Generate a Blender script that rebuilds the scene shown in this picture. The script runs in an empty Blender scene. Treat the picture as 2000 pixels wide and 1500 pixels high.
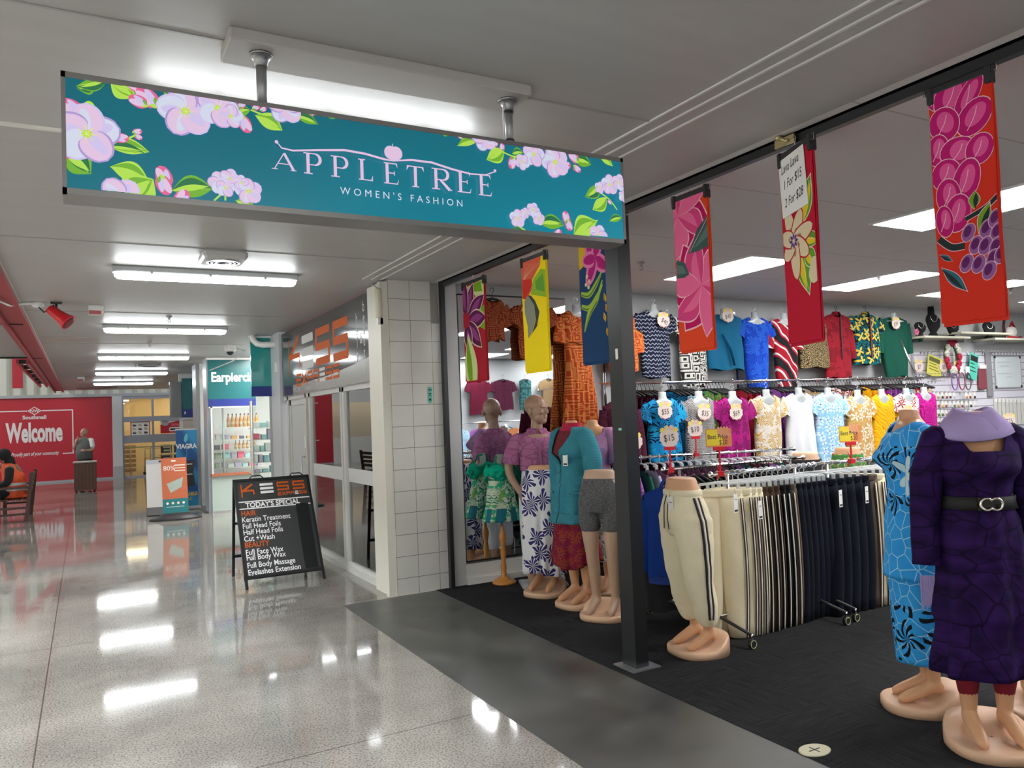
import bpy, math, random
from mathutils import Vector, Matrix, Euler
random.seed(7)
PI = math.pi
SC = bpy.context.scene
COL = SC.collection

# ------------------------------------------------------------------ camera
FPX = 1510.0
CAM_H = 1.65
_A = Vector((165 - 1000, -(843 - 750), -FPX)); _B = Vector((3750 - 1000, -(700 - 750), -FPX))
_Y = _A.normalized(); _X = (_B - _Y * _B.dot(_Y)).normalized(); _Z = _X.cross(_Y)
ROT = Matrix((_X, _Y, _Z))                     # camera space -> world
cam_d = bpy.data.cameras.new('camera'); cam = bpy.data.objects.new('camera', cam_d); COL.objects.link(cam)
cam_d.sensor_width = 36; cam_d.lens = 36 * FPX / 2000; cam_d.clip_start = .05; cam_d.clip_end = 200
cam.matrix_world = Matrix.Translation((0, 0, CAM_H)) @ ROT.to_4x4()
SC.camera = cam

def ray(px, py): return ROT @ Vector((px - 1000, -(py - 750), -FPX))
def on_z(px, py, z):
    d = ray(px, py); return Vector((0, 0, CAM_H)) + d * ((z - CAM_H) / d.z)
def on_x(px, py, x):
    d = ray(px, py); return Vector((0, 0, CAM_H)) + d * (x / d.x)
def on_y(px, py, y):
    d = ray(px, py); return Vector((0, 0, CAM_H)) + d * (y / d.y)

# ------------------------------------------------------------------ world, exposure
w = bpy.data.worlds.new('world'); SC.world = w; w.use_nodes = True
w.node_tree.nodes['Background'].inputs[0].default_value = (.80, .84, .90, 1)
w.node_tree.nodes['Background'].inputs[1].default_value = .8
SC.view_settings.view_transform = 'Standard'; SC.view_settings.look = 'None'
SC.view_settings.exposure = 0.75; SC.view_settings.gamma = 1.0
TUBE_E = 15.0      # fluorescent battens
PANEL_E = 13.0      # shop ceiling panels
ROOF_FILL_E = 12.0        # added fill panels over the mall void
CZ = 2.975

# ------------------------------------------------------------------ materials
MATS = {}
def mat(name, col=(.5, .5, .5), rough=.6, metal=0., emit=None, es=1., spec=.5, trans=0., alpha=1., coat=0., sheen=0.):
    if name in MATS: return MATS[name]
    m = bpy.data.materials.new(name); m.use_nodes = True
    b = m.node_tree.nodes['Principled BSDF']
    b.inputs['Base Color'].default_value = (*col, 1); b.inputs['Roughness'].default_value = rough
    b.inputs['Metallic'].default_value = metal; b.inputs['Specular IOR Level'].default_value = spec
    b.inputs['Transmission Weight'].default_value = trans; b.inputs['Alpha'].default_value = alpha
    b.inputs['Coat Weight'].default_value = coat; b.inputs['Sheen Weight'].default_value = sheen
    if emit is not None:
        b.inputs['Emission Color'].default_value = (*emit, 1); b.inputs['Emission Strength'].default_value = es
    MATS[name] = m; return m

class NT:
    def __init__(s, m): s.m = m; s.t = m.node_tree; s.b = s.t.nodes['Principled BSDF']
    def n(s, typ, ins=None, **kw):
        nd = s.t.nodes.new(typ)
        for k, v in kw.items(): setattr(nd, k, v)
        for k, v in (ins or {}).items(): s.set(nd.inputs[k], v)
        return nd
    def set(s, sock, v):
        if isinstance(v, bpy.types.NodeSocket): s.t.links.new(v, sock)
        elif isinstance(v, bpy.types.Node): s.t.links.new(v.outputs[0], sock)
        else:
            if hasattr(sock.default_value, '__len__') and len(sock.default_value) == 4 and len(v) == 3: v = (*v, 1)
            sock.default_value = v
    def math(s, op, a, b=0., c=0.):
        nd = s.t.nodes.new('ShaderNodeMath'); nd.operation = op
        for i, v in enumerate((a, b, c)): s.set(nd.inputs[i], v)
        return nd.outputs[0]
    def mix(s, f, a, b):
        nd = s.t.nodes.new('ShaderNodeMix'); nd.data_type = 'RGBA'
        s.set(nd.inputs[0], f); s.set(nd.inputs[6], a); s.set(nd.inputs[7], b); return nd.outputs[2]
    def ramp(s, f, stops, const=False):
        nd = s.t.nodes.new('ShaderNodeValToRGB'); s.set(nd.inputs[0], f)
        if const: nd.color_ramp.interpolation = 'CONSTANT'
        e = nd.color_ramp.elements
        while len(e) < len(stops): e.new(.5)
        for el, (p, c) in zip(e, stops): el.position = p; el.color = (*c, 1)
        return nd.outputs[0]
    def base(s, v): s.set(s.b.inputs['Base Color'], v)
    def bump(s, h, strength=.3, dist=.01):
        nd = s.n('ShaderNodeBump', {'Height': h, 'Strength': strength, 'Distance': dist}); s.t.links.new(nd.outputs[0], s.b.inputs['Normal'])
    def coord(s, k=.6):
        """fabric coordinates: (x + k*y, z) of the object's own space"""
        tc = s.n('ShaderNodeTexCoord'); sp = s.n('ShaderNodeSeparateXYZ', {0: tc.outputs['Object']})
        x = s.math('ADD', sp.outputs[0], s.math('MULTIPLY', sp.outputs[1], k))
        c = s.n('ShaderNodeCombineXYZ', {0: x, 1: sp.outputs[2]}); return c.outputs[0], x, sp.outputs[2]
    def scaled(s, v, k):
        nd = s.n('ShaderNodeVectorMath', {0: v}, operation='SCALE'); s.set(nd.inputs[3], k); return nd.outputs[0]

def flower_mask(N, p, scale, n, size, depth=.45, rnd=.8):
    q = N.scaled(p, scale)
    v = N.n('ShaderNodeTexVoronoi', {'Vector': q, 'Scale': 1., 'Randomness': rnd}, voronoi_dimensions='2D')
    d = N.n('ShaderNodeVectorMath', {0: q, 1: v.outputs['Position']}, operation='SUBTRACT')
    sp = N.n('ShaderNodeSeparateXYZ', {0: d.outputs[0]})
    cs = N.n('ShaderNodeSeparateXYZ', {0: v.outputs['Color']})
    th = N.math('ADD', N.math('ARCTAN2', sp.outputs[1], sp.outputs[0]), N.math('MULTIPLY', cs.outputs[0], 6.))
    lim = N.math('MULTIPLY', N.math('ADD', N.math('MULTIPLY', N.math('COSINE', N.math('MULTIPLY', th, n)), depth), 1 - depth), size)
    r = v.outputs['Distance']
    return N.math('LESS_THAN', r, lim), N.math('LESS_THAN', r, size * .17), cs.outputs[1], r, th

def fabric(name, kind='plain', cols=((.5, .5, .5),), scale=10., rough=.85, p1=None, p2=None, k=.6):
    """procedural cloth: the print is part of the fabric itself"""
    if name in MATS: return MATS[name]
    m = mat(name, cols[0], rough, spec=.18); N = NT(m); p, x, z = N.coord(k)
    c = cols
    def noise(sc, det=2., dist=0.): return N.n('ShaderNodeTexNoise', {'Vector': p, 'Scale': sc, 'Detail': det, 'Distortion': dist}).outputs[0]
    if kind == 'plain':
        f = noise(scale); N.base(N.mix(N.math('MULTIPLY', f, .35), c[0], tuple(v * .75 for v in c[0])))
    elif kind == 'blob':
        f = noise(scale, 3., p1 or 2.5); n = len(c)
        th = [0.] + [.40 + .22 * (i + .0) / max(1, n - 2) for i in range(n - 1)]
        N.base(N.ramp(f, list(zip(th, c)), True))
    elif kind == 'crack':
        v = N.n('ShaderNodeTexVoronoi', {'Vector': p, 'Scale': scale}, voronoi_dimensions='2D', feature='DISTANCE_TO_EDGE')
        f = N.math('LESS_THAN', v.outputs['Distance'], p1 or .05)
        bgc = c[0] if len(c) < 3 else N.ramp(noise(scale * .5, 2., 2.), [(0, c[0]), (.52, c[2])], True)
        N.base(N.mix(f, bgc, c[1]))
    elif kind == 'flower':          # base, petals, centre, (second ground, vein)
        bgc = c[0]
        if len(c) > 3:
            bgc = N.ramp(noise(scale * 1.8, 3., 3.), [(0, c[0]), (.5, c[3])], True)
        a, b, rr, r, th = flower_mask(N, p, scale, p1 or 5., p2 or .55)
        v = N.mix(a, bgc, c[1]); N.base(N.mix(b, v, c[2]))
    elif kind == 'frond':           # radial leaf fans
        a, b, rr, r, th = flower_mask(N, p, scale, 4., .62, .25)
        st = N.math('GREATER_THAN', N.math('SINE', N.math('ADD', N.math('MULTIPLY', th, p1 or 14.), N.math('MULTIPLY', r, 5.))), p2 or -.1)
        bgc = c[0]
        if len(c) > 2: bgc = N.ramp(noise(scale * 1.5, 3., 2.), [(0, c[0]), (.52, c[2])], True)
        N.base(N.mix(N.math('MULTIPLY', a, st), bgc, c[1]))
    elif kind == 'tapa':            # carved geometric bands and leaf curls
        q = N.scaled(p, scale)
        v = N.n('ShaderNodeTexVoronoi', {'Vector': q, 'Scale': 1., 'Randomness': .75}, voronoi_dimensions='2D', distance='CHEBYCHEV')
        s1 = N.math('SINE', N.math('MULTIPLY', v.outputs['Distance'], p1 or 28.))
        wv = N.math('SINE', N.math('ADD', N.math('MULTIPLY', noise(scale * .9, 1., 1.), 60.), N.math('MULTIPLY', z, 14.)))
        sel = N.math('GREATER_THAN', noise(scale * .35), .5)
        f = N.n('ShaderNodeMix', {0: sel, 2: s1, 3: wv}).outputs[0]
        N.base(N.mix(N.math('GREATER_THAN', f, .15), c[0], c[1]))
    elif kind == 'zig':
        ab = N.math('ABSOLUTE', N.math('SUBTRACT', N.math('FRACT', N.math('MULTIPLY', x, scale)), .5))
        f = N.math('SINE', N.math('ADD', N.math('MULTIPLY', z, p1 or 160.), N.math('ADD', N.math('MULTIPLY', ab, 6.), N.math('MULTIPLY', noise(9.), 8.))))
        g = N.math('GREATER_THAN', f, p2 or .75); N.base(N.mix(g, c[0], c[1]))
    elif kind == 'bands':           # horizontal bands of small motifs
        z1 = N.math('MULTIPLY', z, scale); idx = N.math('FLOOR', z1)
        xs = N.math('FRACT', N.math('MULTIPLY', x, scale * 1.5)); zs = N.math('FRACT', z1)
        dm = N.math('ADD', N.math('ABSOLUTE', N.math('SUBTRACT', xs, .5)), N.math('ABSOLUTE', N.math('SUBTRACT', zs, .5)))
        f = N.math('SINE', N.math('MULTIPLY', dm, p1 or 18.))
        g = N.math('GREATER_THAN', f, 0.)
        odd = N.math('LESS_THAN', N.math('FRACT', N.math('MULTIPLY', idx, .3334)), .2)
        N.base(N.mix(g, c[0], N.mix(odd, c[1], c[2])))
    elif kind == 'wave':
        wv = N.n('ShaderNodeTexWave', {'Vector': p, 'Scale': scale, 'Distortion': p1 or 6., 'Detail': 2., 'Detail Scale': 1.2}, bands_direction='DIAGONAL')
        n = len(c); N.base(N.ramp(wv.outputs[0], [(i / n, cc) for i, cc in enumerate(c)], True))
    elif kind == 'facet':
        nz = N.n('ShaderNodeTexNoise', {'Vector': p, 'Scale': 3., 'Detail': 0.})
        q = N.n('ShaderNodeVectorMath', {0: p, 1: N.scaled(nz.outputs[1], .25)}, operation='ADD').outputs[0]
        v = N.n('ShaderNodeTexVoronoi', {'Vector': q, 'Scale': scale}, voronoi_dimensions='2D', distance='MANHATTAN', feature='F1')
        w2 = N.n('ShaderNodeTexVoronoi', {'Vector': q, 'Scale': scale * .8}, voronoi_dimensions='2D', feature='DISTANCE_TO_EDGE')
        cs = N.n('ShaderNodeSeparateXYZ', {0: v.outputs['Color']})
        f = N.math('MULTIPLY', v.outputs['Distance'], 1.0)
        base = N.mix(f, c[0], c[1])
        N.base(N.mix(N.n('ShaderNodeMapRange', {0: w2.outputs['Distance'], 1: 0., 2: .06, 3: .85, 4: 0.}).outputs[0], base, c[2]))
    elif kind == 'leopard':
        v = N.n('ShaderNodeTexVoronoi', {'Vector': p, 'Scale': scale}, voronoi_dimensions='2D')
        f = N.math('MULTIPLY', N.math('GREATER_THAN', v.outputs['Distance'], .22), N.math('GREATER_THAN', noise(scale * 1.3), .47))
        N.base(N.mix(f, c[0], c[1]))
    elif kind == 'knit':
        s = N.math('SINE', N.math('MULTIPLY', x, scale)); s2 = N.math('SINE', N.math('ADD', N.math('MULTIPLY', z, scale * 1.6), N.math('MULTIPLY', s, 2.)))
        cab = N.math('SINE', N.math('ADD', N.math('MULTIPLY', x, scale * .22), N.math('SINE', N.math('MULTIPLY', z, scale * .25))))
        h = N.math('ADD', N.math('MULTIPLY', N.math('MULTIPLY', s, s2), .5), N.math('MULTIPLY', cab, 1.2))
        N.base(N.mix(N.n('ShaderNodeMapRange', {0: s2, 1: -1., 2: 1., 3: 0., 4: .3}).outputs[0], c[0], tuple(v * .7 for v in c[0])))
        N.bump(h, .7, .004); return m
    elif kind == 'marl':
        nz = N.n('ShaderNodeTexNoise', {'Vector': N.n('ShaderNodeMapping', {0: p, 3: (1, 6, 1)}).outputs[0], 'Scale': scale, 'Detail': 3.})
        N.base(N.ramp(nz.outputs[0], [(.35, c[0]), (.65, c[1])]))
    fine = N.n('ShaderNodeTexNoise', {'Vector': p, 'Scale': 9., 'Detail': 3.})
    N.bump(fine.outputs[0], .35, .02)
    return m

# ------------------------------------------------------------------ mesh building
class MB:
    def __init__(s): s.v = []; s.f = []; s.m = []; s.sm = []
    def add(s, vs, fs, mi=0, smooth=False):
        o = len(s.v); s.v += [tuple(v) for v in vs]
        for f in fs: s.f.append(tuple(i + o for i in f)); s.m.append(mi); s.sm.append(smooth)
        return s
    def box(s, x0, x1, y0, y1, z0, z1, mi=0):
        vs = [(x, y, z) for z in (z0, z1) for y in (y0, y1) for x in (x0, x1)]
        return s.add(vs, [(0, 2, 3, 1), (4, 5, 7, 6), (0, 1, 5, 4), (2, 6, 7, 3), (0, 4, 6, 2), (1, 3, 7, 5)], mi)
    def bbox(s, x0, x1, y0, y1, z0, z1, b=.01, mi=0):
        """box with chamfered vertical and top edges"""
        def ring(i, z):
            X0, X1, Y0, Y1 = x0 + i, x1 - i, y0 + i, y1 - i; c = b
            return [(X0 + c, Y0, z), (X1 - c, Y0, z), (X1, Y0 + c, z), (X1, Y1 - c, z), (X1 - c, Y1, z), (X0 + c, Y1, z), (X0, Y1 - c, z), (X0, Y0 + c, z)]
        return s.loft([ring(b * .7, z0), ring(0, z0 + b), ring(0, z1 - b), ring(b * .7, z1)], mi=mi, smooth=False)
    def mbox(s, M, x0, x1, y0, y1, z0, z1, mi=0):
        t = MB().box(x0, x1, y0, y1, z0, z1); return s.add([M @ Vector(v) for v in t.v], t.f, mi)
    def merge(s, o, M=None, mi=None):
        k = len(s.v); s.v += [tuple(M @ Vector(v)) for v in o.v] if M else o.v
        for f, m, q in zip(o.f, o.m, o.sm): s.f.append(tuple(i + k for i in f)); s.m.append(m if mi is None else mi); s.sm.append(q)
        return s
    def loft(s, rings, cap0=True, cap1=True, mi=0, smooth=True, closed=True):
        o = len(s.v); n = len(rings[0])
        for r in rings: s.v += [tuple(p) for p in r]
        for i in range(len(rings) - 1):
            for j in range(n if closed else n - 1):
                a = o + i * n + j; b = o + i * n + (j + 1) % n
                s.f.append((a, b, b + n, a + n)); s.m.append(mi); s.sm.append(smooth)
        if cap0: s.f.append(tuple(o + j for j in reversed(range(n)))); s.m.append(mi); s.sm.append(False)
        if cap1: s.f.append(tuple(o + (len(rings) - 1) * n + j for j in range(n))); s.m.append(mi); s.sm.append(False)
        return s
    def tube(s, pts, r, seg=8, caps=True, mi=0, flat=1.):
        """sweep of a (slightly flattened) circle along points; r may be a list"""
        pts = [Vector(p) for p in pts]; n = len(pts); rs = r if isinstance(r, (list, tuple)) else [r] * n
        rings = []; up = None
        for i, p in enumerate(pts):
            t = (pts[min(i + 1, n - 1)] - pts[max(i - 1, 0)]).normalized()
            if up is None:
                up = Vector((0, 0, 1)) if abs(t.z) < .9 else Vector((0, 1, 0))
            a = t.cross(up)
            if a.length < 1e-5: a = t.orthogonal()
            a.normalize(); b = a.cross(t).normalized(); up = b
            ra, rb = (rs[i] if isinstance(rs[i], (list, tuple)) else (rs[i], rs[i] * flat))
            rings.append([p + a * math.cos(2 * PI * j / seg) * ra + b * math.sin(2 * PI * j / seg) * rb for j in range(seg)])
        return s.loft(rings, caps, caps, mi)
    def limb(s, pts, rs, seg=14, mi=0):
        """tapered limb with rounded ends, smooth through its joints"""
        P = [Vector(p) for p in pts]; Q = []; R = []
        for i in range(len(P) - 1):
            p0 = P[max(i - 1, 0)]; p1 = P[i]; p2 = P[i + 1]; p3 = P[min(i + 2, len(P) - 1)]
            for k in range(4):
                t = k / 4
                Q.append(.5 * ((2 * p1) + (p2 - p0) * t + (2 * p0 - 5 * p1 + 4 * p2 - p3) * t * t + (3 * p1 - p0 - 3 * p2 + p3) * t ** 3))
                R.append(rs[i] * (1 - t) + rs[i + 1] * t)
        Q.append(P[-1]); R.append(rs[-1])
        d0 = (Q[0] - Q[1]).normalized(); d1 = (Q[-1] - Q[-2]).normalized()
        Q = [Q[0] + d0 * R[0] * .7, Q[0] + d0 * R[0] * .45] + Q + [Q[-1] + d1 * R[-1] * .45, Q[-1] + d1 * R[-1] * .7]
        R = [R[0] * .25, R[0] * .8] + R + [R[-1] * .8, R[-1] * .25]
        return s.tube(Q, R, seg, True, mi)
    def cyl(s, c, r, h, seg=16, mi=0, r2=None, axis='z'):
        r2 = r if r2 is None else r2; c = Vector(c)
        def P(a, rr, t):
            x, y = math.cos(a) * rr, math.sin(a) * rr
            return c + (Vector((x, y, t)) if axis == 'z' else Vector((t, x, y)) if axis == 'x' else Vector((x, t, y)))
        return s.loft([[P(2 * PI * j / seg, r, 0) for j in range(seg)], [P(2 * PI * j / seg, r2, h) for j in range(seg)]], mi=mi)
    def lathe(s, prof, c=(0, 0, 0), seg=20, mi=0, sy=1.):
        c = Vector(c)
        return s.loft([[c + Vector((math.cos(2 * PI * j / seg) * r, math.sin(2 * PI * j / seg) * r * sy, z)) for j in range(seg)] for r, z in prof], mi=mi)
    def ball(s, c, rx, ry=None, rz=None, seg=16, rings=10, mi=0):
        ry = rx if ry is None else ry; rz = rx if rz is None else rz; c = Vector(c)
        R = []
        for i in range(rings + 1):
            a = -PI / 2 + PI * i / rings; k = max(math.cos(a), .02)
            R.append([c + Vector((math.cos(2 * PI * j / seg) * rx * k, math.sin(2 * PI * j / seg) * ry * k, math.sin(a) * rz)) for j in range(seg)])
        return s.loft(R, mi=mi)
    def build(s, name, mats, parent=None, loc=None, smooth=None):
        me = bpy.data.meshes.new(name); me.from_pydata(s.v, [], s.f)
        for m in (mats if isinstance(mats, (list, tuple)) else [mats]): me.materials.append(m)
        me.polygons.foreach_set('material_index', s.m)
        me.polygons.foreach_set('use_smooth', s.sm if smooth is None else [smooth] * len(s.f)); me.update()
        o = bpy.data.objects.new(name, me); COL.objects.link(o)
        if parent: o.parent = parent
        if loc is not None: o.location = loc
        return o

def bake(o):
    """apply an object's modifiers into its mesh"""
    dg = bpy.context.evaluated_depsgraph_get(); me = bpy.data.meshes.new_from_object(o.evaluated_get(dg))
    old = o.data; o.modifiers.clear(); o.data = me; bpy.data.meshes.remove(old)
    me.polygons.foreach_set('use_smooth', [True] * len(me.polygons)); return o
def blob(mb, name, m, parent=None, voxel=.009, it=5):
    """melt overlapping closed shapes into one continuous surface"""
    o = mb.build(name, m, parent)
    r = o.modifiers.new('r', 'REMESH'); r.mode = 'VOXEL'; r.voxel_size = voxel
    sm = o.modifiers.new('s', 'SMOOTH'); sm.iterations = it; sm.factor = .5
    bake(o)
    if not o.data.materials: o.data.materials.append(m)
    return o
def bevel(o, wd=.004, seg=2):
    b = o.modifiers.new('b', 'BEVEL'); b.width = wd; b.segments = seg; b.limit_method = 'ANGLE'; return o
def solid(o, t=.004):
    b = o.modifiers.new('t', 'SOLIDIFY'); b.thickness = t; b.offset = 0; return o

def tag(o, label=None, cat=None, group=None, kind=None):
    if label: o['label'] = label
    if cat: o['category'] = cat
    if group: o['group'] = group
    if kind: o['kind'] = kind
    return o
def struct(name, mb, m): return tag(mb.build(name, m), kind='structure')
def thing(name, label, cat, loc=(0, 0, 0), rz=0., group=None):
    o = bpy.data.objects.new(name, None); COL.objects.link(o); o.location = loc; o.rotation_euler = (0, 0, rz)
    return tag(o, label, cat, group)
def copy_tree(o, parent=None):
    c = o.copy(); COL.objects.link(c)
    if parent: c.parent = parent
    for ch in [q for q in o.children]: copy_tree(ch, c)
    return c
def dup(o, label, loc=None, rz=None, group=None, mats=None):
    c = copy_tree(o); c['label'] = label
    if loc is not None: c.location = loc
    if rz is not None: c.rotation_euler = (0, 0, rz)
    if group: c['group'] = group
    return c

# ------------------------------------------------------------------ flat artwork and lettering
def frame(origin, ux, uy):
    ux = Vector(ux).normalized(); uy = Vector(uy).normalized(); n = ux.cross(uy)
    M = Matrix.Identity(4)
    for i in range(3): M[i][0] = ux[i]; M[i][1] = uy[i]; M[i][2] = n[i]; M[i][3] = origin[i]
    return M
def text_mb(s, size, M, mi=0, ax='LEFT', space=1., width=1., thick=0., shear=0., bold=0.):
    cu = bpy.data.curves.new('t', 'FONT'); cu.body = s; cu.size = size; cu.align_x = ax; cu.space_character = space
    cu.shear = shear; cu.offset = bold; cu.resolution_u = 3; cu.fill_mode = 'FRONT'
    cu.extrude = thick
    if thick: cu.fill_mode = 'BOTH'
    o = bpy.data.objects.new('t', cu); COL.objects.link(o)
    dg = bpy.context.evaluated_depsgraph_get(); me = bpy.data.meshes.new_from_object(o.evaluated_get(dg))
    mb = MB(); S = Matrix.Diagonal((width, 1, 1, 1))
    mb.add([M @ S @ v.co for v in me.vertices], [tuple(p.vertices) for p in me.polygons], mi)
    bpy.data.objects.remove(o); bpy.data.curves.remove(cu); bpy.data.meshes.remove(me)
    return mb
def clip(poly, x0, x1, y0, y1):
    def cut(P, ins, inter):
        out = []
        for i, b in enumerate(P):
            a = P[i - 1]
            if ins(b):
                if not ins(a): out.append(inter(a, b))
                out.append(b)
            elif ins(a): out.append(inter(a, b))
        return out
    for ax, lim, sg in ((0, x0, 1), (0, x1, -1), (1, y0, 1), (1, y1, -1)):
        if not poly: return poly
        ins = lambda p: sg * (p[ax] - lim) >= 0
        def inter(a, b):
            t = (lim - a[ax]) / (b[ax] - a[ax]); return (a[0] + (b[0] - a[0]) * t, a[1] + (b[1] - a[1]) * t)
        poly = cut(poly, ins, inter)
    return poly
class Art:
    """flat coloured shapes printed on a panel; 2D coordinates, y up"""
    def __init__(s, M, box=None, fn=None): s.M = M; s.mb = MB(); s.k = 0; s.box = box; s.fn = fn
    def poly(s, P, mi):
        s.k += 1
        if s.box: P = clip(P, *s.box)
        if len(P) < 3: return s
        a = sum(P[i - 1][0] * P[i][1] - P[i][0] * P[i - 1][1] for i in range(len(P)))
        if abs(a) < 1e-9: return s
        if a < 0: P = P[::-1]
        z = .0004 + s.k * .00002
        vs = [s.M @ Vector((p[0], p[1], z)) for p in P]
        s.mb.add(vs, [tuple(range(len(P)))], mi); return s
    def stroke(s, pts, wd, mi):
        if 3 <= len(pts) <= 6:          # curved strokes are smoothed through their points
            ww = list(wd) if isinstance(wd, (list, tuple)) else [wd] * len(pts); Q = []; Wq = []; n = len(pts)
            for i in range(n - 1):
                p0, p1, p2, p3 = (Vector(pts[max(i - 1, 0)][:2]), Vector(pts[i][:2]), Vector(pts[i + 1][:2]), Vector(pts[min(i + 2, n - 1)][:2]))
                for k in range(5):
                    t = k / 5; Q.append(.5 * ((2 * p1) + (p2 - p0) * t + (2 * p0 - 5 * p1 + 4 * p2 - p3) * t * t + (3 * p1 - p0 - 3 * p2 + p3) * t ** 3)); Wq.append(ww[i] * (1 - t) + ww[i + 1] * t)
            Q.append(Vector(pts[-1][:2])); Wq.append(ww[-1]); pts = Q; wd = Wq
        P = [Vector(p[:2]) for p in pts]; L = []; R = []
        ws = wd if isinstance(wd, (list, tuple)) else [wd] * len(P)
        for i, p in enumerate(P):
            t = (P[min(i + 1, len(P) - 1)] - P[max(i - 1, 0)]); t = t.normalized() if t.length else Vector((1, 0)); n = Vector((-t.y, t.x)) * ws[i] / 2
            L.append(tuple(p + n)); R.append(tuple(p - n))
        for i in range(len(P) - 1): s.poly([L[i], L[i + 1], R[i + 1], R[i]], mi); s.k -= 1
        s.k += 1; return s
    def oval(s, cx, cy, rx, ry, a=0, mi=0, n=20):
        c, q = math.cos(a), math.sin(a)
        return s.poly([(cx + c * rx * math.cos(t) - q * ry * math.sin(t), cy + q * rx * math.cos(t) + c * ry * math.sin(t)) for t in [2 * PI * i / n for i in range(n)]], mi)
    def petal(s, x, y, a, L, W, mi, tip=1., n=12, bend=0.):
        """petal from its root at x,y along angle a; tip<1 blunt, >1 pointed"""
        P = []
        def pt(t, sd):
            wd = W / 2 * (math.sin(PI * t ** (.75 if tip < 1 else 1.)) ** (1 / tip if tip < 1 else tip)) if 0 < t < 1 else 0
            if tip < 1: wd = W / 2 * math.sqrt(max(0, 1 - (2 * t ** .8 - 1) ** 2))
            b = bend * math.sin(PI * t) * L
            return (x + math.cos(a) * L * t - math.sin(a) * (sd * wd + b), y + math.sin(a) * L * t + math.cos(a) * (sd * wd + b))
        for i in range(n + 1): P.append(pt(i / n, 1))
        for i in range(n - 1, 0, -1): P.append(pt(i / n, -1))
        return s.poly(P, mi)
    def leaf(s, x, y, a, L, W, m1, m2, mo=None, bend=0.):
        if mo is not None:
            s.petal(x - math.cos(a) * L * .04, y - math.sin(a) * L * .04, a, L * 1.08, W * 1.12, mo, 1.2, bend=bend)
        s.petal(x, y, a, L, W, m1, 1.2, bend=bend)
        s.petal(x + math.sin(a) * W * .12, y - math.cos(a) * W * .12, a, L * .92, W * .45, m2, 1.2, bend=bend)
        return s
    def text(s, t, size, x, y, mi, ax='LEFT', width=1., space=1., shear=0., bold=0., rot=0.):
        s.k += 1
        s.mb.merge(text_mb(t, size, s.M @ Matrix.Translation((x, y, .0004 + s.k * .00002)) @ Matrix.Rotation(rot, 4, 'Z'), mi, ax, space, width, 0., shear, bold)); return s
    def rect(s, x0, y0, x1, y1, mi): return s.poly([(x0, y0), (x1, y0), (x1, y1), (x0, y1)], mi)
    def build(s, name, mats, parent=None): return s.mb.build(name, mats, parent, smooth=False)

def serif(A, ch, x, y, h, wd, mi):
    """roman capitals with slab feet, drawn as strokes"""
    T = h * .15; t = h * .05; sf = h * .05
    def V(px, th=T): A.rect(x + px - th / 2, y, x + px + th / 2, y + h, mi)
    def foot(px, top=False, hw=h * .17):
        yy = y + h - sf if top else y
        A.rect(x + px - hw, yy, x + px + hw, yy + sf, mi)
    def H(x0, x1, yy, th=t): A.rect(x + x0, y + yy - th / 2, x + x1, y + yy + th / 2, mi)
    def bowl(x0, y0, x1, y1):
        ym = (y0 + y1) / 2; rr = (y1 - y0) / 2
        pts = [(x0, y0 + t / 2)] + [(x1 - T * .3 - rr * .9 + math.cos(a) * rr * .9, ym + math.sin(a) * (rr - t / 2)) for a in [-PI / 2 + PI * i / 12 for i in range(13)]] + [(x0, y1 - t / 2)]
        ws = [t] + [t + (T - t) * math.cos(-PI / 2 + PI * i / 12) for i in range(13)] + [t]
        A.stroke([(x + p[0], y + p[1]) for p in pts], ws, mi)
    w = wd
    if ch == 'A':
        A.stroke([(x + .08 * w, y), (x + .5 * w, y + h)], t * 1.1, mi); A.stroke([(x + .5 * w, y + h * 1.0), (x + .9 * w, y)], T, mi)
        H(.24 * w, .76 * w, h * .36); foot(.1 * w); foot(.88 * w)
    elif ch in 'PR':
        V(.2 * w); foot(.2 * w, hw=h * .2); foot(.16 * w, True); bowl(.2 * w, h * .45 if ch == 'R' else h * .42, .92 * w, h)
        if ch == 'R': A.stroke([(x + .45 * w, y + h * .47), (x + .95 * w, y + t / 2)], [T * .8, T], mi); foot(.98 * w, hw=h * .1)
    elif ch == 'L': V(.25 * w); foot(.25 * w, True); H(.05 * w, .92 * w, t / 2); A.poly([(x + .92 * w, y), (x + .92 * w, y + h * .28), (x + .82 * w, y + t)], mi)
    elif ch == 'E':
        V(.22 * w); H(.03 * w, .85 * w, t / 2); H(.03 * w, .82 * w, h - t / 2); H(.2 * w, .66 * w, h * .52)
        A.poly([(x + .92 * w, y + h * .26), (x + .80 * w, y + t), (x + .85 * w, y)], mi); A.poly([(x + .85 * w, y + h * .78), (x + .74 * w, y + h - t), (x + .82 * w, y + h)], mi)
        A.rect(x + .63 * w, y + h * .42, x + .68 * w, y + h * .62, mi)
    elif ch == 'T':
        V(.5 * w); foot(.5 * w); H(.03 * w, .97 * w, h - t / 2)
        A.poly([(x + .03 * w, y + h), (x, y + h * .76), (x + .14 * w, y + h - t)], mi); A.poly([(x + .97 * w, y + h), (x + w, y + h * .76), (x + .86 * w, y + h - t)], mi)

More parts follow.
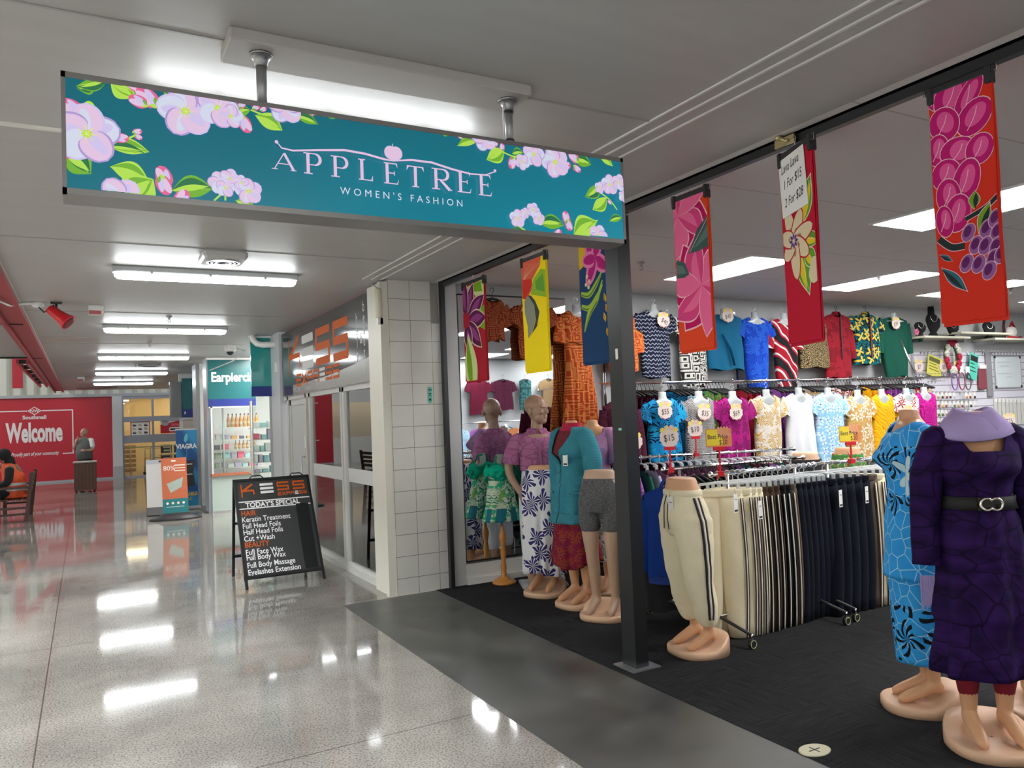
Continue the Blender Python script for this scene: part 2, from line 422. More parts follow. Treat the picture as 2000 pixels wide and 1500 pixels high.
def rrect(x0, y0, x1, y1, r, n=4):
    P = []
    for cx, cy, a0 in ((x1 - r, y0 + r, -PI / 2), (x1 - r, y1 - r, 0), (x0 + r, y1 - r, PI / 2), (x0 + r, y0 + r, PI)):
        for i in range(n + 1): P.append((cx + r * math.cos(a0 + PI / 2 * i / n), cy + r * math.sin(a0 + PI / 2 * i / n)))
    return P
def techno(A, word, x, y, h, w, gap, mo, mw):
    """squared rounded sign lettering: K with a long leg, E as three white bars"""
    for ch in word:
        t = h * .24
        if ch == 'k':
            A.rect(x, y - h * .25, x + t * .45, y + h, mo)
            A.stroke([(x + t * .3, y + h * .30), (x + w * .95, y + h * 1.0)], t * .75, mo)
            A.stroke([(x + t * .3, y + h * .38), (x + w * 1.0, y + h * .38)], t * .7, mo)
            A.stroke([(x + w * .98, y + h * .44), (x + w * 1.02, y - h * .02)], t * .5, mo)
        elif ch == '=':
            for k in (0, .38, .76): A.poly(rrect(x, y + h * k, x + w, y + h * (k + .24), h * .05), mw)
        else:
            tt = t * .85
            segs = {'S': 'tmbLu Rl', 'E': 'tmbLuLl', 'P': 'tmLuLlRu', 'R': 'tmLuLlRuRl', 'X': 'x'}[ch]
            if ch == 'X':
                A.stroke([(x, y), (x + w, y + h)], tt, mo); A.stroke([(x, y + h), (x + w, y)], tt, mo)
            else:
                if 't' in segs: A.poly(rrect(x, y + h - tt, x + w, y + h, tt * .3), mo)
                if 'm' in segs: A.poly(rrect(x, y + h / 2 - tt / 2, x + w, y + h / 2 + tt / 2, tt * .3), mo)
                if 'b' in segs: A.poly(rrect(x, y, x + w, y + tt, tt * .3), mo)
                if 'Lu' in segs: A.poly(rrect(x, y + h / 2 - tt / 2, x + tt * .8, y + h, tt * .3), mo)
                if 'Ll' in segs: A.poly(rrect(x, y, x + tt * .8, y + h / 2, tt * .3), mo)
                if 'Ru' in segs: A.poly(rrect(x + w - tt * .8, y + h / 2 - tt / 2, x + w, y + h, tt * .3), mo)
                if 'Rl' in segs: A.poly(rrect(x + w - tt * .8, y, x + w, y + h / 2 + tt / 2, tt * .3), mo)
        x += w + gap
    return x
FACE = ((1, 0, 0), (0, 0, 1))       # panel facing the corridor's near end
SIDE = ((0, -1, 0), (0, 0, 1))      # panel on a shop front, facing the corridor

# ------------------------------------------------------------------ common materials
white = mat('white paint', (.72, .72, .70), .5); cream = mat('cream paint', (.70, .68, .62), .5)
black = mat('black metal', (.012, .013, .015), .35); blackp = mat('black plastic', (.015, .015, .017), .45)
chrome = mat('chrome', (.75, .75, .77), .12, 1.); alu = mat('aluminium', (.55, .56, .57), .35, .9)
steel = mat('galvanised steel', (.42, .43, .44), .4, .8)
greyp = mat('grey plastic', (.35, .36, .37), .5); whitep = mat('white plastic', (.78, .78, .76), .35)
red = mat('red paint', (.44, .010, .026), .4); redp = mat('red plastic', (.6, .01, .02), .3)
paper = mat('paper', (.80, .79, .76), .7); ink = mat('ink', (.01, .01, .012), .6)
brass = mat('brass', (.55, .45, .25), .35, .9)
orange = mat('orange vinyl', (.75, .16, .02), .5); whitev = mat('white vinyl', (.85, .85, .85), .5)
skin = mat('mannequin skin', (.66, .36, .20), .35, spec=.4); skin_pale = mat('mannequin base', (.66, .42, .28), .42, spec=.35)
skin_dusty = mat('mannequin dusty skin', (.50, .33, .23), .45)
clear = mat('clear plastic', (.80, .86, .88), .15, alpha=.55, spec=.7)
wood = mat('varnished wood', (.50, .20, .035), .3)
dwood = mat('dark wood', (.06, .022, .014), .45)

def glassmat(name, tint=(.92, .95, .94), boost=1.0):
    m = bpy.data.materials.new(name); m.use_nodes = True; t = m.node_tree; t.nodes.clear()
    o = t.nodes.new('ShaderNodeOutputMaterial'); mx = t.nodes.new('ShaderNodeMixShader'); tr = t.nodes.new('ShaderNodeBsdfTransparent')
    gl = t.nodes.new('ShaderNodeBsdfGlossy'); fr = t.nodes.new('ShaderNodeFresnel'); ml = t.nodes.new('ShaderNodeMath'); ml.operation = 'MULTIPLY'
    ml.inputs[1].default_value = boost; ml.use_clamp = True
    fr.inputs[0].default_value = 1.5; tr.inputs[0].default_value = (*tint, 1); gl.inputs['Roughness'].default_value = .01
    t.links.new(fr.outputs[0], ml.inputs[0]); t.links.new(ml.outputs[0], mx.inputs[0]); t.links.new(tr.outputs[0], mx.inputs[1]); t.links.new(gl.outputs[0], mx.inputs[2]); t.links.new(mx.outputs[0], o.inputs[0])
    return m
glass = glassmat('window glass', boost=1.9)

# polished concrete
mf = mat('polished concrete', (.3, .28, .26), .12, spec=.65); N = NT(mf); tc = N.n('ShaderNodeTexCoord'); P = tc.outputs['Object']
n1 = N.n('ShaderNodeTexNoise', {'Vector': P, 'Scale': .9, 'Detail': 5., 'Roughness': .6}); n2 = N.n('ShaderNodeTexNoise', {'Vector': P, 'Scale': 90., 'Detail': 2.})
v1 = N.n('ShaderNodeTexVoronoi', {'Vector': P, 'Scale': 70.})
c1 = N.ramp(n1.outputs[0], [(.3, (.175, .165, .150)), (.5, (.26, .245, .22)), (.72, (.35, .33, .30))])
agg = N.ramp(n2.outputs[0], [(.38, (.5, .48, .46)), (.5, (1., 1., 1.)), (.64, (1.12, 1.1, 1.06))])
cm = N.n('ShaderNodeMix', {0: .9, 6: c1, 7: agg}, data_type='RGBA', blend_type='MULTIPLY').outputs[2]
sp = N.ramp(v1.outputs['Distance'], [(.0, (.35, .33, .32)), (.16, (1, 1, 1))])
cm = N.n('ShaderNodeMix', {0: .55, 6: cm, 7: sp}, data_type='RGBA', blend_type='MULTIPLY').outputs[2]
# saw-cut joints every three metres across, and one along
spx = N.n('ShaderNodeSeparateXYZ', {0: P})
jy = N.math('LESS_THAN', N.math('ABSOLUTE', N.math('SUBTRACT', N.math('MODULO', N.math('ADD', spx.outputs[1], 31.1), 3.05), 1.5)), .004)
jx = N.math('LESS_THAN', N.math('ABSOLUTE', N.math('ADD', spx.outputs[0], .25)), .004)
N.base(N.mix(N.math('MULTIPLY', N.math('MAXIMUM', jy, jx), .75), cm, (.04, .035, .03)))
N.set(N.b.inputs['Roughness'], N.n('ShaderNodeMapRange', {0: n1.outputs[0], 1: .3, 2: .75, 3: .035, 4: .10}).outputs[0])
wob = N.n('ShaderNodeTexNoise', {'Vector': P, 'Scale': 2.2, 'Detail': 2.}); N.bump(wob.outputs[0], .012, .04)
# dark screed strip
ms = mat('dark screed', (.06, .06, .055), .4); N = NT(ms); tc = N.n('ShaderNodeTexCoord'); n1 = N.n('ShaderNodeTexNoise', {'Vector': tc.outputs['Object'], 'Scale': 2.5, 'Detail': 6.})
N.base(N.ramp(n1.outputs[0], [(.35, (.050, .050, .046)), (.6, (.078, .076, .070)), (.75, (.12, .115, .105))])); N.set(N.b.inputs['Roughness'], N.n('ShaderNodeMapRange', {0: n1.outputs[0], 1: .3, 2: .7, 3: .28, 4: .45}).outputs[0])
# carpet tiles, ribs turned quarter-wise from tile to tile
mc = mat('charcoal carpet', (.02, .02, .02), .95, spec=.1); N = NT(mc); tc = N.n('ShaderNodeTexCoord'); P = tc.outputs['Object']; ck = N.n('ShaderNodeTexChecker', {'Vector': P, 'Scale': 2.})
ma = N.n('ShaderNodeTexNoise', {'Vector': N.n('ShaderNodeMapping', {0: P, 3: (120, 3, 1)}).outputs[0], 'Scale': 1.5}); mb_ = N.n('ShaderNodeTexNoise', {'Vector': N.n('ShaderNodeMapping', {0: P, 3: (3, 120, 1)}).outputs[0], 'Scale': 1.5})
fx = N.n('ShaderNodeMix', {0: ck.outputs[1], 2: ma.outputs[0], 3: mb_.outputs[0]}).outputs[0]
N.base(N.ramp(fx, [(.3, (.008, .008, .009)), (.7, (.030, .030, .032))])); N.bump(fx, .5, .004)
# painted ceiling board
mceil = mat('ceiling paint', (.44, .43, .415), .42, spec=.4); N = NT(mceil); tc = N.n('ShaderNodeTexCoord'); P = tc.outputs['Object']
n1 = N.n('ShaderNodeTexNoise', {'Vector': N.n('ShaderNodeMapping', {0: P, 3: (1, 8, 1)}).outputs[0], 'Scale': 1.4, 'Detail': 3.}); N.bump(n1.outputs[0], .08, .02)
N.base(N.mix(n1.outputs[0], (.40, .388, .375), (.46, .45, .435)))
mshopc = mat('shop ceiling paint', (.72, .70, .68), .6); N = NT(mshopc); tc = N.n('ShaderNodeTexCoord'); P = tc.outputs['Object']; spx = N.n('ShaderNodeSeparateXYZ', {0: P})
jj = N.math('LESS_THAN', N.math('ABSOLUTE', N.math('SUBTRACT', N.math('MODULO', N.math('ADD', spx.outputs[1], 20.), 1.2), .6)), .006)
jk = N.math('LESS_THAN', N.math('ABSOLUTE', N.math('SUBTRACT', N.math('MODULO', N.math('ADD', spx.outputs[0], 20.), 3.6), 1.2)), .005)
N.base(N.mix(N.math('MAXIMUM', jj, jk), (.72, .70, .68), (.50, .48, .46)))
# glazed tiles
mt = mat('glazed white tile', (.62, .61, .57), .2, spec=.5); N = NT(mt); tc = N.n('ShaderNodeTexCoord'); P = tc.outputs['Object']; spx = N.n('ShaderNodeSeparateXYZ', {0: P})
def grid(sock, off, step, wd): return N.math('LESS_THAN', N.math('MODULO', N.math('ADD', sock, off), step), wd)
g = N.math('MAXIMUM', grid(spx.outputs[0], -2.525 + 2.16, .2165, .004), grid(spx.outputs[2], .05, .203, .0045))
n1 = N.n('ShaderNodeTexNoise', {'Vector': P, 'Scale': 5.}); tcol = N.mix(n1.outputs[0], (.66, .65, .61), (.57, .56, .52))
N.base(N.mix(g, tcol, (.14, .13, .11)))
# ribbed cladding and corrugated steel
def ribbed(name, col, step, axis=0):
    m = mat(name, col, .5); N = NT(m); tc = N.n('ShaderNodeTexCoord'); spx = N.n('ShaderNodeSeparateXYZ', {0: tc.outputs['Object']})
    s = N.math('SINE', N.math('MULTIPLY', spx.outputs[axis], 2 * PI / step)); N.bump(s, .8, step * .15)
    N.base(N.mix(N.math('GREATER_THAN', s, .93), col, tuple(c * .72 for c in col))); return m
clad = ribbed('ribbed cream cladding', (.56, .56, .49), .38)

# ------------------------------------------------------------------ the setting
struct('floor', MB().box(-9, 2.0, -9, 30.5, -.1, 0).box(2.0, 14.5, 6.9, 30.5, -.1, 0), mf)
struct('trim_1', MB().box(2.0, 2.92, -9, 6.9, -.1, .001), ms)
struct('floor', MB().box(2.92, 14.5, -3, 6.99, -.1, .004), mc)
struct('ceiling', MB().box(-.57, 3.0, -9, 28.2, CZ, CZ + .12).box(3.0, 14.5, 6.99, 28.2, CZ, CZ + .12), mceil)
struct('ceiling', MB().box(3.0, 14.5, -3, 6.99, CZ, CZ + .12), mshopc)
# cover strips of the ceiling joints
t = MB()
for x in (2.30, 2.385, 2.475): t.box(x - .006, x + .006, -8, 6.95, CZ - .007, CZ + .01)
struct('trim_2', t, mat('strip paint', (.66, .65, .63), .4))
t = MB()
for y in (2.74, 6.08, 9.7, 13.2, 16.9, 21.): t.box(-.55, 2.3, y - .006, y + .006, CZ - .004, CZ + .01)
struct('trim_3', t, mat('joint paint', (.36, .35, .34), .5))
struct('trim_4', MB().box(-.45, 2.25, 3.84, 3.856, CZ - .014, CZ + .01), cream)
# mall void left of the lane: its own high roof, a lower link crossing it, far wall, left wall
struct('ceiling', MB().box(-9, -.57, -9, 30.5, 6.5, 6.6), white)
struct('wall_left', MB().box(-9.1, -9, -9, 30.5, 0, 6.6), cream)
struct('wall_link', MB().box(-9, -.76, 10.9, 15.6, CZ + .01, CZ + .1), mceil)
struct('wall_link', MB().box(-9, -.66, 10.86, 10.9, CZ + .0, 6.5).box(-9, -.66, 15.6, 15.64, CZ, 6.5), clad)
struct('wall_void', MB().box(-.57, -.55, -9, 30, CZ + .12, 6.5), clad)
struct('trim_5', MB().box(-9, -.6, 10.80, 10.86, CZ - .03, CZ + .05).box(-9, -.6, 15.64, 15.70, CZ - .03, CZ + .05), black)
struct('wall_near', MB().box(-9, 14.5, -9.1, -9, 0, 6.5), cream)
# red steel beam along the edge of the lane ceiling
rb = MB().box(-.60, -.55, -9, 28.2, CZ - .06, CZ + .2).box(-.76, -.60, -9, 28.2, CZ - .02, CZ + .01).box(-.80, -.76, -9, 28.2, CZ - .08, CZ + .2)
struct('trim_6', rb, mat('red steel', (.36, .03, .04), .35))
struct('trim_7', MB().box(-.555, -.54, -9, 28.2, CZ - .012, CZ + .01), cream)
fill_m = mat('fill_panel', (1, 1, 1), .5, emit=(.92, .96, 1.), es=ROOF_FILL_E); fill_f = mat('far skylight', (1, 1, 1), .5, emit=(.92, .96, 1.), es=ROOF_FILL_E * .32)  # added glowing panels, out of view, that brighten the void and the lane
for k, (y0, y1) in enumerate(((-6, -2), (2, 9), (17, 21), (23, 28))):
    tag(MB().box(-6.5, -3., y0, y1, 6.44, 6.5).build('fill_panel', fill_m if k < 2 else fill_f), 'added unseen fill light panel under the high roof, ' + ('behind the viewer', 'beside the hanging sign', 'before the red wall', 'above the red wall')[k], 'fill_panel')

# far end wall: red welcome wall, column, glazing to the supermarket
wl = struct('wall_end', MB().box(-3.4, .84, 30, 30.2, 0, 2.86), red)
struct('wall_end', MB().box(-9, .84, 30.0, 30.2, 2.9, 6.5).box(.84, 14, 30.0, 30.2, 2.86, 6.5), clad)
struct('trim_8', MB().box(-3.4, 8, 29.93, 30.0, 2.82, 2.92).box(-3.4, .84, 29.96, 30, 0, .06), greyp)
struct('trim_9', MB().box(.84, 1.14, 29.85, 30.2, .0, 2.82), mat('pale column', (.55, .56, .56), .5))
struct('trim_10', MB().box(.83, 1.15, 29.83, 29.86, 0, .42), mat('column plinth', (.38, .38, .38), .5))
struct('wall_end', MB().box(-9, -3.4, 30.0, 30.2, 0, 1.0).box(-9, -3.4, 30., 30.2, 2.4, 2.9), white)
warm = mat('warm supermarket wall', (.78, .60, .33), .6)
struct('wall_supermarket', MB().box(1.14, 8, 33.5, 33.6, 0, 2.9).box(8, 8.1, 30, 33.6, 0, 2.9).box(1.0, 1.14, 30.2, 33.6, 0, 2.9), warm)
struct('ceiling', MB().box(.9, 8, 30.1, 33.6, 2.9, 3.), warm)
struct('floor', MB().box(-9, 8.1, 30.5, 33.6, -.1, 0), mf)
struct('wall_supermarket', MB().box(-9, -3.4, 33.4, 33.5, 0, 2.9), mat('pale shop wall', (.60, .58, .54), .6))
struct('ceiling', MB().box(-9, -3.4, 30.1, 33.5, 2.9, 3.), mat('pale shop wall'))
lm = mat('warm light', (1, 1, 1), .5, emit=(1., .86, .6), es=7.)
for k, (x0, x1, y) in enumerate(((1.3, 5.8, 31.0), (1.2, 3.2, 31.9), (2.9, 4.2, 32.6), (-8, -4, 31.5), (-8, -4, 32.6))):
    tag(MB().box(x0, x1, y, y + .14, 2.83, 2.895).build('strip_light', lm), 'warm white strip light in the supermarket, ' + ('long one nearest the glass', 'short one at left', 'short one at right, furthest back', 'first one beyond the left opening', 'second one beyond the left opening')[k], 'ceiling light', 'strip lights in the supermarket')
fr = mat('grey window frame', (.30, .31, .35), .4)
wf = MB(); wf.box(1.14, 1.2, 29.94, 30.06, 0, 2.82)
for x in (2.08, 3.04, 4.0): wf.box(x, x + .07, 29.94, 30.06, 0, 2.82)
for z0, z1 in ((2.72, 2.82), (1.92, 2.10), (1.18, 1.46), (0, .05)): wf.box(1.14, 4.0, 29.95, 30.05, z0, z1)
o = struct('window_1', wf, fr); g_ = MB().box(1.2, 4.0, 29.995, 30.005, .05, 2.72).build('glass', glass); g_.parent = o

# ---- supermarket contents behind that glass
def poster(name, label, M, w_, h_, fill, mats, art=None):
    t = thing(name, label, 'poster'); p = MB(); p.mbox(M, 0, w_, 0, h_, -.01, 0); p.build('sheet', mats[0], t)
    if art:
        A = Art(M, (0, w_, 0, h_)); art(A); A.build('print', mats, t)
    return t
def a1(A):
    A.rect(0, 0, .62, .80, 1); A.rect(.03, .02, .59, .72, 0); A.text('SUPER SAVINGS', .05, .06, .74, 0)
    for r in range(5):
        for c in range(3):
            x, y = .07 + c * .18, .06 + r * .13
            A.rect(x, y, x + .11, y + .05, 2 + (r + c) % 2); A.rect(x, y + .06, x + .08, y + .075, 2)
poster('poster', 'red-edged white price poster on the left supermarket window', frame((1.40, 29.99, 1.18), *FACE), .62, .80, 0, [paper, red, ink, mat('tan print', (.6, .45, .2), .6)], a1)
def a2(A):
    A.rect(0, 0, .9, .55, 1); A.poly([(0, .3), (.9, .5), (.9, .55), (0, .55)], 0); A.oval(.16, .36, .12, .1, 0, 4); A.poly(rrect(.28, .06, .82, .2, .05), 0); A.rect(.32, .10, .78, .16, 2)
    A.text('DEAL', .12, .35, .25, 3)
poster('poster', 'red and white banner poster on the right supermarket window', frame((2.35, 29.98, 1.48), *FACE), .9, .55, 0, [paper, red, ink, mat('pink print', (.8, .3, .35), .6), greyp], a2)
def trolley(x, y, label):
    t = thing('bagging_trolley', label, 'trolley', (x, y, 0)); m = mat('pale beige metal', (.62, .52, .34), .5); f = MB()
    for a in (0, .55):
        for b in (0, .4): f.tube([(a, b, .1), (a + .03, b, .95)], .015, 6)
    for z in (.3, .6, .95): f.tube([(0, 0, z), (.55, 0, z)], .013, 6); f.tube([(0, .4, z), (.55, .4, z)], .013, 6); f.tube([(0, 0, z), (0, .4, z)], .013, 6); f.tube([(.55, 0, z), (.55, .4, z)], .013, 6)
    f.build('frame', m, t); MB().box(0, .55, 0, .4, .28, .31).build('shelf', m, t)
    for a in (0, .55):
        for b in (0, .4): MB().cyl((a, b - .01, .05), .05, .02, 10, axis='y').build('wheel', blackp, t)
trolley(1.9, 31.0, 'beige trolley frame behind the left supermarket pane'); trolley(2.3, 31.9, 'beige trolley frame furthest back, nearest the window mullion')
b = MB()
for z in range(6): b.box(1.25, 1.65, 31.8, 32.1, .1 + z * .17, .22 + z * .17)
tag(b.build('wooden_pallet_stack', mat('pine slats', (.45, .28, .12), .6)), 'stack of brown wooden slats at left inside the supermarket', 'stack')
t = thing('barrier_rail', 'white metal barrier rail just inside the supermarket glass', 'railing', (1.2, 30.4, 0)); r_ = MB()
r_.tube([(0, 0, 1.03), (2.6, 0, 1.03)], .025, 8); r_.build('rail', mat('cream metal', (.7, .64, .5), .4), t)
for x in (.2, .85, 1.5, 2.2): MB().tube([(x, 0, .0), (x, 0, 1.03)], .022, 8).build('post', mat('cream metal'), t)
for k, (x, z) in enumerate(((2.42, .55), (2.86, .55), (2.42, .95), (2.86, .95))):
    t = thing('display_crate', ('dark red crate' if z < .8 else 'black crate') + ' with white label, ' + ('left' if x < 2.6 else 'right') + ' of the pair behind the supermarket glass', 'crate', (x, 30.7, z - .19))
    MB().bbox(0, .36, 0, .3, 0, .30, .01).build('box', mat('dark red crate', (.12, .02, .025), .5) if z < .8 else blackp, t); MB().box(.08, .28, -.005, 0, .06, .12).box(.06, .3, -.005, 0, .18, .24).build('label_card', paper, t)
tag(MB().box(2.38, 3.3, 30.66, 31.1, 0, .35).box(2.38, 3.3, 30.66, 31.1, .67, .69).build('crate_stand', greyp), 'low grey stand carrying the crates behind the supermarket glass', 'stand')
tag(MB().bbox(2.95, 3.12, 29.84, 29.93, 1.30, 1.46, .01).build('alarm_box', redp), 'small red alarm box at the right edge of the grey glazing', 'alarm box')

# ---- writing on the red wall
M = frame((-2.9, 29.995, 0), *FACE); A = Art(M)
def X(px): return on_y(px, 850, 30).x + 2.9
lw = .035
xr = X(142.5); zt = 2.40; zb = .95
A.stroke([(.05, zt), (X(54), zt)], lw, 0); A.stroke([(X(82), zt), (xr, zt), ], lw, 0); A.stroke([(xr, zt + lw / 2), (xr, zb - lw / 2)], lw, 0); A.stroke([(xr, zb), (X(122), zb)], lw, 0); A.stroke([(X(15), zb), (.05, zb)], lw, 0)
cx = X(68); A.poly([(cx - .20, zt), (cx, zt + .14), (cx + .20, zt), (cx, zt - .14)], 0); A.poly([(cx - .16, zt), (cx, zt + .11), (cx + .16, zt), (cx, zt - .11)], 1)
A.text('NW', .13, cx, zt - .045, 0, 'CENTER', 1.1, bold=.004); A.text('Southmall', .17, cx, 2.13, 0, 'CENTER', 1.0, bold=.006)
A.text('Welcome', .86, cx, 1.40, 0, 'CENTER', .46, bold=.035, space=1.0); A.text('Proudly part of your community', .17, cx, .93, 0, 'CENTER', .60, shear=.35, rot=.0, bold=.003)
o = A.build('wall_lettering', [mat('wall lettering white', (.72, .66, .66), .5), red]); o.parent = wl
A = Art(frame((-2.12, 29.99, 3.22), *FACE)); A.text('NEW WORLD', 1.9, 0, .0, 0, bold=.06)
o = A.build('supermarket_sign', red); tag(o, 'huge red letters on the cream ribbed cladding above the red wall', 'sign')

# ------------------------------------------------------------------ shop walls
wallm = mat('shop wall', (.47, .48, .49), .55)
struct('wall_back', MB().box(3.0, 14.5, 6.99, 7.1, 0, CZ), wallm)
struct('wall_right', MB().box(14.0, 14.1, -3, 7, 0, CZ), wallm)
struct('wall_front', MB().box(3.1, 14.5, -2.3, -2.2, 0, CZ), wallm)
struct('wall_pillar', MB().box(2.53, 3.06, 6.92, 7.36, 0, CZ - .001), mt)
struct('trim_11', MB().box(2.455, 2.53, 6.93, 7.0, 0, CZ - .02).box(2.475, 2.54, 7.0, 7.36, 0, CZ - .02), mat('cream trim paint', (.68, .66, .58), .4))
tiles = mat('grey replacement tile', (.25, .24, .21), .3)
struct('trim_12', MB().box(2.965, 3.045, 6.915, 6.921, 2.565, 2.965), tiles)
struct('trim_13', MB().box(3.055, 3.095, 6.86, 6.93, .0, CZ).box(3.06, 3.10, -8.5, 6.93, CZ - .055, CZ).box(3.06, 3.13, -8.5, 6.9, CZ - .014, CZ + .0), black)
struct('trim_14', MB().box(3.10, 3.25, 6.93, 6.99, 0, CZ), mat('pale grey jamb', (.55, .55, .55), .5))
# steel post with base plate
t = thing('steel_post', 'tall black steel post on a base plate at the shop entrance', 'post', (3.085, 4.06, 0))
p = MB().box(-.055, .045, -.07, .07, 0, CZ - .055); p.build('post', black, t)
MB().box(.045, .06, -.045, .045, 0, CZ - .055).build('glass_channel', mat('rubber', (.004, .004, .004), .6), t)
MB().box(-.11, .11, -.11, .10, .004, .012).build('base_plate', alu, t)
MB().bbox(-.058, -.0555, -.03, -.005, 1.98, 2.05, .004).build('white_scrap', paper, t); MB().box(-.058, -.0555, -.03, .0, 1.52, 1.535).build('green_scrap', mat('mint paper', (.3, .7, .55), .6), t)
# kick board and mirror on the back wall
mir = mat('mirror glass', (.80, .84, .86), .015, 1.)
struct('trim_15', MB().box(3.25, 4.62, 6.90, 6.99, 0, .06).box(3.25, 4.62, 6.93, 6.99, .06, .20), white)
t = thing('wall_mirror', 'large frameless wall mirror behind the male mannequin', 'mirror', (3.27, 6.975, .23))
MB().box(0, 1.27, -.03, -.005, 0, 2.63).build('mirror_glass', mir, t); MB().box(0, 1.27, -.035, -.005, 2.63, 2.645).build('edge_strip', black, t); MB().box(0, 1.28, -.035, .0, -.015, 0).build('edge_strip', black, t)

# brass bracket on the track
pb = on_x(1535, 258, 3.05)
t = thing('track_bracket', 'brass latch bracket on the black overhead track', 'bracket', (3.045, pb.y, CZ - .03))
MB().box(-.012, .0, -.06, .06, -.028, .014).build('plate', brass, t); q = MB().ball((-.02, .03, .02), .014).ball((-.02, -.02, -.01), .01); q.tube([(-.02, .03, .02), (-.02, -.02, -.01)], .008, 8); q.build('latch', brass, t)

# floor plate of brass
t = thing('floor_plate', 'oval brass plate set in the black carpet at lower right', 'floor plate', (3.0, 2.6, .004))
MB().lathe([(.085, 0), (.085, .003), (.08, .005)], seg=28, sy=.75).build('plate', mat('worn brass', (.45, .42, .30), .45, .6), t)
MB().box(-.035, .035, -.003, .003, .005, .0065).box(-.003, .003, -.03, .03, .005, .0065).build('engraving', black, t)

# ------------------------------------------------------------------ ceiling fixtures
tube_m = mat('fluorescent diffuser', (1, 1, 1), .4, emit=(.93, .98, 1.), es=TUBE_E)
def batten(y, label):
    t = thing('fluorescent_light', label, 'ceiling light', (.95, y, CZ), group=None)
    h = MB().bbox(-.74, .74, -.055, .055, -.055, 0, .012); h.build('housing', mat('pale grey housing', (.45, .47, .47), .5), t)
    R = []
    for x, k in ((-.72, .55), (-.70, .9), (-.66, 1), (.66, 1), (.70, .9), (.72, .55)):
        R.append([(x, math.cos(PI * j / 10) * .05 * k, -.055 - math.sin(PI * j / 10) * .055 * k) for j in range(11)])
    MB().loft(R, True, True).build('diffuser', tube_m, t)
    for x in (-.45, 0, .45): MB().box(x - .01, x + .01, -.058, .058, -.065, -.03).build('clip', steel, t)
    return t
nm = ['behind the hanging sign', 'first beyond the hanging sign', 'second beyond the hanging sign', 'third beyond the hanging sign', 'fourth beyond the hanging sign', 'furthest down the lane']
for k, y in enumerate((3.30, 6.93, 10.82, 15.0, 19.15, 23.4)): batten(y, 'white fluorescent batten ' + nm[k])
batten(-1.0, 'white fluorescent batten on the ceiling behind the viewer'); batten(-5.0, 'white fluorescent batten nearest the near end wall')
pan_m = mat('panel light', (1, 1, 1), .4, emit=(1., .99, .97), es=PANEL_E)
for ix, x in enumerate((5.5, 7.75, 9.65, 12.0)):
    for iy, y in enumerate((-1.3, .8, 3.1, 5.5)):
        t = thing('ceiling_panel_light', 'shop ceiling light panel %s, %s from the shopfront' % (('behind the viewer', 'level with the viewer', 'one row off the back wall', 'nearest the back wall')[iy], ('first', 'second', 'third', 'fourth')[ix]), 'ceiling light', (x, y, CZ), group='shop ceiling panel lights')
        MB().box(-.3, .3, -.6, .6, -.006, 0).build('diffuser', pan_m, t)
        f = MB().box(-.32, .32, -.62, -.6, -.012, 0).box(-.32, .32, .6, .62, -.012, 0).box(-.32, -.3, -.6, .6, -.012, 0).box(.3, .32, -.6, .6, -.012, 0); f.build('frame', whitep, t)
def sprinkler(x, y, label):
    t = thing('sprinkler_head', label, 'sprinkler', (x, y, CZ)); MB().lathe([(.035, 0), (.035, -.006), (.012, -.02), (.01, -.04)]).build('rose', steel, t)
    q = MB().tube([(-.012, 0, -.04), (-.016, 0, -.055), (0, 0, -.07)], .003, 6); q.tube([(.012, 0, -.04), (.016, 0, -.055), (0, 0, -.07)], .003, 6); q.lathe([(.018, -.072), (.018, -.069)]); q.build('deflector', steel, t)
for x, y, s in ((.9, 9.94, 'on the lane ceiling between second and third battens'), (.89, 12.94, 'on the lane ceiling just before the third batten'), (.92, 17.2, 'on the lane ceiling before the fourth batten'), (.85, 21.6, 'on the lane ceiling before the last batten'), (4.41, 5.47, 'on the shop ceiling behind the black post'), (7.5, 5.3, 'on the shop ceiling between the panel lights'), (10.13, 5.36, 'on the shop ceiling at far right')): sprinkler(x, y, 'small metal sprinkler head ' + s)
t = thing('ceiling_speaker', 'square ceiling diffuser with round grille near first batten', 'ceiling vent', (.95, 6.2, CZ))
MB().bbox(-.16, .16, -.16, .16, -.07, 0, .02).build('housing', mat('off white metal', (.5, .5, .48), .4), t); q = MB()
for r in (.12, .09, .06): q.lathe([(r, -.071), (r, -.078), (r - .012, -.078), (r - .012, -.071)], seg=28)
q.build('grille', chrome, t)
t = thing('ceiling_vent', 'flat round vent on the ceiling before the fourth batten', 'ceiling vent', (1.2, 17.6, CZ)); MB().lathe([(.22, 0), (.22, -.02), (.15, -.04)]).build('rim', greyp, t); MB().lathe([(.13, -.041), (.10, -.045)]).build('grille', black, t)
t = thing('ceiling_vent', 'dark slotted vent at the far end of the lane ceiling', 'ceiling vent', (.3, 26.5, CZ)); MB().box(-.5, .6, -.12, .12, -.03, 0).build('frame', mat('brown vent', (.3, .2, .17), .5), t); MB().box(-.45, .45, -.08, .08, -.034, -.03).build('grille', black, t)
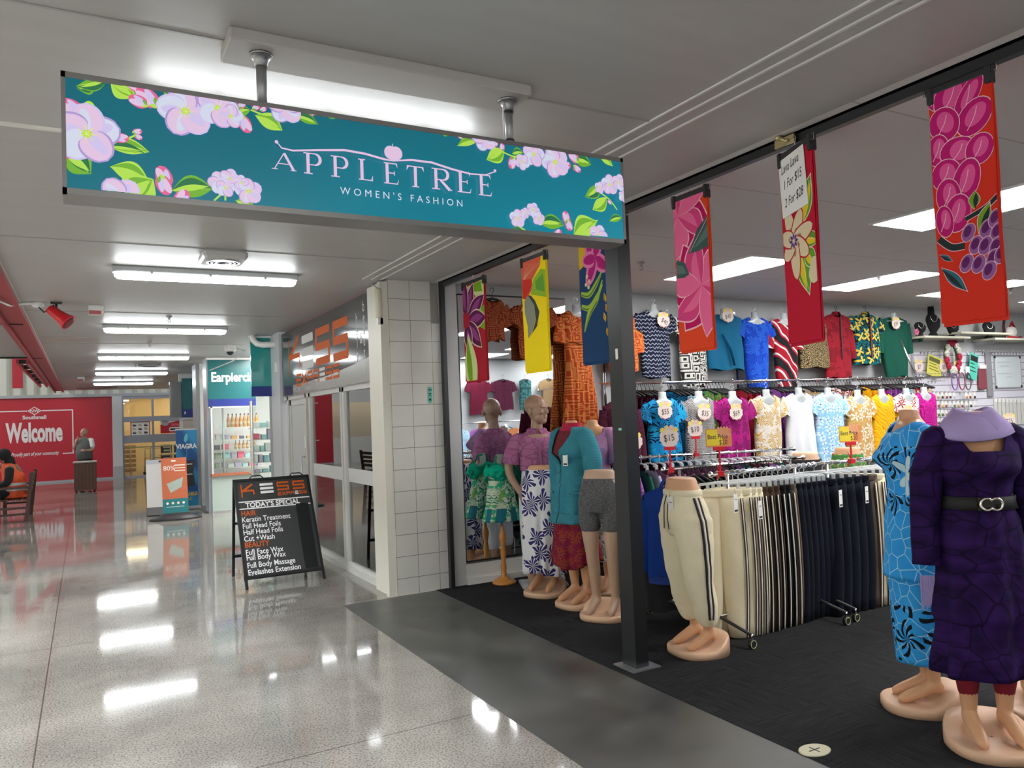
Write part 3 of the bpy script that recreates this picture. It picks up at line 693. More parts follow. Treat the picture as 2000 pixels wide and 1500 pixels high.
# red horn speaker, its junction box and flex
t = thing('horn_siren', 'red horn siren on the lane ceiling at left', 'siren', (-.23, 9.05, CZ))
MB().box(-.05, .05, -.02, .02, -.02, 0).tube([(0, 0, -.02), (0, 0, -.06)], .012, 8).build('bracket', black, t)
d = Vector((.62, -.25, -.55)).normalized(); c0 = Vector((-.06, 0, -.07)); q = MB()
q.tube([c0 + d * k for k in (0, .02, .1, .18, .22, .235)], [.045, .05, .055, .068, .082, .085], 18); q.build('horn', redp, t)
MB().tube([c0 + d * .236, c0 + d * .24], [.07, .06], 18).build('mouth', mat('dark red', (.2, .0, .01), .5), t)
MB().tube([(-.02, 0, -.03), (-.06, -.01, -.09), (-.11, -.02, -.11), (-.15, -.02, -.06)], .008, 6).build('cable', blackp, t)
t = thing('junction_box', 'round white junction box beside the red horn siren', 'junction box', (-.39, 9.08, CZ)); MB().lathe([(.05, 0), (.055, -.04), (.04, -.055)]).build('box', whitep, t)
tag(MB().tube([(-.43, 9.08, CZ - .015), (-.52, 9.1, CZ - .02), (-.62, 8.95, CZ - .06), (-.74, 8.6, CZ - .04), (-.82, 8.0, CZ + .02)], .014, 8).build('conduit', whitep), 'white conduit from the junction box over the red beam', 'conduit')
t = thing('exit_beacon', 'small white box with a red band on the lane ceiling', 'alarm box', (.13, 9.22, CZ)); MB().bbox(-.075, .075, -.06, .06, -.10, 0, .008).build('case', whitep, t); MB().box(-.072, .045, -.0605, -.058, -.10, -.06).build('red_band', mat('faded red', (.5, .12, .13), .5), t)
t = thing('exit_beacon', 'distant white box with red band near last batten', 'alarm box', (-.05, 21.3, CZ)); MB().bbox(-.075, .075, -.06, .06, -.10, 0, .008).build('case', whitep, t); MB().box(-.072, .045, -.0605, -.058, -.10, -.06).build('red_band', mat('faded red'), t)
struct('trim_16', MB().box(-.5, .2, 12.35, 12.9, CZ - .012, CZ), mat('patched ceiling', (.45, .38, .35), .5))
# shutter guide rail hanging along the red beam
t = thing('shutter_rail', 'black and red slotted steel rail hung beyond the red beam', 'rail', (-.86, 17.2, CZ + .02)); q = MB()
q.box(-.02, .02, -1.2, 7, -.12, -.04); q.box(-.17, -.13, -1.2, 7, -.12, -.04); q.build('rails', mat('red steel'), t)
for k in range(6): MB().box(-.17, .02, -1.1 + k * 1.3, -.95 + k * 1.3, -.10, -.03).build('cross_bar', black, t)

# ------------------------------------------------------------------ the hanging light-box sign
SY = 2.70
def sxz(px, py): v = on_y(px, py, SY - .085); return v.x, v.z
x0, zt = sxz(118, 141); x1, _ = sxz(1216, 306); _, zb = sxz(122, 380); zt = (zt + sxz(1215, 306)[1]) / 2; zb = (zb + sxz(1215, 473)[1]) / 2
sign = thing('hanging_sign', 'long illuminated teal hanging sign with apple blossom and lettering', 'sign', (0, 0, 0))
y0, y1 = SY - .085, SY + .045
fm = mat('sign frame', (.30, .29, .28), .35, .7)
q = MB().box(x0, x1, y0 + .012, y1, zb, zt).box(x0, x1, y0, y0 + .012, zb, zb + .018).box(x0, x1, y0, y0 + .012, zt - .018, zt).box(x0, x0 + .012, y0, y0 + .012, zb, zt).box(x1 - .012, x1, y0, y0 + .012, zb, zt)
q.build('case', fm, sign)
FW, FH = x1 - x0 - .024, zt - zb - .036
mp = mat('backlit teal panel', (0, .05, .06), .25); N = NT(mp); tc = N.n('ShaderNodeTexCoord'); spx = N.n('ShaderNodeSeparateXYZ', {0: tc.outputs['Object']})
nz = N.n('ShaderNodeTexNoise', {'Vector': tc.outputs['Object'], 'Scale': 1.6, 'Detail': 1.})
f = N.n('ShaderNodeMapRange', {0: spx.outputs[0], 1: x0, 2: x1, 3: 0., 4: 1.}).outputs[0]; fz = N.n('ShaderNodeMapRange', {0: spx.outputs[2], 1: zb, 2: zt, 3: 1., 4: .35}).outputs[0]
ff = N.math('MULTIPLY', N.math('ADD', N.math('MULTIPLY', f, .6), N.math('MULTIPLY', nz.outputs[0], .5)), fz)
N.set(N.b.inputs['Emission Color'], N.mix(ff, (.004, .085, .125), (.004, .27, .39))); N.b.inputs['Emission Strength'].default_value = .56
MB().box(x0 + .012, x1 - .012, y0 + .002, y0 + .012, zb + .018, zt - .018).build('backlit_panel', mp, sign)
def em(n, c, s=.95): return mat(n, tuple(v * .3 for v in c), .4, emit=c, es=s * .55)
SG = [em('lit white pink', (.72, .52, .72)), em('lit lilac', (.60, .52, .80)), em('lit rose', (.72, .12, .28)), em('lit yellow', (.75, .75, .2)),
      em('lit green', (.16, .42, .03)), em('lit lime', (.42, .70, .08)), em('lit dark green', (.02, .16, .06)), em('lit pale', (.62, .66, .80)), em('lit deep lilac', (.40, .30, .62))]
M = frame((x0 + .012, y0 + .002, zb + .018), *FACE); A = Art(M, (0, FW, 0, FH))
def S(px, py): a, b = sxz(px, py); return a - x0 - .012, b - zb - .018
UP = FW / 1085.
def blossom(px, py, r, a0=.3, tint=0):
    x, y = S(px, py); r *= UP
    for k in range(5):
        a = a0 + k * 2 * PI / 5
        A.petal(x, y, a, r, r * 1.02, 1 if (k + tint) % 2 else 8, .8); A.petal(x, y, a, r * .95, r * .88, 0 if (k + tint) % 3 else 7, .8); A.petal(x + math.cos(a + .3) * r * .1, y + math.sin(a + .3) * r * .1, a + .12, r * .72, r * .34, 7 if k % 2 else 1, .8)
    A.oval(x, y, r * .15, r * .13, 0, 5)
    for k in range(7): A.stroke([(x, y), (x + math.cos(k * .9) * r * .28, y + math.sin(k * .9) * r * .28)], r * .025, 3)
def bud(px, py, r, a):
    x, y = S(px, py); r *= UP; ex, ey = x - math.cos(a) * r, y - math.sin(a) * r
    A.petal(ex, ey, a, r * 2.1, r * 1.5, 2, .8); A.petal(ex, ey, a + .18, r * 2.0, r * .8, 0, .8); A.petal(ex, ey, a - .25, r * 1.7, r * .6, 1, .8); A.petal(ex - math.cos(a) * r * .2, ey - math.sin(a) * r * .2, a + .5, r * .8, r * .35, 5); A.petal(ex, ey, a - .6, r * .8, r * .35, 4)
def lf(px, py, qx, qy, wd, light=False):
    x, y = S(px, py); u, v = S(qx, qy); L = math.hypot(u - x, v - y); a = math.atan2(v - y, u - x)
    A.petal(x, y, a, L, wd * UP, 5 if light else 4, 1.1, bend=.08); A.petal(x, y, a, L * .97, wd * UP * .55, 4 if light else 6, 1.1, bend=.14); A.petal(x, y, a + .06, L * .9, wd * UP * .28, 5, 1.1, bend=.02); A.stroke([(x, y), (x + math.cos(a) * L * .9, y + math.sin(a) * L * .9)], .002, 5)
def stem(pts, wd=3): A.stroke([S(*p) for p in pts], wd * UP, 5)
for L in ((188, 165, 150, 172, 22), (210, 155, 148, 168, 20), (215, 158, 262, 192, 40, 1), (262, 195, 300, 165, 22), (330, 175, 395, 195, 40, 1), (340, 195, 320, 180, 26), (150, 215, 195, 225, 34, 1), (125, 300, 178, 340, 42), (210, 285, 292, 297, 26, 1), (205, 285, 285, 300, 14), (215, 325, 292, 355, 34, 1), (250, 392, 300, 350, 60, 1), (205, 365, 240, 372, 34), (335, 372, 418, 368, 38), (400, 185, 470, 205, 34), (455, 220, 490, 215, 22), (498, 225, 552, 255, 30, 1), (575, 225, 622, 243, 20), (460, 392, 498, 406, 18, 1), (636, 222, 655, 232, 12), (862, 260, 876, 264, 12), (893, 285, 935, 275, 18, 1), (985, 290, 950, 312, 32, 1), (1000, 300, 1022, 298, 20), (1058, 288, 1105, 305, 34, 1), (1120, 310, 1155, 322, 30), (1170, 305, 1197, 325, 18, 1), (1175, 360, 1142, 385, 28), (1185, 385, 1157, 410, 30, 1), (1052, 435, 1102, 440, 32), (1168, 430, 1120, 445, 26, 1), (1120, 460, 1165, 432, 50, 1), (998, 448, 1025, 455, 16), (1190, 432, 1215, 425, 18)): lf(*L)
for p_ in ([(165, 155), (225, 160), (262, 180)], [(262, 185), (330, 200)], [(418, 392), (440, 375), (470, 370)], [(440, 375), (435, 355)], [(490, 215), (520, 225), (560, 222)], [(960, 285), (1000, 305), (1040, 310)], [(1010, 440), (1030, 452), (1060, 460)], [(1170, 375), (1190, 390), (1205, 410)], [(240, 275), (270, 262)], [(440, 392), (440, 372)]): stem(p_)
for b_ in ((140, 210, 17, 2.6), (262, 168, 12, 2.6), (288, 190, 19, 2.4), (270, 198, 14, 2.8), (320, 345, 17, 1.9), (320, 362, 16, -1.2), (355, 387, 15, 1.0), (478, 243, 15, -1.1), (472, 205, 8, .9), (500, 210, 7, .6), (514, 214, 6, .5), (268, 258, 7, .4), (270, 268, 6, -.4), (610, 222, 6, .3), (140, 290, 17, -2.), (236, 270, 11, 0), (898, 267, 6, 2.6), (1000, 318, 13, -1.9), (980, 288, 8, 1.4), (1105, 330 - 5, 12, .5), (1120, 308, 14, 2.5), (1126, 330, 10, -.5), (1105, 425, 13, 1.8), (1110, 440, 12, -1.2), (1088, 458, 12, .8), (1190, 395, 6, 2.5), (968, 282, 6, 1.)): bud(*b_)
for f_ in ((170, 262, 50, .3, 0), (362, 218, 46, .5, 1), (425, 212, 36, .1, 0), (450, 228, 22, 4.0, 1), (556, 208, 34, 4.2, 0), (235, 388, 36, .9, 1), (428, 358, 20, .6, 0), (448, 350, 18, 1.3, 1), (440, 368, 17, .2, 0), (485, 375, 24, .5, 1), (470, 358, 14, 1.5, 0), (1082, 318, 36, .7, 1), (1040, 303, 28, .2, 0), (1018, 318, 18, 3.5, 1), (943, 270, 30, 4.4, 0), (1188, 362, 24, .4, 1), (1206, 358, 20, 1.4, 0), (1168, 368, 14, .1, 1), (1214, 385, 14, 0., 0), (1008, 428, 20, .3, 1), (1038, 412, 17, 1.2, 0), (1048, 428, 16, .2, 1), (1165, 462, 26, 1.2, 0), (1022, 418, 12, .2, 0)): blossom(*f_)
LT = 0
for i, px in enumerate((530, 593, 646, 697, 747, 792, 842, 890, 931)):
    pb_ = (332, 341, 347, 353, 360, 366, 371, 377, 383)[i]; x, y = S(px, pb_); serif(A, 'APPLETREE'[i], x, y, S(px, pb_ - 41)[1] - y if i else S(px, pb_ - 33)[1] - y, (42, 33, 33, 31, 33, 36, 38, 34, 34)[i] * UP, 0)
x, y = S(662, 383); A.text("WOMEN'S FASHION", .036, x, S(662, 381)[1], 7, space=1.62, width=S(868, 396)[0] - x and .98)
sw = [(540, 282), (548, 292), (570, 297), (620, 296), (670, 296), (710, 303), (745, 313), (765, 317), (800, 315), (840, 320), (880, 333), (915, 342), (945, 344), (962, 338)]
A.stroke([S(*p_) for p_ in sw], [.003, .005, .006, .007, .008, .008, .008, .004, .008, .008, .008, .006, .005, .004], 0); A.oval(*S(538, 280), .006, .006, 0, 0); A.oval(*S(963, 336), .006, .006, 0, 0)
ax, ay = S(765, 302); A.oval(ax - .010, ay + .001, .024, .025, 0, 0); A.oval(ax + .011, ay + .001, .024, .025, 0, 0); A.oval(ax, ay - .006, .026, .021, 0, 0); A.stroke([(ax, ay + .02), (ax - .002, ay + .035)], .003, 0)
A.build('printed_artwork', SG, sign)
# posts and ceiling board of the sign
bm = MB().bbox(.44, 1.60, 2.62, 2.82, CZ - .045, CZ, .006); bm.build('mounting_board', mat('board paint', (.46, .44, .42), .6), sign)
for x in (.555, 1.53):
    q = MB().cyl((x, SY - .0, zt - .005), .018, CZ - .045 - zt, 14); q.build('pole', steel, sign)
    MB().lathe([(.04, -.008), (.04, 0), (.022, -.03), (.022, -.045)], (x, SY, CZ - .045)).build('flange', steel, sign)
MB().tube([(1.505, SY - .01, CZ - .06), (1.50, SY - .01, CZ - .12), (1.505, SY - .01, zt + .005)], .004, 6).build('cable', whitep, sign)
for z in (zt + .03, CZ - .1): MB().lathe([(.021, 0), (.021, .006)], (1.53, SY, z)).build('cable_tie', black, sign)

ORD = ['first', 'second', 'third', 'fourth', 'fifth', 'sixth', 'seventh', 'eighth', 'ninth', 'tenth', 'eleventh', 'twelfth', 'thirteenth', 'fourteenth', 'fifteenth', 'sixteenth', 'seventeenth', 'eighteenth', 'nineteenth', 'twentieth', 'twenty-first', 'twenty-second']

# ------------------------------------------------------------------ hair and beauty salon front (lane side, beyond the pillar)
alw = mat('white aluminium frame', (.56, .56, .54), .35)
struct('wall_salon', MB().box(2.6, 5.6, 7.36, 7.42, 0, CZ).box(5.5, 5.6, 7.4, 11.6, 0, CZ), mat('salon wall', (.66, .66, .66), .6))
struct('wall_salon', MB().box(2.6, 5.5, 11.52, 11.6, 0, CZ), mat('salon pink wall', (.70, .33, .38), .6))
# salon shop fittings seen through the glass
t = thing('salon_light', 'square light panel on the salon ceiling', 'ceiling light', (3.9, 9.4, CZ)); MB().box(-.3, .3, -.5, .5, -.02, 0).build('diffuser', pan_m, t); MB().box(-.33, .33, -.53, -.5, -.03, 0).box(-.33, .33, .5, .53, -.03, 0).build('frame', whitep, t)
F = struct('window_2', MB(), alw); q = MB()
ys = [7.36, 7.44, 8.45, 8.56, 8.86, 8.93, 9.95, 10.12, 10.44, 10.52, 11.10, 11.30]
for a, b in ((7.36, 7.46), (8.44, 8.54), (8.54, 8.86), (9.92, 10.02), (10.12, 10.44), (11.12, 11.34)): 
    q.box(2.53, 2.60, a, a + .075, 0, 2.03) if b - a < .3 else q.box(2.53, 2.60, a, a + .06, 0, 2.03)
q.box(2.53, 2.60, 7.36, 11.4, 1.98, 2.04).box(2.51, 2.62, 7.36, 11.4, 0, .06)
for a in (7.4,): q.box(2.535, 2.595, a, 11.3, .06, .1)
me_o = q.build('frame_bars', alw, F)
for a, b in ((7.43, 8.44), (8.61, 9.92), (10.0, 10.12)): MB().box(2.562, 2.568, a, b, .1, 1.98).build('pane', glass, F)
for a, b in ((7.43, 8.44), (8.61, 9.92)): MB().box(2.558, 2.561, a, b, .98, 1.13).build('frosted_band', mat('frosted band', (.6, .6, .6), .5), F)
D = struct('door_1', MB().box(2.55, 2.58, 10.2, 10.26, .06, 1.98).box(2.55, 2.58, 11.04, 11.12, .06, 1.98).box(2.55, 2.58, 10.2, 11.12, 1.9, 1.98).box(2.55, 2.58, 10.2, 11.12, .06, .16), alw)
MB().box(2.562, 2.568, 10.26, 11.04, .16, 1.9).build('pane', mat('door frosted glass', (.50, .53, .54), .3), D)
MB().tube([(2.55, 10.32, 1.2), (2.50, 10.32, 1.2), (2.50, 10.32, .85), (2.55, 10.32, .85)], .012, 8).build('door_handle', alu, D)
tag(MB().bbox(2.515, 2.53, 10.13, 10.19, 1.32, 1.48, .005).build('card_reader', whitep), 'white door switch on the salon door frame', 'switch')
tag(MB().box(2.9, 2.91, 8.7, 10.4, .3, 1.95).build('pink_reflection_panel', mat('painted pink reflection', (.85, .38, .44), .5)), 'added pink panel imitating the red reflection in the salon glass', 'panel')  # added sheet; its pink stands in for the red wall's reflection
# fascia board
FX = 2.50
sg = thing('salon_fascia_sign', 'dark grey salon fascia sign with orange and white lettering', 'sign', (0, 0, 0))
yA, yB, zA, zB = 11.30, 7.345, 2.04, 2.93
MB().box(FX, FX + .05, yB, yA, zA, zB).build('board', mat('fascia grey', (.055, .057, .060), .10, spec=.6), sg)
A = Art(frame((FX, yA, zA), *SIDE), (0, yA - yB, 0, zB - zA)); L = yA - yB
A.poly([(.62, 0), (L, 0), (L, .25), (L * .83, .20), (L * .62, .155), (L * .35, .13), (.62, .13)], 2)
def F_(px, py): v = on_x(px, py, FX); return yA - v.y, v.z - zA
# main word: pixel anchors on the board
def U(px): return F_(px, 700)[0]
techno(A, 'k', U(564), .36, .40, U(585) - U(564), 0, 0, 1)
techno(A, '=', U(590), .30, .44, U(612) - U(590), 0, 0, 1); techno(A, 'S', U(617), .30, .45, U(645) - U(617), 0, 0, 1); techno(A, 'S', U(651), .29, .46, U(681) - U(651), 0, 0, 1)
techno(A, 'EXPR=SS', U(578), .10, .165, (U(664) - U(578)) / 7 - .04, .04, 0, 1)
for i, ch in enumerate('beauty'): A.text(ch, .165, U(713), .72 - i * .118, 1, 'CENTER', .8)
for i, ch in enumerate('holp'.replace('o', 'e', 0)): A.text(ch if ch != 'l' else 'I', .165, U(699), .62 - i * .125, 1, 'CENTER', .8)
A.text('&', .165, U(707), .40, 1, 'CENTER', .8)
A.text('Ph 09 215 0039', .085, .68, .03, 1, width=.62); A.text('www.kessexpress.co.nz', .085, 1.30, .03, 1, width=.62); A.rect(1.22, .02, 1.225, .12, 1)
A.build('lettering', [mat('fascia orange', (.62, .12, .02), .6, spec=.1), mat('fascia white', (.70, .70, .68), .6, spec=.1), mat('fascia stone grey', (.26, .255, .23), .25)], sg)
# white pvc junction unit on the pillar trim with its cable
t = thing('door_sensor', 'cream tube-shaped lamp fitting on the pillar trim', 'lamp', (2.45, 6.95, 2.75)); MB().lathe([(.028, -.14), (.034, -.13), (.034, .13), (.028, .14)], seg=16).build('tube', mat('aged cream plastic', (.62, .58, .46), .4), t)
MB().box(-.02, .03, -.02, .02, -.20, -.14).build('socket', whitep, t); MB().tube([(0, 0, .14), (-.03, .03, .17), (-.05, .12, .21)], .007, 6).build('cable', greyp, t)
t = thing('tile_sticker', 'small mint green sticker on the white tiles', 'sticker', (2.925, 6.915, 1.87)); A = Art(frame((0, 0, 0), *FACE)); A.poly(rrect(-.022, -.08, .022, .08, .02), 0)
A.rect(-.016, .045, .016, .055, 1); A.rect(-.014, .01, .012, .018, 1); A.rect(-.012, -.005, .008, .002, 1); A.rect(-.012, -.055, .010, -.035, 1); A.build('print', [mat('mint sticker', (.10, .50, .38), .5), ink], t)
# white pilaster, pipe and small boxes between the salon and the pharmacy
struct('wall_pilaster', MB().box(2.47, 2.62, 11.34, 12.1, 0, CZ), mat('pilaster white', (.60, .62, .65), .5))
t = thing('pvc_pipe', 'bent white pvc pipe high on the white pilaster', 'pipe', (0, 0, 0)); MB().tube([(2.20, 11.80, CZ - .0), (2.20, 11.80, CZ - .07), (2.25, 11.78, CZ - .13), (2.33, 11.74, CZ - .15), (2.55, 11.6, CZ - .15)], .045, 14).build('pipe', whitep, t); MB().tube([(2.50, 11.62, CZ - .15), (2.55, 11.6, CZ - .15)], .052, 14).build('collar', whitep, t)
tag(MB().bbox(2.44, 2.47, 11.45, 11.55, 2.40, 2.54, .006).build('switch_box', whitep), 'small white switch box on the white pilaster below the pipe', 'switch')
t = thing('security_camera', 'white dome security camera under the lane ceiling', 'camera', (2.10, 13.2, CZ)); MB().bbox(-.08, .08, -.08, .08, -.12, 0, .02).build('housing', whitep, t); MB().ball((0, 0, -.12), .062, .062, .06).build('dome', black, t)
MB().tube([(.08, 0, -.06), (.2, -.2, -.12), (.1, .4, -.24), (-.2, .9, -.36)], .010, 6).build('cable', whitep, t)

# ------------------------------------------------------------------ pharmacy front
teal = mat('pharmacy teal', (.004, .115, .125), .25, spec=.6); teal2 = mat('pharmacy bright teal', (.01, .27, .26), .12, spec=.8); navyb = mat('pharmacy blue', (.015, .03, .20), .3)
t = thing('pharmacy_fascia_sign', 'teal fascia panel with a white word and blue foot', 'sign', (0, 0, 0))
MB().box(2.08, 2.95, 15.7, 15.78, 2.17, CZ - .05).build('board', teal, t); MB().box(2.08, 2.95, 15.695, 15.78, 2.03, 2.17).build('blue_band', navyb, t)
MB().box(2.05, 3.0, 15.66, 15.8, CZ - .05, CZ - .01).build('top_trim', whitep, t)
A = Art(frame((2.08, 15.70, 2.17), *FACE)); A.text('Earpiercin', .25, .05, .34, 0, width=.80, bold=.008); A.build('lettering', whitev, t)
t = thing('pharmacy_glass_sign', 'taller glossy teal panel with blue foot beside the white pilaster', 'sign', (0, 0, 0))
MB().box(2.18, 2.47, 11.9, 11.94, 2.22, CZ - .03).build('board', teal2, t); MB().box(2.18, 2.47, 11.895, 11.94, 2.07, 2.22).build('blue_band', navyb, t); MB().box(2.16, 2.48, 11.88, 11.96, CZ - .03, CZ - .0).build('top_trim', whitep, t)
t = thing('pharmacy_blade_sign', 'narrow dark teal sign beside the pharmacy doorway', 'sign', (0, 0, 0))
MB().box(2.10, 2.34, 20.4, 20.48, 2.1, CZ - .12).build('board', teal, t); MB().box(2.10, 2.34, 20.39, 20.48, 1.9, 2.1).build('blue_band', navyb, t); MB().box(1.82, 2.08, 20.42, 20.46, 1.9, CZ - .2).build('glass_blade', mat('glossy grey glass', (.2, .2, .2), .05, spec=.9), t); MB().box(2.14, 2.17, 20.385, 20.39, 1.98, 2.04).build('white_mark', paper, t)
F = struct('window_3', MB().box(2.11, 2.14, 15.7, 15.76, .72, 2.03).box(2.08, 2.9, 15.7, 15.78, 2.0, 2.03), alw); MB().box(2.14, 2.95, 15.73, 15.735, .78, 2.0).build('pane', glass, F)
MB().box(2.19, 2.47, 11.92, 11.925, .3, 2.07).build('pane', glass, F); MB().box(2.18, 2.19, 11.91, 11.935, .0, 2.07).build('edge', alu, F)
struct('wall_pharmacy', MB().box(2.11, 3.0, 15.72, 15.78, 0.03, .72), mat('pale green glass panel', (.42, .50, .46), .15))
struct('trim_17', MB().box(2.10, 3.0, 15.66, 15.78, .70, .745), mat('terracotta sill', (.40, .12, .06), .5)); struct('trim_18', MB().box(2.10, 3.0, 15.70, 15.78, 0, .04), alu)
struct('wall_pharmacy', MB().box(2.125, 4.6, 17.3, 17.38, 0, CZ).box(4.5, 4.6, 12, 17.3, 0, CZ).box(2.62, 4.6, 11.62, 11.7, 0, CZ), white)
# pharmacy doorway and wall further down the lane
struct('wall_pharmacy', MB().box(2.06, 2.12, 17.4, 18.0, 0, CZ).box(2.35, 2.42, 18.0, 20.4, 0, CZ).box(2.06, 2.12, 15.8, 16.3, 0, CZ), mat('pale blue white frame', (.50, .54, .58), .3))
struct('wall_pharmacy', MB().box(3.15, 3.3, 20.5, 28, 0, CZ).box(2.04, 3.2, 20.48, 20.56, 0, CZ).box(3.3, 8.2, 28, 28.1, 0, CZ), mat('lane end wall', (.60, .60, .60), .5))
struct('door_2', MB().box(2.12, 2.36, 20.44, 20.5, 0, 1.84), mat('beige door', (.50, .44, .36), .5)); struct('trim_19', MB().box(2.08, 2.40, 20.42, 20.5, 1.84, 1.9), alw)
struct('trim_20', MB().box(2.0, 2.5, 15.9, 20.4, 0, .012), mat('grey mat', (.20, .20, .19), .8))
t = thing('pharmacy_light', 'long light inside the pharmacy window', 'ceiling light', (3.4, 14.4, CZ - .02)); MB().box(-.5, .7, -1.2, 1.1, -.03, 0).build('diffuser', pan_m, t); MB().box(-.52, .72, -1.22, 1.12, -.01, .01).build('frame', whitep, t)
# shelves with stock behind the pharmacy glass
sh = thing('pharmacy_shelving', 'white shelving unit behind the pharmacy glass', 'shelves', (2.2, 16.3, 0)); sm_ = mat('ivory shelf', (.70, .70, .62), .4)
for x in (0, .22): MB().tube([(x, 0, 0), (x, 0, 2.05)], .02, 8).build('upright', sm_, sh)
zs = (.82, 1.0, 1.18, 1.38, 1.62)
for z in zs: MB().box(-.02, 1.05, -.02, .3, z - .012, z).build('shelf', sm_, sh)
sh2 = thing('pharmacy_shelving', 'second shelving unit right behind the narrow pharmacy pane', 'shelves', (2.75, 13.4, 0))
MB().tube([(-.32, 0, 0), (-.32, 0, 2.05)], .02, 8).build('upright', sm_, sh2)
for z in (.85, 1.02, 1.2, 1.4, 1.6): MB().box(-.32, .5, -.02, .3, z - .012, z).build('shelf', sm_, sh2)
amber = mat('amber oil', (.60, .24, .02), .1, spec=.8); dark_cap = mat('dark cap', (.05, .03, .02), .4)
def bottle(x, y, z, h, label, grp):
    t = thing('oil_bottle', label, 'bottle', (x, y, z), group=grp); r = h * .13
    MB().lathe([(r, 0), (r * 1.03, h * .1), (r, h * .55), (r * .45, h * .78), (r * .35, h * .9)], seg=12).build('bottle_body', amber, t); MB().lathe([(r * .4, h * .9), (r * .4, h)], seg=10).build('cap', dark_cap, t)
    MB().lathe([(r * 1.04, h * .15), (r * 1.04, h * .42)], seg=12).build('paper_label', mat('amber label', (.65, .40, .15), .6), t)
for k in range(8): bottle(2.53 + k * .078, 16.36, 1.622, .27, 'amber oil bottle, ' + ORD[k] + ' from the left on the topmost pharmacy shelf', 'amber bottles on the upper shelf')
for k in range(6): bottle(2.66 + k * .075, 16.36, 1.182, .17, 'small amber oil bottle, ' + ORD[k] + ' from the left on the middle pharmacy shelf', 'amber bottles on the lower shelf')
rs = random.Random(3); pc = [mat('pack ' + n_, c, .5) for n_, c in (('pink', (.75, .12, .2)), ('pale', (.7, .75, .72)), ('green', (.35, .5, .3)), ('charcoal', (.08, .08, .12)), ('mauve', (.45, .4, .55)), ('aqua', (.3, .6, .62)), ('orange', (.7, .35, .1)))]
pn = ['pink', 'pale', 'pale green', 'charcoal', 'mauve', 'aqua', 'orange']
for si, (z, x0_, x1_) in enumerate(((.822, 2.26, 3.1), (1.002, 2.26, 3.1), (1.182, 2.26, 2.6), (1.382, 2.28, 3.0))):
    x = x0_; pi_ = -1
    while x < (x1_ if si != 2 else 2.5):
        pi_ += 1; wd = rs.uniform(.06, .13); hh = rs.uniform(.05, .13); c = rs.randrange(7)
        tag(MB().bbox(x, x + wd, 16.32, 16.45, z, z + hh, .004).build('medicine_pack', pc[c]), pn[c] + ' pack, %s along the %s shelf of the wide pharmacy window' % (ORD[pi_], ['bottom', 'second lowest', 'middle', 'second highest'][si]), 'pack', 'packs in the wide pharmacy window'); x += wd + rs.uniform(.01, .06)
for si, z in enumerate((.852, 1.022, 1.202, 1.402, 1.602)):
    x = 2.48; pi_ = -1
    while x < 3.1:
        pi_ += 1; wd = rs.uniform(.05, .10); hh = rs.uniform(.05, .14) * (1.4 if si > 2 else 1); c = rs.choice([0, 0, 1, 4, 5, 3])
        tag(MB().bbox(x, x + wd, 13.42, 13.55, z, z + hh, .004).build('medicine_pack', pc[c]), pn[c] + ' pack, %s along the %s shelf behind the narrow pane' % (ORD[pi_], ['lowest', 'second lowest', 'middle', 'second highest', 'highest'][si]), 'pack', 'packs behind the narrow pane'); x += wd + rs.uniform(.01, .04)

# ------------------------------------------------------------------ banner stands and pavement signs by the pharmacy
t = thing('roll_up_banner', 'tall blue roll-up banner with white and yellow writing', 'banner', (1.60, 16.9, 0))
bw = .40; MB().bbox(-.04, bw + .04, -.06, .06, 0, .07, .015).build('base', alu, t); MB().box(-.005, bw + .005, -.012, .012, 1.60, 1.63).build('top_rail', alu, t); MB().box(bw / 2 - .01, bw / 2 + .01, .02, .035, .05, 1.6).build('pole', alu, t)
mb2 = mat('banner blue', (.015, .12, .36), .4); N = NT(mb2); tc = N.n('ShaderNodeTexCoord'); wv = N.n('ShaderNodeTexWave', {'Vector': tc.outputs['Object'], 'Scale': .9, 'Distortion': 3., 'Detail': 0.}, bands_direction='DIAGONAL'); N.base(N.ramp(wv.outputs[0], [(.2, (.01, .09, .30)), (.8, (.03, .25, .50))]))
MB().box(0, bw, -.004, .004, .07, 1.60).build('sheet', mb2, t)
A = Art(frame((0, -.005, 0), *FACE), (0, bw, 0, 2)); A.text('VIAGRA', .13, .005, 1.23, 0, width=.83, bold=.004); A.oval(.19, 1.44, .035, .085, -.2, 1); A.stroke([(.19, 1.36), (.2, 1.1), (.15, .98)], .008, 1)
A.poly([(.04, .98), (.36, 1.0), (.32, .75), (.35, .48), (.06, .42), (.10, .72)], 2); A.rect(.10, .90, .30, .92, 0); A.rect(.1, .70, .3, .715, 0); A.text('AVAILABLE', .095, .01, .28, 3, width=.80, bold=.004); A.text('HERE', .09, .11, .18, 3, width=.8)
A.build('print', [whitev, mat('pill teal', (.1, .5, .55), .4), mat('banner charcoal', (.04, .045, .05), .5), mat('banner yellow', (.8, .6, .1), .5)], t)
t = thing('pavement_sign', 'orange and teal leaning pavement sign on a black rubber base', 'sign', (1.22, 15.35, 0)); Mt = Matrix.Rotation(math.radians(-14), 4, 'X')
q = MB(); q.mbox(Mt, 0, .43, -.008, .008, .10, 1.13); q.build('panel', mat('sign rust orange', (.42, .10, .035), .5), t)
A = Art(Mt @ frame((0, -.009, .10), *FACE), (0, .43, 0, 1.03)); A.rect(0, 0, .43, .27, 1); A.text('80%', .12, .03, .80, 2); A.rect(.22, .88, .4, .90, 2); A.rect(.22, .83, .4, .845, 2); A.rect(.22, .78, .4, .795, 2); A.poly([(.08, .55), (.36, .66), (.33, .48), (.14, .38)], 3)
for k in range(4): A.oval(.08 + k * .09, .19, .022, .022, 0, 2)
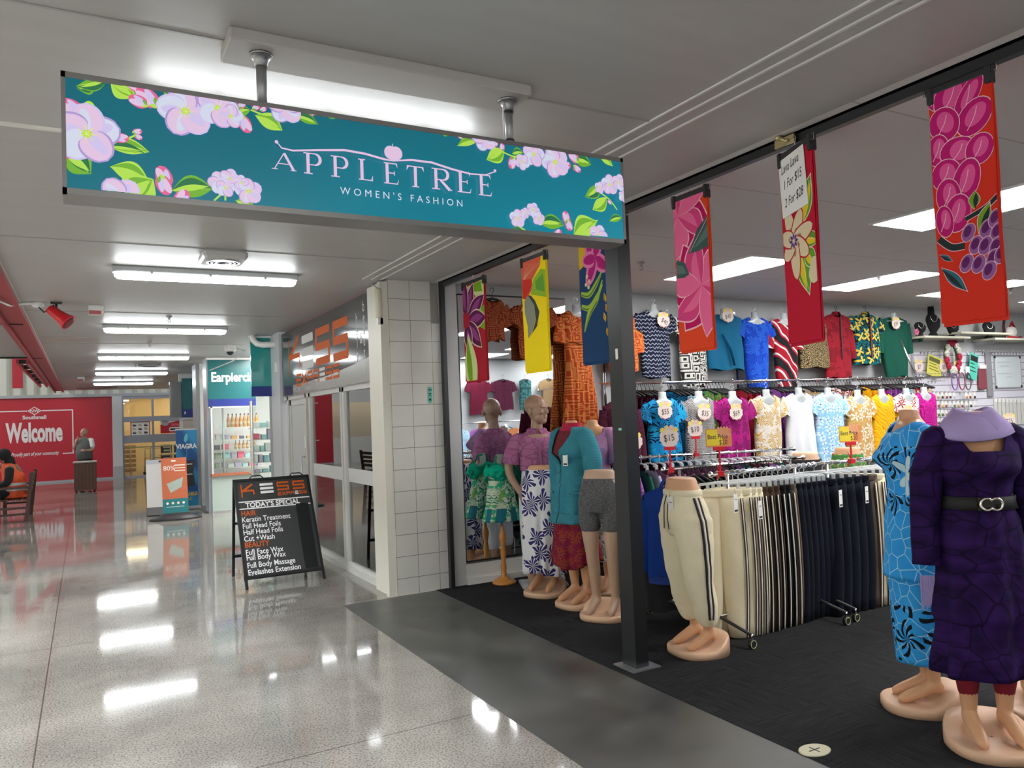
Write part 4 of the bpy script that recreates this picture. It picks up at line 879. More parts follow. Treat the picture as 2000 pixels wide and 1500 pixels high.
A.rect(.06, .12, .36, .128, 2); A.poly(rrect(.17, .96, .25, .99, .01), 2); A.build('print', [mat('sign rust orange'), mat('sign teal', (.0, .13, .14), .5), mat('sign cream', (.7, .62, .55), .5), mat('sign sage', (.30, .36, .32), .5)], t)
MB().loft([[(.21 + math.cos(2 * PI * j / 20) * r, math.sin(2 * PI * j / 20) * r * .55, z) for j in range(20)] for r, z in ((.44, 0), (.45, .02), (.30, .07), (.22, .11))]).build('rubber_base', mat('black rubber', (.02, .018, .02), .5), t)
t = thing('pavement_sign', 'plain white framed pavement sign behind the orange one', 'sign', (1.02, 16.3, 0)); Mt = Matrix.Rotation(math.radians(-8), 4, 'X')
q = MB(); q.mbox(Mt, 0, .56, -.015, .015, .14, 1.06); q.build('panel', mat('poster white', (.62, .62, .60), .4), t); q = MB(); q.mbox(Mt, 0, .56, -.018, -.014, .98, 1.06); q.build('header', mat('header grey', (.45, .47, .52), .4), t)
q = MB(); q.mbox(Mt, -.01, .57, -.10, .10, 0, .15); q.build('foot', mat('dark grey foot', (.12, .12, .12), .6), t); q = MB(); q.mbox(Mt, .22, .34, -.02, -.017, 1.01, 1.04); q.build('handle_slot', ink, t)

# ------------------------------------------------------------------ A-board of the salon
t = thing('a_frame_sign', 'black folding A-frame board listing salon services', 'sign', (1.39, 8.19, 0))
W_ = .81; Ht = 1.10; lean = math.atan2(.60, 1.06); Mt = Matrix.Rotation(-lean, 4, 'X'); Hl = 1.22
q = MB(); fw = .028
for x in (0, W_ - fw): q.mbox(Mt, x, x + fw, -.015, .015, 0, Hl)
q.mbox(Mt, 0, W_, -.015, .015, Hl - .03, Hl); q.mbox(Mt, 0, W_, -.015, .015, .10, .13); q.build('front_frame', black, t)
q = MB(); q.mbox(Mt, fw, W_ - fw, -.006, .010, .13, Hl - .03); q.build('front_panel', mat('board charcoal', (.035, .036, .038), .45), t)
top = Mt @ Vector((0, 0, Hl)); Mb = Matrix.Translation(top) @ Matrix.Rotation(math.atan2(.20, top.z), 4, 'X') @ Matrix.Translation((0, 0, -1.12))
q = MB()
for x in (0, W_ - fw): q.mbox(Mb, x, x + fw, 0, .028, 0, 1.12)
q.mbox(Mb, 0, W_, 0, .025, .25, .28); q.mbox(Mb, 0, W_, 0, .025, .62, .645); q.build('rear_frame', black, t)
for x in (.17, .60):
    q = MB(); q.tube([Mt @ Vector(p) for p in ((x, 0, Hl), (x + .03, 0, Hl + .035), (x + .12, 0, Hl + .035), (x + .15, 0, Hl))], .007, 6); q.build('handle', black, t)
q = MB(); q.mbox(Mt, W_ - .19, W_ - .055, -.012, -.006, .14, .88); q.build('dark_strip', mat('strip black', (.008, .01, .012), .3), t)
A = Art(Mt @ frame((fw, -.0065, .13), *FACE)); PH = Hl - .16; PW = W_ - 2 * fw
techno(A, 'k', .04, PH - .155, .12, .13, 0, 0, 1); techno(A, '=', .24, PH - .155, .12, .14, 0, 0, 1); techno(A, 'SS', .42, PH - .135, .105, .13, .04, 0, 1); techno(A, 'EXPR=SS', .42, PH - .195, .04, .038, .008, 0, 1)
A.rect(0, PH - .245, PW, PH - .232, 1); A.rect(0, PH - .325, PW, PH - .312, 1); A.text("TODAY'S SPECIAL", .078, PW * .47, PH - .305, 1, 'CENTER', .92, bold=.0025)
yy = PH - .40
for s_, mi_, gap_, sz in (('HAIR', 0, 0, .085), ('Keratin Treatment', 1, .075, .083), ('Full Head Foils', 1, .078, .083), ('Half Head Foils', 1, .074, .083), ('Cut +Wash', 1, .078, .083), ('BEAUTY', 0, .074, .085), ('Full Face Wax', 1, .086, .083), ('Full Body Wax', 1, .064, .083), ('Full Body Massage', 1, .088, .083), ('Eyelashes Extension', 1, .082, .083)):
    yy -= gap_ * .93; A.text(s_, sz, .012, yy, mi_, width=.80, bold=.0008)
A.build('lettering', [mat('fascia orange'), whitev], t)

# ------------------------------------------------------------------ litter bin, bench, people far down the lane
t = thing('litter_bin', 'brown slatted wooden litter bin in front of the red wall', 'bin', (.0, 24.4, 0)); MB().bbox(-.27, .27, -.27, .27, .06, .80, .01).build('slatted_body', mat('brown slats', (.11, .05, .03), .5), t)
q = MB()
for k in range(7): x = -.255 + k * .085; q.box(x + .004, x + .012, -.275, -.268, .1, .78)
q.build('slat_gaps', ink, t); MB().bbox(-.29, .29, -.29, .29, .80, .84, .01).build('lid', mat('bin lid', (.45, .40, .36), .5), t)
for x in (-.22, .22):
    for y in (-.22, .22): MB().cyl((x, y, 0), .025, .06, 8).build('foot', black, t)

def hand(mb, M, s=1., curl=.5):
    """hand along +z of M: palm then five separate fingers; thumb on +x side"""
    def P(x, y, z): return M @ Vector((x * s, y * s, z * s))
    mb.limb([P(0, 0, -.01), P(0, 0, .03), P(0, .004, .075)], [.026 * s, .036 * s, .034 * s], 10)
    for k, (fx, fl_) in enumerate(((.027, .068), (.009, .078), (-.009, .072), (-.026, .056))):
        a = curl; p0 = P(fx, 0, .07); mb.limb([p0, P(fx * 1.15, -fl_ * .5 * math.sin(a * .6), .075 + fl_ * .5 * math.cos(a * .6)), P(fx * 1.2, -fl_ * .95 * math.sin(a), .075 + fl_ * .95 * math.cos(a))], [.0105 * s, .0098 * s, .008 * s], 8)
    mb.limb([P(.02, 0, .02), P(.05, -.012, .05), P(.058, -.03, .085)], [.014 * s, .012 * s, .009 * s], 8)
def head(mb, c, yaw=0., s=1., ears=True):
    """skull, jaw, brow, nose, lips, chin and ears; faces -y before yaw"""
    M = Matrix.Translation(c) @ Matrix.Rotation(yaw, 4, 'Z') @ Matrix.Scale(s, 4)
    def E_(x, y, z, a, b, d, n=14): t_ = MB().ball((x, y, z), a, b, d, n, 9); mb.merge(t_, M)
    E_(0, .012, .045, .076, .096, .080); E_(0, -.012, .0, .066, .080, .085); E_(0, -.035, -.050, .056, .055, .045); E_(0, -.062, -.078, .030, .026, .022)
    E_(0, -.078, .032, .050, .018, .012); E_(0, -.100, -.006, .012, .018, .020); E_(0, -.095, .012, .009, .012, .024); E_(0, -.088, -.038, .022, .010, .006); E_(0, -.086, -.050, .019, .010, .006)
    E_(.035, -.070, -.012, .020, .018, .016); E_(-.035, -.070, -.012, .020, .018, .016)
    if ears:
        for sx in (-1, 1): E_(sx * .077, .008, .0, .010, .020, .032)
    return M
hskin = mat('person skin', (.45, .24, .17), .5)
# standing person behind the bin
t = thing('person', 'bald bearded person in grey vest, hand at chin, behind the slatted bin', 'person', (.0, 25.3, 0), rz=-.55)
b = MB(); H_ = 1.0
for s_ in (-1, 1):
    b.limb([(s_ * .09, 0, .92), (s_ * .10, -.01, .5), (s_ * .10, .02, .10)], [.10, .065, .045]); b.limb([(s_ * .10, .02, .07), (s_ * .11, -.10, .045), (s_ * .11, -.17, .035)], [.045, .038, .025])
b.limb([(0, 0, .92), (0, -.03, 1.10), (0, -.02, 1.28), (0, .0, 1.40)], [.15, .16, .16, .12], 18); b.limb([(-.17, 0, 1.40), (.17, 0, 1.40)], [.075, .075]); b.limb([(0, 0, 1.42), (0, -.01, 1.52)], [.058, .055])
b.limb([(.20, 0, 1.38), (.24, -.02, 1.14), (.08, -.22, 1.12)], [.058, .046, .034]); b.limb([(-.20, 0, 1.38), (-.25, -.10, 1.18), (-.10, -.20, 1.42)], [.058, .044, .032])
M_ = Matrix.Translation((.05, -.235, 1.12)) @ Euler((PI / 2, 0, 1.1)).to_matrix().to_4x4(); hand(b, M_, .95, .6)
M_ = Matrix.Translation((-.09, -.19, 1.43)) @ Euler((.3, .5, 0)).to_matrix().to_4x4(); hand(b, M_, .95, 1.0)
head(b, Vector((0, -.02, 1.61)), -.2, 1.12); blob(b, 'body', hskin, t, .012, 3)
q = MB().ball((0, -.075, 1.562), .052, .035, .045, 12, 8); q.build('beard', mat('dark beard', (.05, .035, .03), .9), t)
def shell(prof, ztop, zbot, nphi=56, nv=26, ease=.0, folds=(0, 0, 0), mi=0, phi0=0., phi1=2 * PI, xo=0., yo=0.):
    """cloth around a body: prof = [(z, cx, cy, rx, ry)...] sorted by z; phi 0 = +x, -pi/2 = front"""
    prof = sorted(prof)
    def at(z):
        if z <= prof[0][0]: return prof[0][1:]
        for a, b_ in zip(prof, prof[1:]):
            if z <= b_[0]:
                t_ = (z - a[0]) / (b_[0] - a[0]); t_ = t_ * t_ * (3 - 2 * t_); return [a[k] + (b_[k] - a[k]) * t_ for k in range(1, 5)]
        return prof[-1][1:]
    amp, kf, ph = folds; full = abs(phi1 - phi0 - 2 * PI) < 1e-6; rings = []; n = nphi if full else nphi + 1
    for i in range(nv + 1):
        v = i / nv; R = []
        for j in range(n):
            a = phi0 + (phi1 - phi0) * j / nphi; zt_ = ztop(a) if callable(ztop) else ztop; zb_ = zbot(a) if callable(zbot) else zbot
            z = zt_ + (zb_ - zt_) * v; cx, cy, rx, ry = at(z); g = 1 + amp * (v ** 1.3) * (math.sin(kf * a + ph + 1.5 * math.sin(2 * v + a)) + .5 * math.sin(kf * 1.7 * a + ph * 2))
            R.append((xo + cx + math.cos(a) * (rx + ease) * g, yo + cy + math.sin(a) * (ry + ease) * g, z))
        rings.append(R)
    return MB().loft(rings, False, False, mi, True, full)
o = shell([(.86, 0, 0, .20, .17), (1.05, 0, -.03, .20, .20), (1.25, 0, -.02, .20, .19), (1.38, 0, 0, .19, .14), (1.47, 0, 0, .09, .09)], 1.47, .86, 36, 14, .01, (.02, 7, 0)).build('vest', mat('grey vest', (.10, .105, .10), .8), t); solid(o, .01)
o = shell([(.05, 0, 0, .17, .12), (.5, 0, 0, .18, .13), (.92, 0, 0, .19, .17)], .93, .06, 36, 10, .0).build('trousers', mat('black trousers', (.008, .008, .012), .8), t)
for s_ in (-1, 1): MB().limb([(s_ * .185, 0, 1.405), (s_ * .235, -.02, 1.22)], [.078, .07]).build('sleeve', mat('white shirt', (.75, .75, .75), .7), t)
# bench and seated person seen from the side, facing left
t = thing('park_bench', 'dark brown wooden slatted bench at the left edge', 'bench', (-1.55, 17.3, 0)); q = MB
def leg_(x0_, x1_, y_, h0, h1, n_='leg'): return MB().loft([[(x0_ - .035, y_ - .03, 0), (x0_ + .035, y_ - .03, 0), (x0_ + .035, y_ + .03, 0), (x0_ - .035, y_ + .03, 0)], [(x1_ - .03, y_ - .03, h1), (x1_ + .03, y_ - .03, h1), (x1_ + .03, y_ + .03, h1), (x1_ - .03, y_ + .03, h1)]]).build(n_, dwood, t, smooth=False)
for y_ in (.05, 1.45): leg_(.12, .12, y_, 0, .64); leg_(.56, .66, y_, 0, .92)
for y_ in (.05, 1.45): MB().box(.06, .62, y_ - .035, y_ + .035, .62, .66).build('armrest', dwood, t); MB().box(.12, .58, y_ - .02, y_ + .02, .12, .16).box(.12, .58, y_ - .02, y_ + .02, .24, .28).build('side_rail', dwood, t)
for k in range(5): MB().box(.12 + k * .095, .19 + k * .095, 0, 1.5, .40, .425).build('seat_slat', dwood, t)
for k in range(4): MB().box(.60 + k * .015, .62 + k * .015, 0, 1.5, .52 + k * .10, .585 + k * .10).build('back_slat', dwood, t)
t = thing('person', 'seated person in orange safety vest with black hood and cap', 'person', (-1.32, 17.75, 0), rz=-PI / 2); b = MB()
# local: front is -y, turned to face left down the mall
b.limb([(0, .12, .50), (0, .16, .72), (0, .10, .95), (0, .04, 1.04)], [.15, .15, .14, .10], 18); b.limb([(-.16, .06, 1.0), (.16, .06, 1.0)], [.07, .07]); b.limb([(0, .03, 1.06), (0, -.02, 1.14)], [.055, .05])
for s_ in (-1, 1):
    b.limb([(s_ * .10, .08, .51), (s_ * .12, -.34, .50), (s_ * .12, -.36, .12)], [.085, .065, .045]); b.limb([(s_ * .12, -.36, .07), (s_ * .12, -.50, .05), (s_ * .12, -.58, .035)], [.045, .04, .028])
    b.limb([(s_ * .20, .06, .98), (s_ * .24, .02, .74), (s_ * .14, -.24, .68)], [.065, .052, .040]); M_ = Matrix.Translation((s_ * .13, -.26, .68)) @ Euler((PI / 2, 0, 0)).to_matrix().to_4x4(); hand(b, M_, .95, .9)
head(b, Vector((0, -.06, 1.24)), 0.); blob(b, 'body', mat('deep skin', (.25, .14, .09), .5), t, .012, 3)
hb = mat('black fleece', (.012, .012, .014), .9)
q = MB().ball((0, -.035, 1.27), .105, .115, .12).limb([(0, .04, 1.18), (0, .06, 1.05)], [.09, .10]); o = q.build('hood', hb, t)
MB().loft([[(math.cos(a) * .085, -.14 - math.sin(a) * .09 * 1, 1.295 - .01 * k) for a in [PI * j / 10 for j in range(11)]] for k in (0, 1)]).build('cap_brim', mat('grey brown cap', (.12, .08, .06), .7), t)
for s_ in (-1, 1): MB().limb([(s_ * .20, .06, .98), (s_ * .245, .02, .74), (s_ * .145, -.20, .68)], [.080, .068, .052]).build('sleeve', hb, t); MB().limb([(s_ * .10, .08, .51), (s_ * .12, -.36, .51), (s_ * .12, -.37, .33)], [.10, .082, .075]).build('shorts_leg', hb, t); MB().limb([(s_ * .12, -.36, .06), (s_ * .12, -.50, .05), (s_ * .12, -.60, .04)], [.06, .055, .04]).build('shoe', mat('blue shoe', (.05, .2, .35), .5), t)
ov = mat('hi-vis orange', (.85, .10, .02), .6); o = shell([(.42, 0, .13, .22, .20), (.6, 0, .14, .19, .18), (.85, 0, .11, .18, .17), (1.02, 0, .05, .16, .12), (1.10, 0, .03, .09, .08)], 1.10, .44, 40, 14, .012, (.03, 6, 0)).build('safety_vest', ov, t); solid(o, .008)
for z in (.60, .70): o = shell([(.42, 0, .13, .22, .20), (.6, 0, .14, .19, .18), (.85, 0, .11, .18, .17)], z + .025, z - .025, 40, 2, .024).build('reflective_band', mat('reflective silver', (.6, .6, .6), .3), t)
q = MB().tube([(-.24, -.22, .60), (-.22, -.16, .80), (-.20, -.12, 1.0)], .012, 8); tt = thing('litter_picker', 'silver litter picker with a round head held by the seated person', 'tool', (-1.32, 17.75, 0), rz=-PI / 2)
q.build('shaft', alu, tt); MB().ball((-.20, -.11, 1.05), .055, .03, .055).build('round_head', mat('dull rose metal', (.35, .22, .2), .3, .6), tt)

# ------------------------------------------------------------------ mannequins
def face_dir(dx, dy): return math.atan2(dx, -dy)
def pedestal(t, m, w_=.20, d_=.20, yc=-.0):
    """rounded foot block: thin in front, humped at the heels"""
    def hz(y): s_ = max(0, min(1, (y + .02) / .16)); return .045 + .075 * s_ * s_ * (3 - 2 * s_)
    R = []
    for k, (sc, zf) in enumerate(((1., 0), (1.0, .75), (.97, .95), (.93, 1.), (.75, 1.0), (.5, 1.0), (.2, 1.0), (.02, 1.0))):
        r = []
        for j in range(40):
            a = 2 * PI * j / 40; x = math.copysign(abs(math.cos(a)) ** .8, math.cos(a)) * w_ * sc; y = math.copysign(abs(math.sin(a)) ** .8, math.sin(a)) * d_ * sc + yc
            if y > 0: x *= 1 - .25 * (y / d_) ** 2
            r.append((x, y, hz(y) * zf if zf else 0))
        R.append(r)
    return MB().loft(R, True, False).build('foot_block', m, t)
def female_legs(b, top, st=.085, k=1., flatfoot=False):
    for s_ in (-1, 1):
        x = s_ * st
        b.limb([(x * 1.0, 0, top * .93), (x * 1.08, -.01, top * .74), (x * 1.0, -.012, top * .52), (x * .98, .018, top * .37), (x * .92, .035, .14)], [.088 * k, .078 * k, .052 * k, .050 * k, .031 * k], 16)
        b.limb([(x * .92, .045, .145), (x * .96, -.01, .115), (x * 1.02, -.085, .078), (x * 1.06, -.135, .060)], [.036, .035, .033, .022], 12)
        b.ball((x * .92, .055, .12), .030, .032, .035, 10, 7)
WA = [(-.0, .19, .125), (.0, .175, .115)]
def lower_body(b, top):
    """hips up to a cut waist at height top"""
    b.lathe([(.14, top - .30), (.168, top - .22), (.160, top - .14), (.132, top - .05), (.122, top - .012), (.116, top)], seg=28, sy=.74)
def upper_body(b, top, bust=True):
    """waist to neck cap; top = neck top height"""
    q = [(.14, .10, -.72, 0), (.172, .128, -.62, .01), (.158, .118, -.53, .01), (.122, .092, -.42, .0), (.128, .094, -.34, -.01), (.148, .115, -.26, -.012), (.160, .105, -.18, 0.), (.165, .085, -.12, .005), (.12, .068, -.075, .01), (.058, .055, -.055, .01), (.050, .050, -.03, .005), (.052, .052, 0, 0)]
    b.loft([[(math.cos(2 * PI * j / 28) * rx, cy + math.sin(2 * PI * j / 28) * ry, top + z) for j in range(28)] for rx, ry, z, cy in q])
    if bust:
        for s_ in (-1, 1): b.ball((s_ * .068, -.085, top - .27), .062, .062, .062, 14, 9)
PROF = lambda T: [(T - .98, 0, .0, .19, .15), (T - .72, 0, 0, .178, .135), (T - .62, 0, .01, .180, .142), (T - .53, 0, .01, .168, .13), (T - .42, 0, 0, .130, .102), (T - .34, 0, -.01, .136, .104), (T - .26, 0, -.035, .160, .142), (T - .18, 0, -.01, .176, .118), (T - .12, 0, .005, .180, .094), (T - .075, 0, .01, .135, .080), (T - .05, 0, .01, .075, .066)]
def necktop(T, sh=.075, scoop=.10, back=.03):
    """height of a garment's top edge round the neck: shoulders high, scooped in front"""
    def f(a):
        s_ = math.sin(a); c = abs(math.cos(a)); fr_ = max(0, -s_)
        return T - sh - (scoop * fr_ ** 3 if s_ < 0 else back * s_ ** 2)
    return f
def sleeve(pts, rs, t, m, name='sleeve', wr=.0):
    P = [Vector(p) for p in pts]; P = [Vector((P[0].x * .62, P[0].y, P[0].z + .035))] + P; rs = [rs[0] * .42] + list(rs); q = MB(); n = len(P); Q = []; R = []
    for i in range(n - 1):
        for k in range(5): tt = k / 5; Q.append(P[i].lerp(P[i + 1], tt)); R.append((rs[i] * (1 - tt) + rs[i + 1] * tt) * (1 + wr * math.sin((i * 5 + k) * 1.9)))
    Q.append(P[-1]); R.append(rs[-1])
    q.tube(Q, R, 18, False); o = q.build(name, m, t); solid(o, .004); return o
def hangtag(t, M, m2=ink):
    q = MB(); q.mbox(M, -.022, .022, -.0015, .0015, -.13, 0); q.build('price_tag', paper, t); q = MB(); q.mbox(M, -.016, .016, -.003, -.0016, -.122, -.108); q.mbox(M, -.012, .012, -.003, -.0016, -.04, -.036)
    q.tube([M @ Vector((0, 0, 0)), M @ Vector((0, .005, .035))], .0012, 4); q.build('tag_print', m2, t)
def strip(t, path, nrm, wds, mats, name='side_stripe', wrap=None):
    """parallel ribbons along a path lying on cloth"""
    for k, (o0, o1, m) in enumerate(wds):
        V = []; Fc = []
        for i, p in enumerate(path):
            p = Vector(p); tg = (Vector(path[min(i + 1, len(path) - 1)]) - Vector(path[max(i - 1, 0)])).normalized(); n = Vector(nrm[i]).normalized(); s_ = tg.cross(n).normalized()
            V += [p + s_ * o0 + n * .003, p + s_ * o1 + n * .003]
            if i: Fc.append((2 * i - 2, 2 * i - 1, 2 * i + 1, 2 * i))
        o = MB().add(V, Fc, 0, True).build(name, m, t)
        if wrap: w_ = o.modifiers.new('w', 'SHRINKWRAP'); w_.target = wrap; w_.offset = .005; w_.wrap_mode = 'ABOVE_SURFACE'
        solid(o, .0025)

cream_f = fabric('cream fleece', 'plain', ((.86, .77, .55),), 6.)
dkstripe = mat('dark brown braid', (.02, .008, .012), .8); whstripe = mat('white braid', (.72, .68, .58), .8)

# mannequin legs in cream joggers
T = 1.175
t = thing('mannequin', 'lower-body mannequin in cream joggers with dark side stripes, front of the trouser rack', 'mannequin', (3.61, 4.05, .004), face_dir(-.99, .14))
b = MB(); female_legs(b, .98); lower_body(b, T); blob(b, 'body', skin, t, .009); pedestal(t, skin_pale, .205, .20); jog = t
b = MB()
for s_ in (-1, 1): b.limb([(s_ * .085, 0, .90), (s_ * .10, -.01, .72), (s_ * .105, -.015, .50), (s_ * .105, .005, .32), (s_ * .098, .02, .235)], [.132, .120, .096, .084, .070], 20); b.lathe([(.052, .20), (.056, .205), (.054, .235)], (s_ * .096, .028, 0), 18)
b.lathe([(.16, .80), (.196, .86), (.200, .93), (.180, 1.0), (.156, 1.055), (.148, 1.09)], seg=28, sy=.76)
o = blob(b, 'joggers', cream_f, t, .011, 6)
tx = bpy.data.textures.new('folds', 'CLOUDS'); tx.noise_scale = .13; dm = o.modifiers.new('d', 'DISPLACE'); dm.texture = tx; dm.strength = .016; dm.mid_level = .5
jo = o
MB().lathe([(.152, 1.055), (.156, 1.06), (.154, 1.092), (.136, 1.100)], seg=28, sy=.76).build('waistband', cream_f, jo)
for s_ in (-1, 1):
    path = []; nr = []
    for i in range(17):
        z = 1.05 - i * .0505; x_ = .158 + .062 * math.sin(min(1, (1.05 - z) / .25) * PI / 2); x_ = x_ if z > .80 else .220 + (.186 - .220) * (.80 - z) / .56; x_ += .003
        path.append((s_ * x_, -.012 - .0 * i, z)); nr.append((s_, -.05, 0))
    strip(jo, path, nr, ((-.034, -.016, dkstripe), (-.016, .000, whstripe), (.000, .018, dkstripe)), None, wrap=jo)
for s_ in (-1, 1): MB().tube([(s_ * .018, -.112, 1.07), (s_ * .022, -.14, 1.0), (s_ * .02, -.152, .92), (s_ * .03, -.155, .84)], .003, 6).build('drawstring', dkstripe, jo)
hangtag(t, Matrix.Translation((.055, -.135, 1.06)) @ Matrix.Rotation(.3, 4, 'Z'))

def lean(t, k, z0=.10):
    """let a figure lean forward over its foot block"""
    done = set()
    for c in t.children_recursive:
        if c.name.startswith('foot_block') or c.data.name in done: continue
        done.add(c.data.name)
        for v in c.data.vertices: v.co.y -= max(0, v.co.z - z0) * k
lean(jog, .075)
# grey bike shorts legs
t = thing('mannequin', 'lower-body mannequin in grey marl bike shorts beside the black post', 'mannequin', (3.62, 5.14, .004), face_dir(-.8, -.6))
b = MB(); female_legs(b, .98); lower_body(b, T); blob(b, 'body', skin_dusty, t, .009); pedestal(t, skin_pale, .20, .19)
b = MB()
for s_ in (-1, 1): b.limb([(s_ * .086, 0, .92), (s_ * .092, -.01, .76), (s_ * .090, -.012, .705)], [.100, .088, .080], 20)
b.lathe([(.15, .84), (.176, .93), (.172, 1.0), (.142, 1.09), (.136, 1.115)], seg=28, sy=.76)
blob(b, 'bike_shorts', fabric('grey marl', 'marl', ((.05, .05, .055), (.16, .16, .165)), 40.), t, .010, 4)
t = None

# cardigan mannequin
T = 1.575
t = thing('mannequin', 'headless mannequin in turquoise cable-knit cardigan over a red printed dress', 'mannequin', (3.66, 5.58, .004), face_dir(-1, -.12))
b = MB(); female_legs(b, .95); upper_body(b, T); blob(b, 'body', skin, t, .010); pedestal(t, skin_pale, .19, .19)
rd = fabric('red paisley', 'flower', ((.22, .012, .03), (.30, .06, .015), (.05, .01, .08), (.16, .015, .05)), 13., p1=7, p2=.5)
o = shell(PROF(T) + [(.36, 0, 0, .21, .17)], T - .5, lambda a: .36 + .03 * math.sin(a * 2 + 1), folds=(.13, 9, 1.), ease=.01).build('dress_skirt', rd, t); solid(o)
o = shell(PROF(T), T - .05, T - .33, nphi=40, nv=12, ease=.006, phi0=-PI / 2 - .8, phi1=-PI / 2 + .8).build('dress_front', mat('dark red jersey', (.15, .01, .02), .8), t)
o = shell(PROF(T) , T - .02, T - .085, nphi=40, nv=8, ease=.012).build('red_cowl', mat('crimson jersey', (.42, .005, .045), .8), t)
kn = fabric('turquoise cable knit', 'knit', ((.045, .24, .31),), 170.)
def vneck(a):
    d = abs(((a + PI / 2 + PI) % (2 * PI)) - PI); return T - .06 - max(0, (.62 - d)) / .62 * .34
def low(a): return .72
o = shell(PROF(T) + [(.70, 0, 0, .205, .165)], vneck, low, nphi=90, nv=34, ease=.026, folds=(.05, 7, .4), phi0=-PI / 2 + .03, phi1=1.5 * PI - .03).build('cardigan_body', kn, t); solid(o, .012); cb_ = o
o = shell(PROF(T) + [(.70, 0, 0, .205, .165)], .80, .715, nphi=80, nv=4, ease=.034, folds=(.05, 7, .4), phi0=-PI / 2 + .03, phi1=1.5 * PI - .03).build('ribbed_hem', mat('turquoise rib', (.035, .20, .26), .9), cb_); solid(o, .01)
for s_ in (-1, 1): sleeve([(s_ * .165, .0, T - .14), (s_ * .225, .02, T - .30), (s_ * .235, .02, T - .55), (s_ * .225, -.03, T - .82)], [.085, .082, .070, .045], t, kn, wr=.03)
for s_ in (-1, 1): o = shell(PROF(T) + [(.70, 0, 0, .205, .165)], .98, .965, nphi=12, nv=2, ease=.040, phi0=-PI / 2 + s_ * .75 - .28, phi1=-PI / 2 + s_ * .75 + .28).build('pocket_edge', mat('turquoise rib'), cb_); solid(o, .01)
for k in range(4): MB().ball((.012, -.165 + .004 * k, 1.14 - k * .10), .010, .006, .010, 8, 5).build('button', mat('turquoise button', (.03, .16, .22), .3), cb_)
hangtag(t, Matrix.Translation((.10, -.165, 1.33)) @ Matrix.Rotation(.4, 4, 'Z'))

# long printed skirt legs (monstera) on waist-cut mannequin
T = 1.17
t = thing('mannequin', 'lower-body mannequin in a long white skirt with navy leaf print', 'mannequin', (3.66, 6.12, .004), face_dir(-.85, -.5))
b = MB(); female_legs(b, .98); lower_body(b, T); blob(b, 'body', skin, t, .010); pedestal(t, skin_pale, .19, .20)
ms_ = fabric('white monstera cotton', 'frond', ((.72, .72, .74), (.035, .030, .16), ), 6., p1=11., p2=-.55)
o = shell([(.19, 0, 0, .185, .16), (.6, 0, 0, .180, .15), (.92, 0, 0, .184, .142), (1.03, 0, 0, .174, .134), (1.10, 0, 0, .148, .116), (1.14, 0, 0, .134, .104)], 1.135, lambda a: .20 + .015 * math.sin(3 * a), nphi=80, nv=28, ease=.006, folds=(.12, 11, 0)).build('long_skirt', ms_, t); solid(o)
t_sk = t

# male mannequin
t = thing('mannequin', 'full male mannequin with a bald head, pink patterned shirt and white trousers', 'mannequin', (3.86, 6.50, .004), face_dir(-.38, -.92))
b = MB()
for s_ in (-1, 1):
    b.limb([(s_ * .095, 0, .90), (s_ * .10, -.01, .70), (s_ * .10, -.01, .50), (s_ * .10, .02, .35), (s_ * .10, .03, .12)], [.095, .085, .058, .056, .038]); b.limb([(s_ * .10, .04, .08), (s_ * .105, -.06, .055), (s_ * .11, -.15, .035)], [.045, .038, .026])
b.lathe([(.15, .88), (.165, .96), (.150, 1.06), (.155, 1.16), (.175, 1.28), (.185, 1.38), (.16, 1.44), (.07, 1.49)], seg=28, sy=.66)
b.limb([(-.175, 0, 1.40), (.175, 0, 1.40)], [.060, .060]); b.limb([(0, 0, 1.44), (0, -.012, 1.56), (0, -.015, 1.66)], [.066, .056, .054])
b.limb([(.215, 0, 1.38), (.265, .02, 1.12), (.24, -.06, .88)], [.052, .042, .028]); b.limb([(-.215, 0, 1.38), (-.29, .02, 1.12), (-.20, -.10, .90)], [.052, .042, .028])
hand(b, Matrix.Translation((.24, -.07, .87)) @ Euler((PI + .2, 0, 0)).to_matrix().to_4x4(), 1., .35); hand(b, Matrix.Translation((-.19, -.11, .89)) @ Euler((PI + .3, -.5, .3)).to_matrix().to_4x4(), 1., .35)
head(b, Vector((0, -.03, 1.672)), .75, 1.27)
blob(b, 'body', mat('male mannequin skin', (.36, .22, .15), .4), t, .006, 2)
for s_ in (-1, 1): pass
pk = fabric('dusty pink leaf shirt', 'crack', ((.36, .13, .26), (.20, .06, .14), (.30, .10, .21)), 13., p1=.035)
PM = [(.92, 0, 0, .17, .125), (1.06, 0, 0, .155, .115), (1.18, 0, -.005, .165, .118), (1.30, 0, -.005, .19, .13), (1.38, 0, 0, .20, .115), (1.435, 0, .005, .17, .085), (1.475, 0, .01, .08, .07), (1.52, 0, .0, .072, .07)]
o = shell(PM, lambda a: 1.50 - .045 * max(0, -math.sin(a)) ** 4, 1.10, nphi=60, ease=.018, folds=(.05, 6, 0)).build('shirt_body', pk, t); solid(o)
for s_ in (-1, 1): sleeve([(s_ * .185, 0, 1.395), (s_ * .245, .01, 1.27), (s_ * .262, .015, 1.17)], [.075, .082, .085], t, pk)
MB().loft([[(math.cos(a) * (.078 + k * .018), math.sin(a) * (.075 + k * .015), 1.505 - k * .028 + .0 * a) for a in [-PI / 2 + .18 + (2 * PI - .36) * j / 30 for j in range(31)]] for k in (0, 1, 2)], False, False, closed=False).build('collar', pk, t)
MB().box(-.014, .014, -.158, -.152, 1.13, 1.40).build('button_placket', mat('shirt placket', (.30, .11, .22), .8), t)
b = MB()
for s_ in (-1, 1): b.limb([(s_ * .09, 0, .92), (s_ * .105, -.01, .6), (s_ * .105, .01, .28)], [.115, .10, .085], 18)
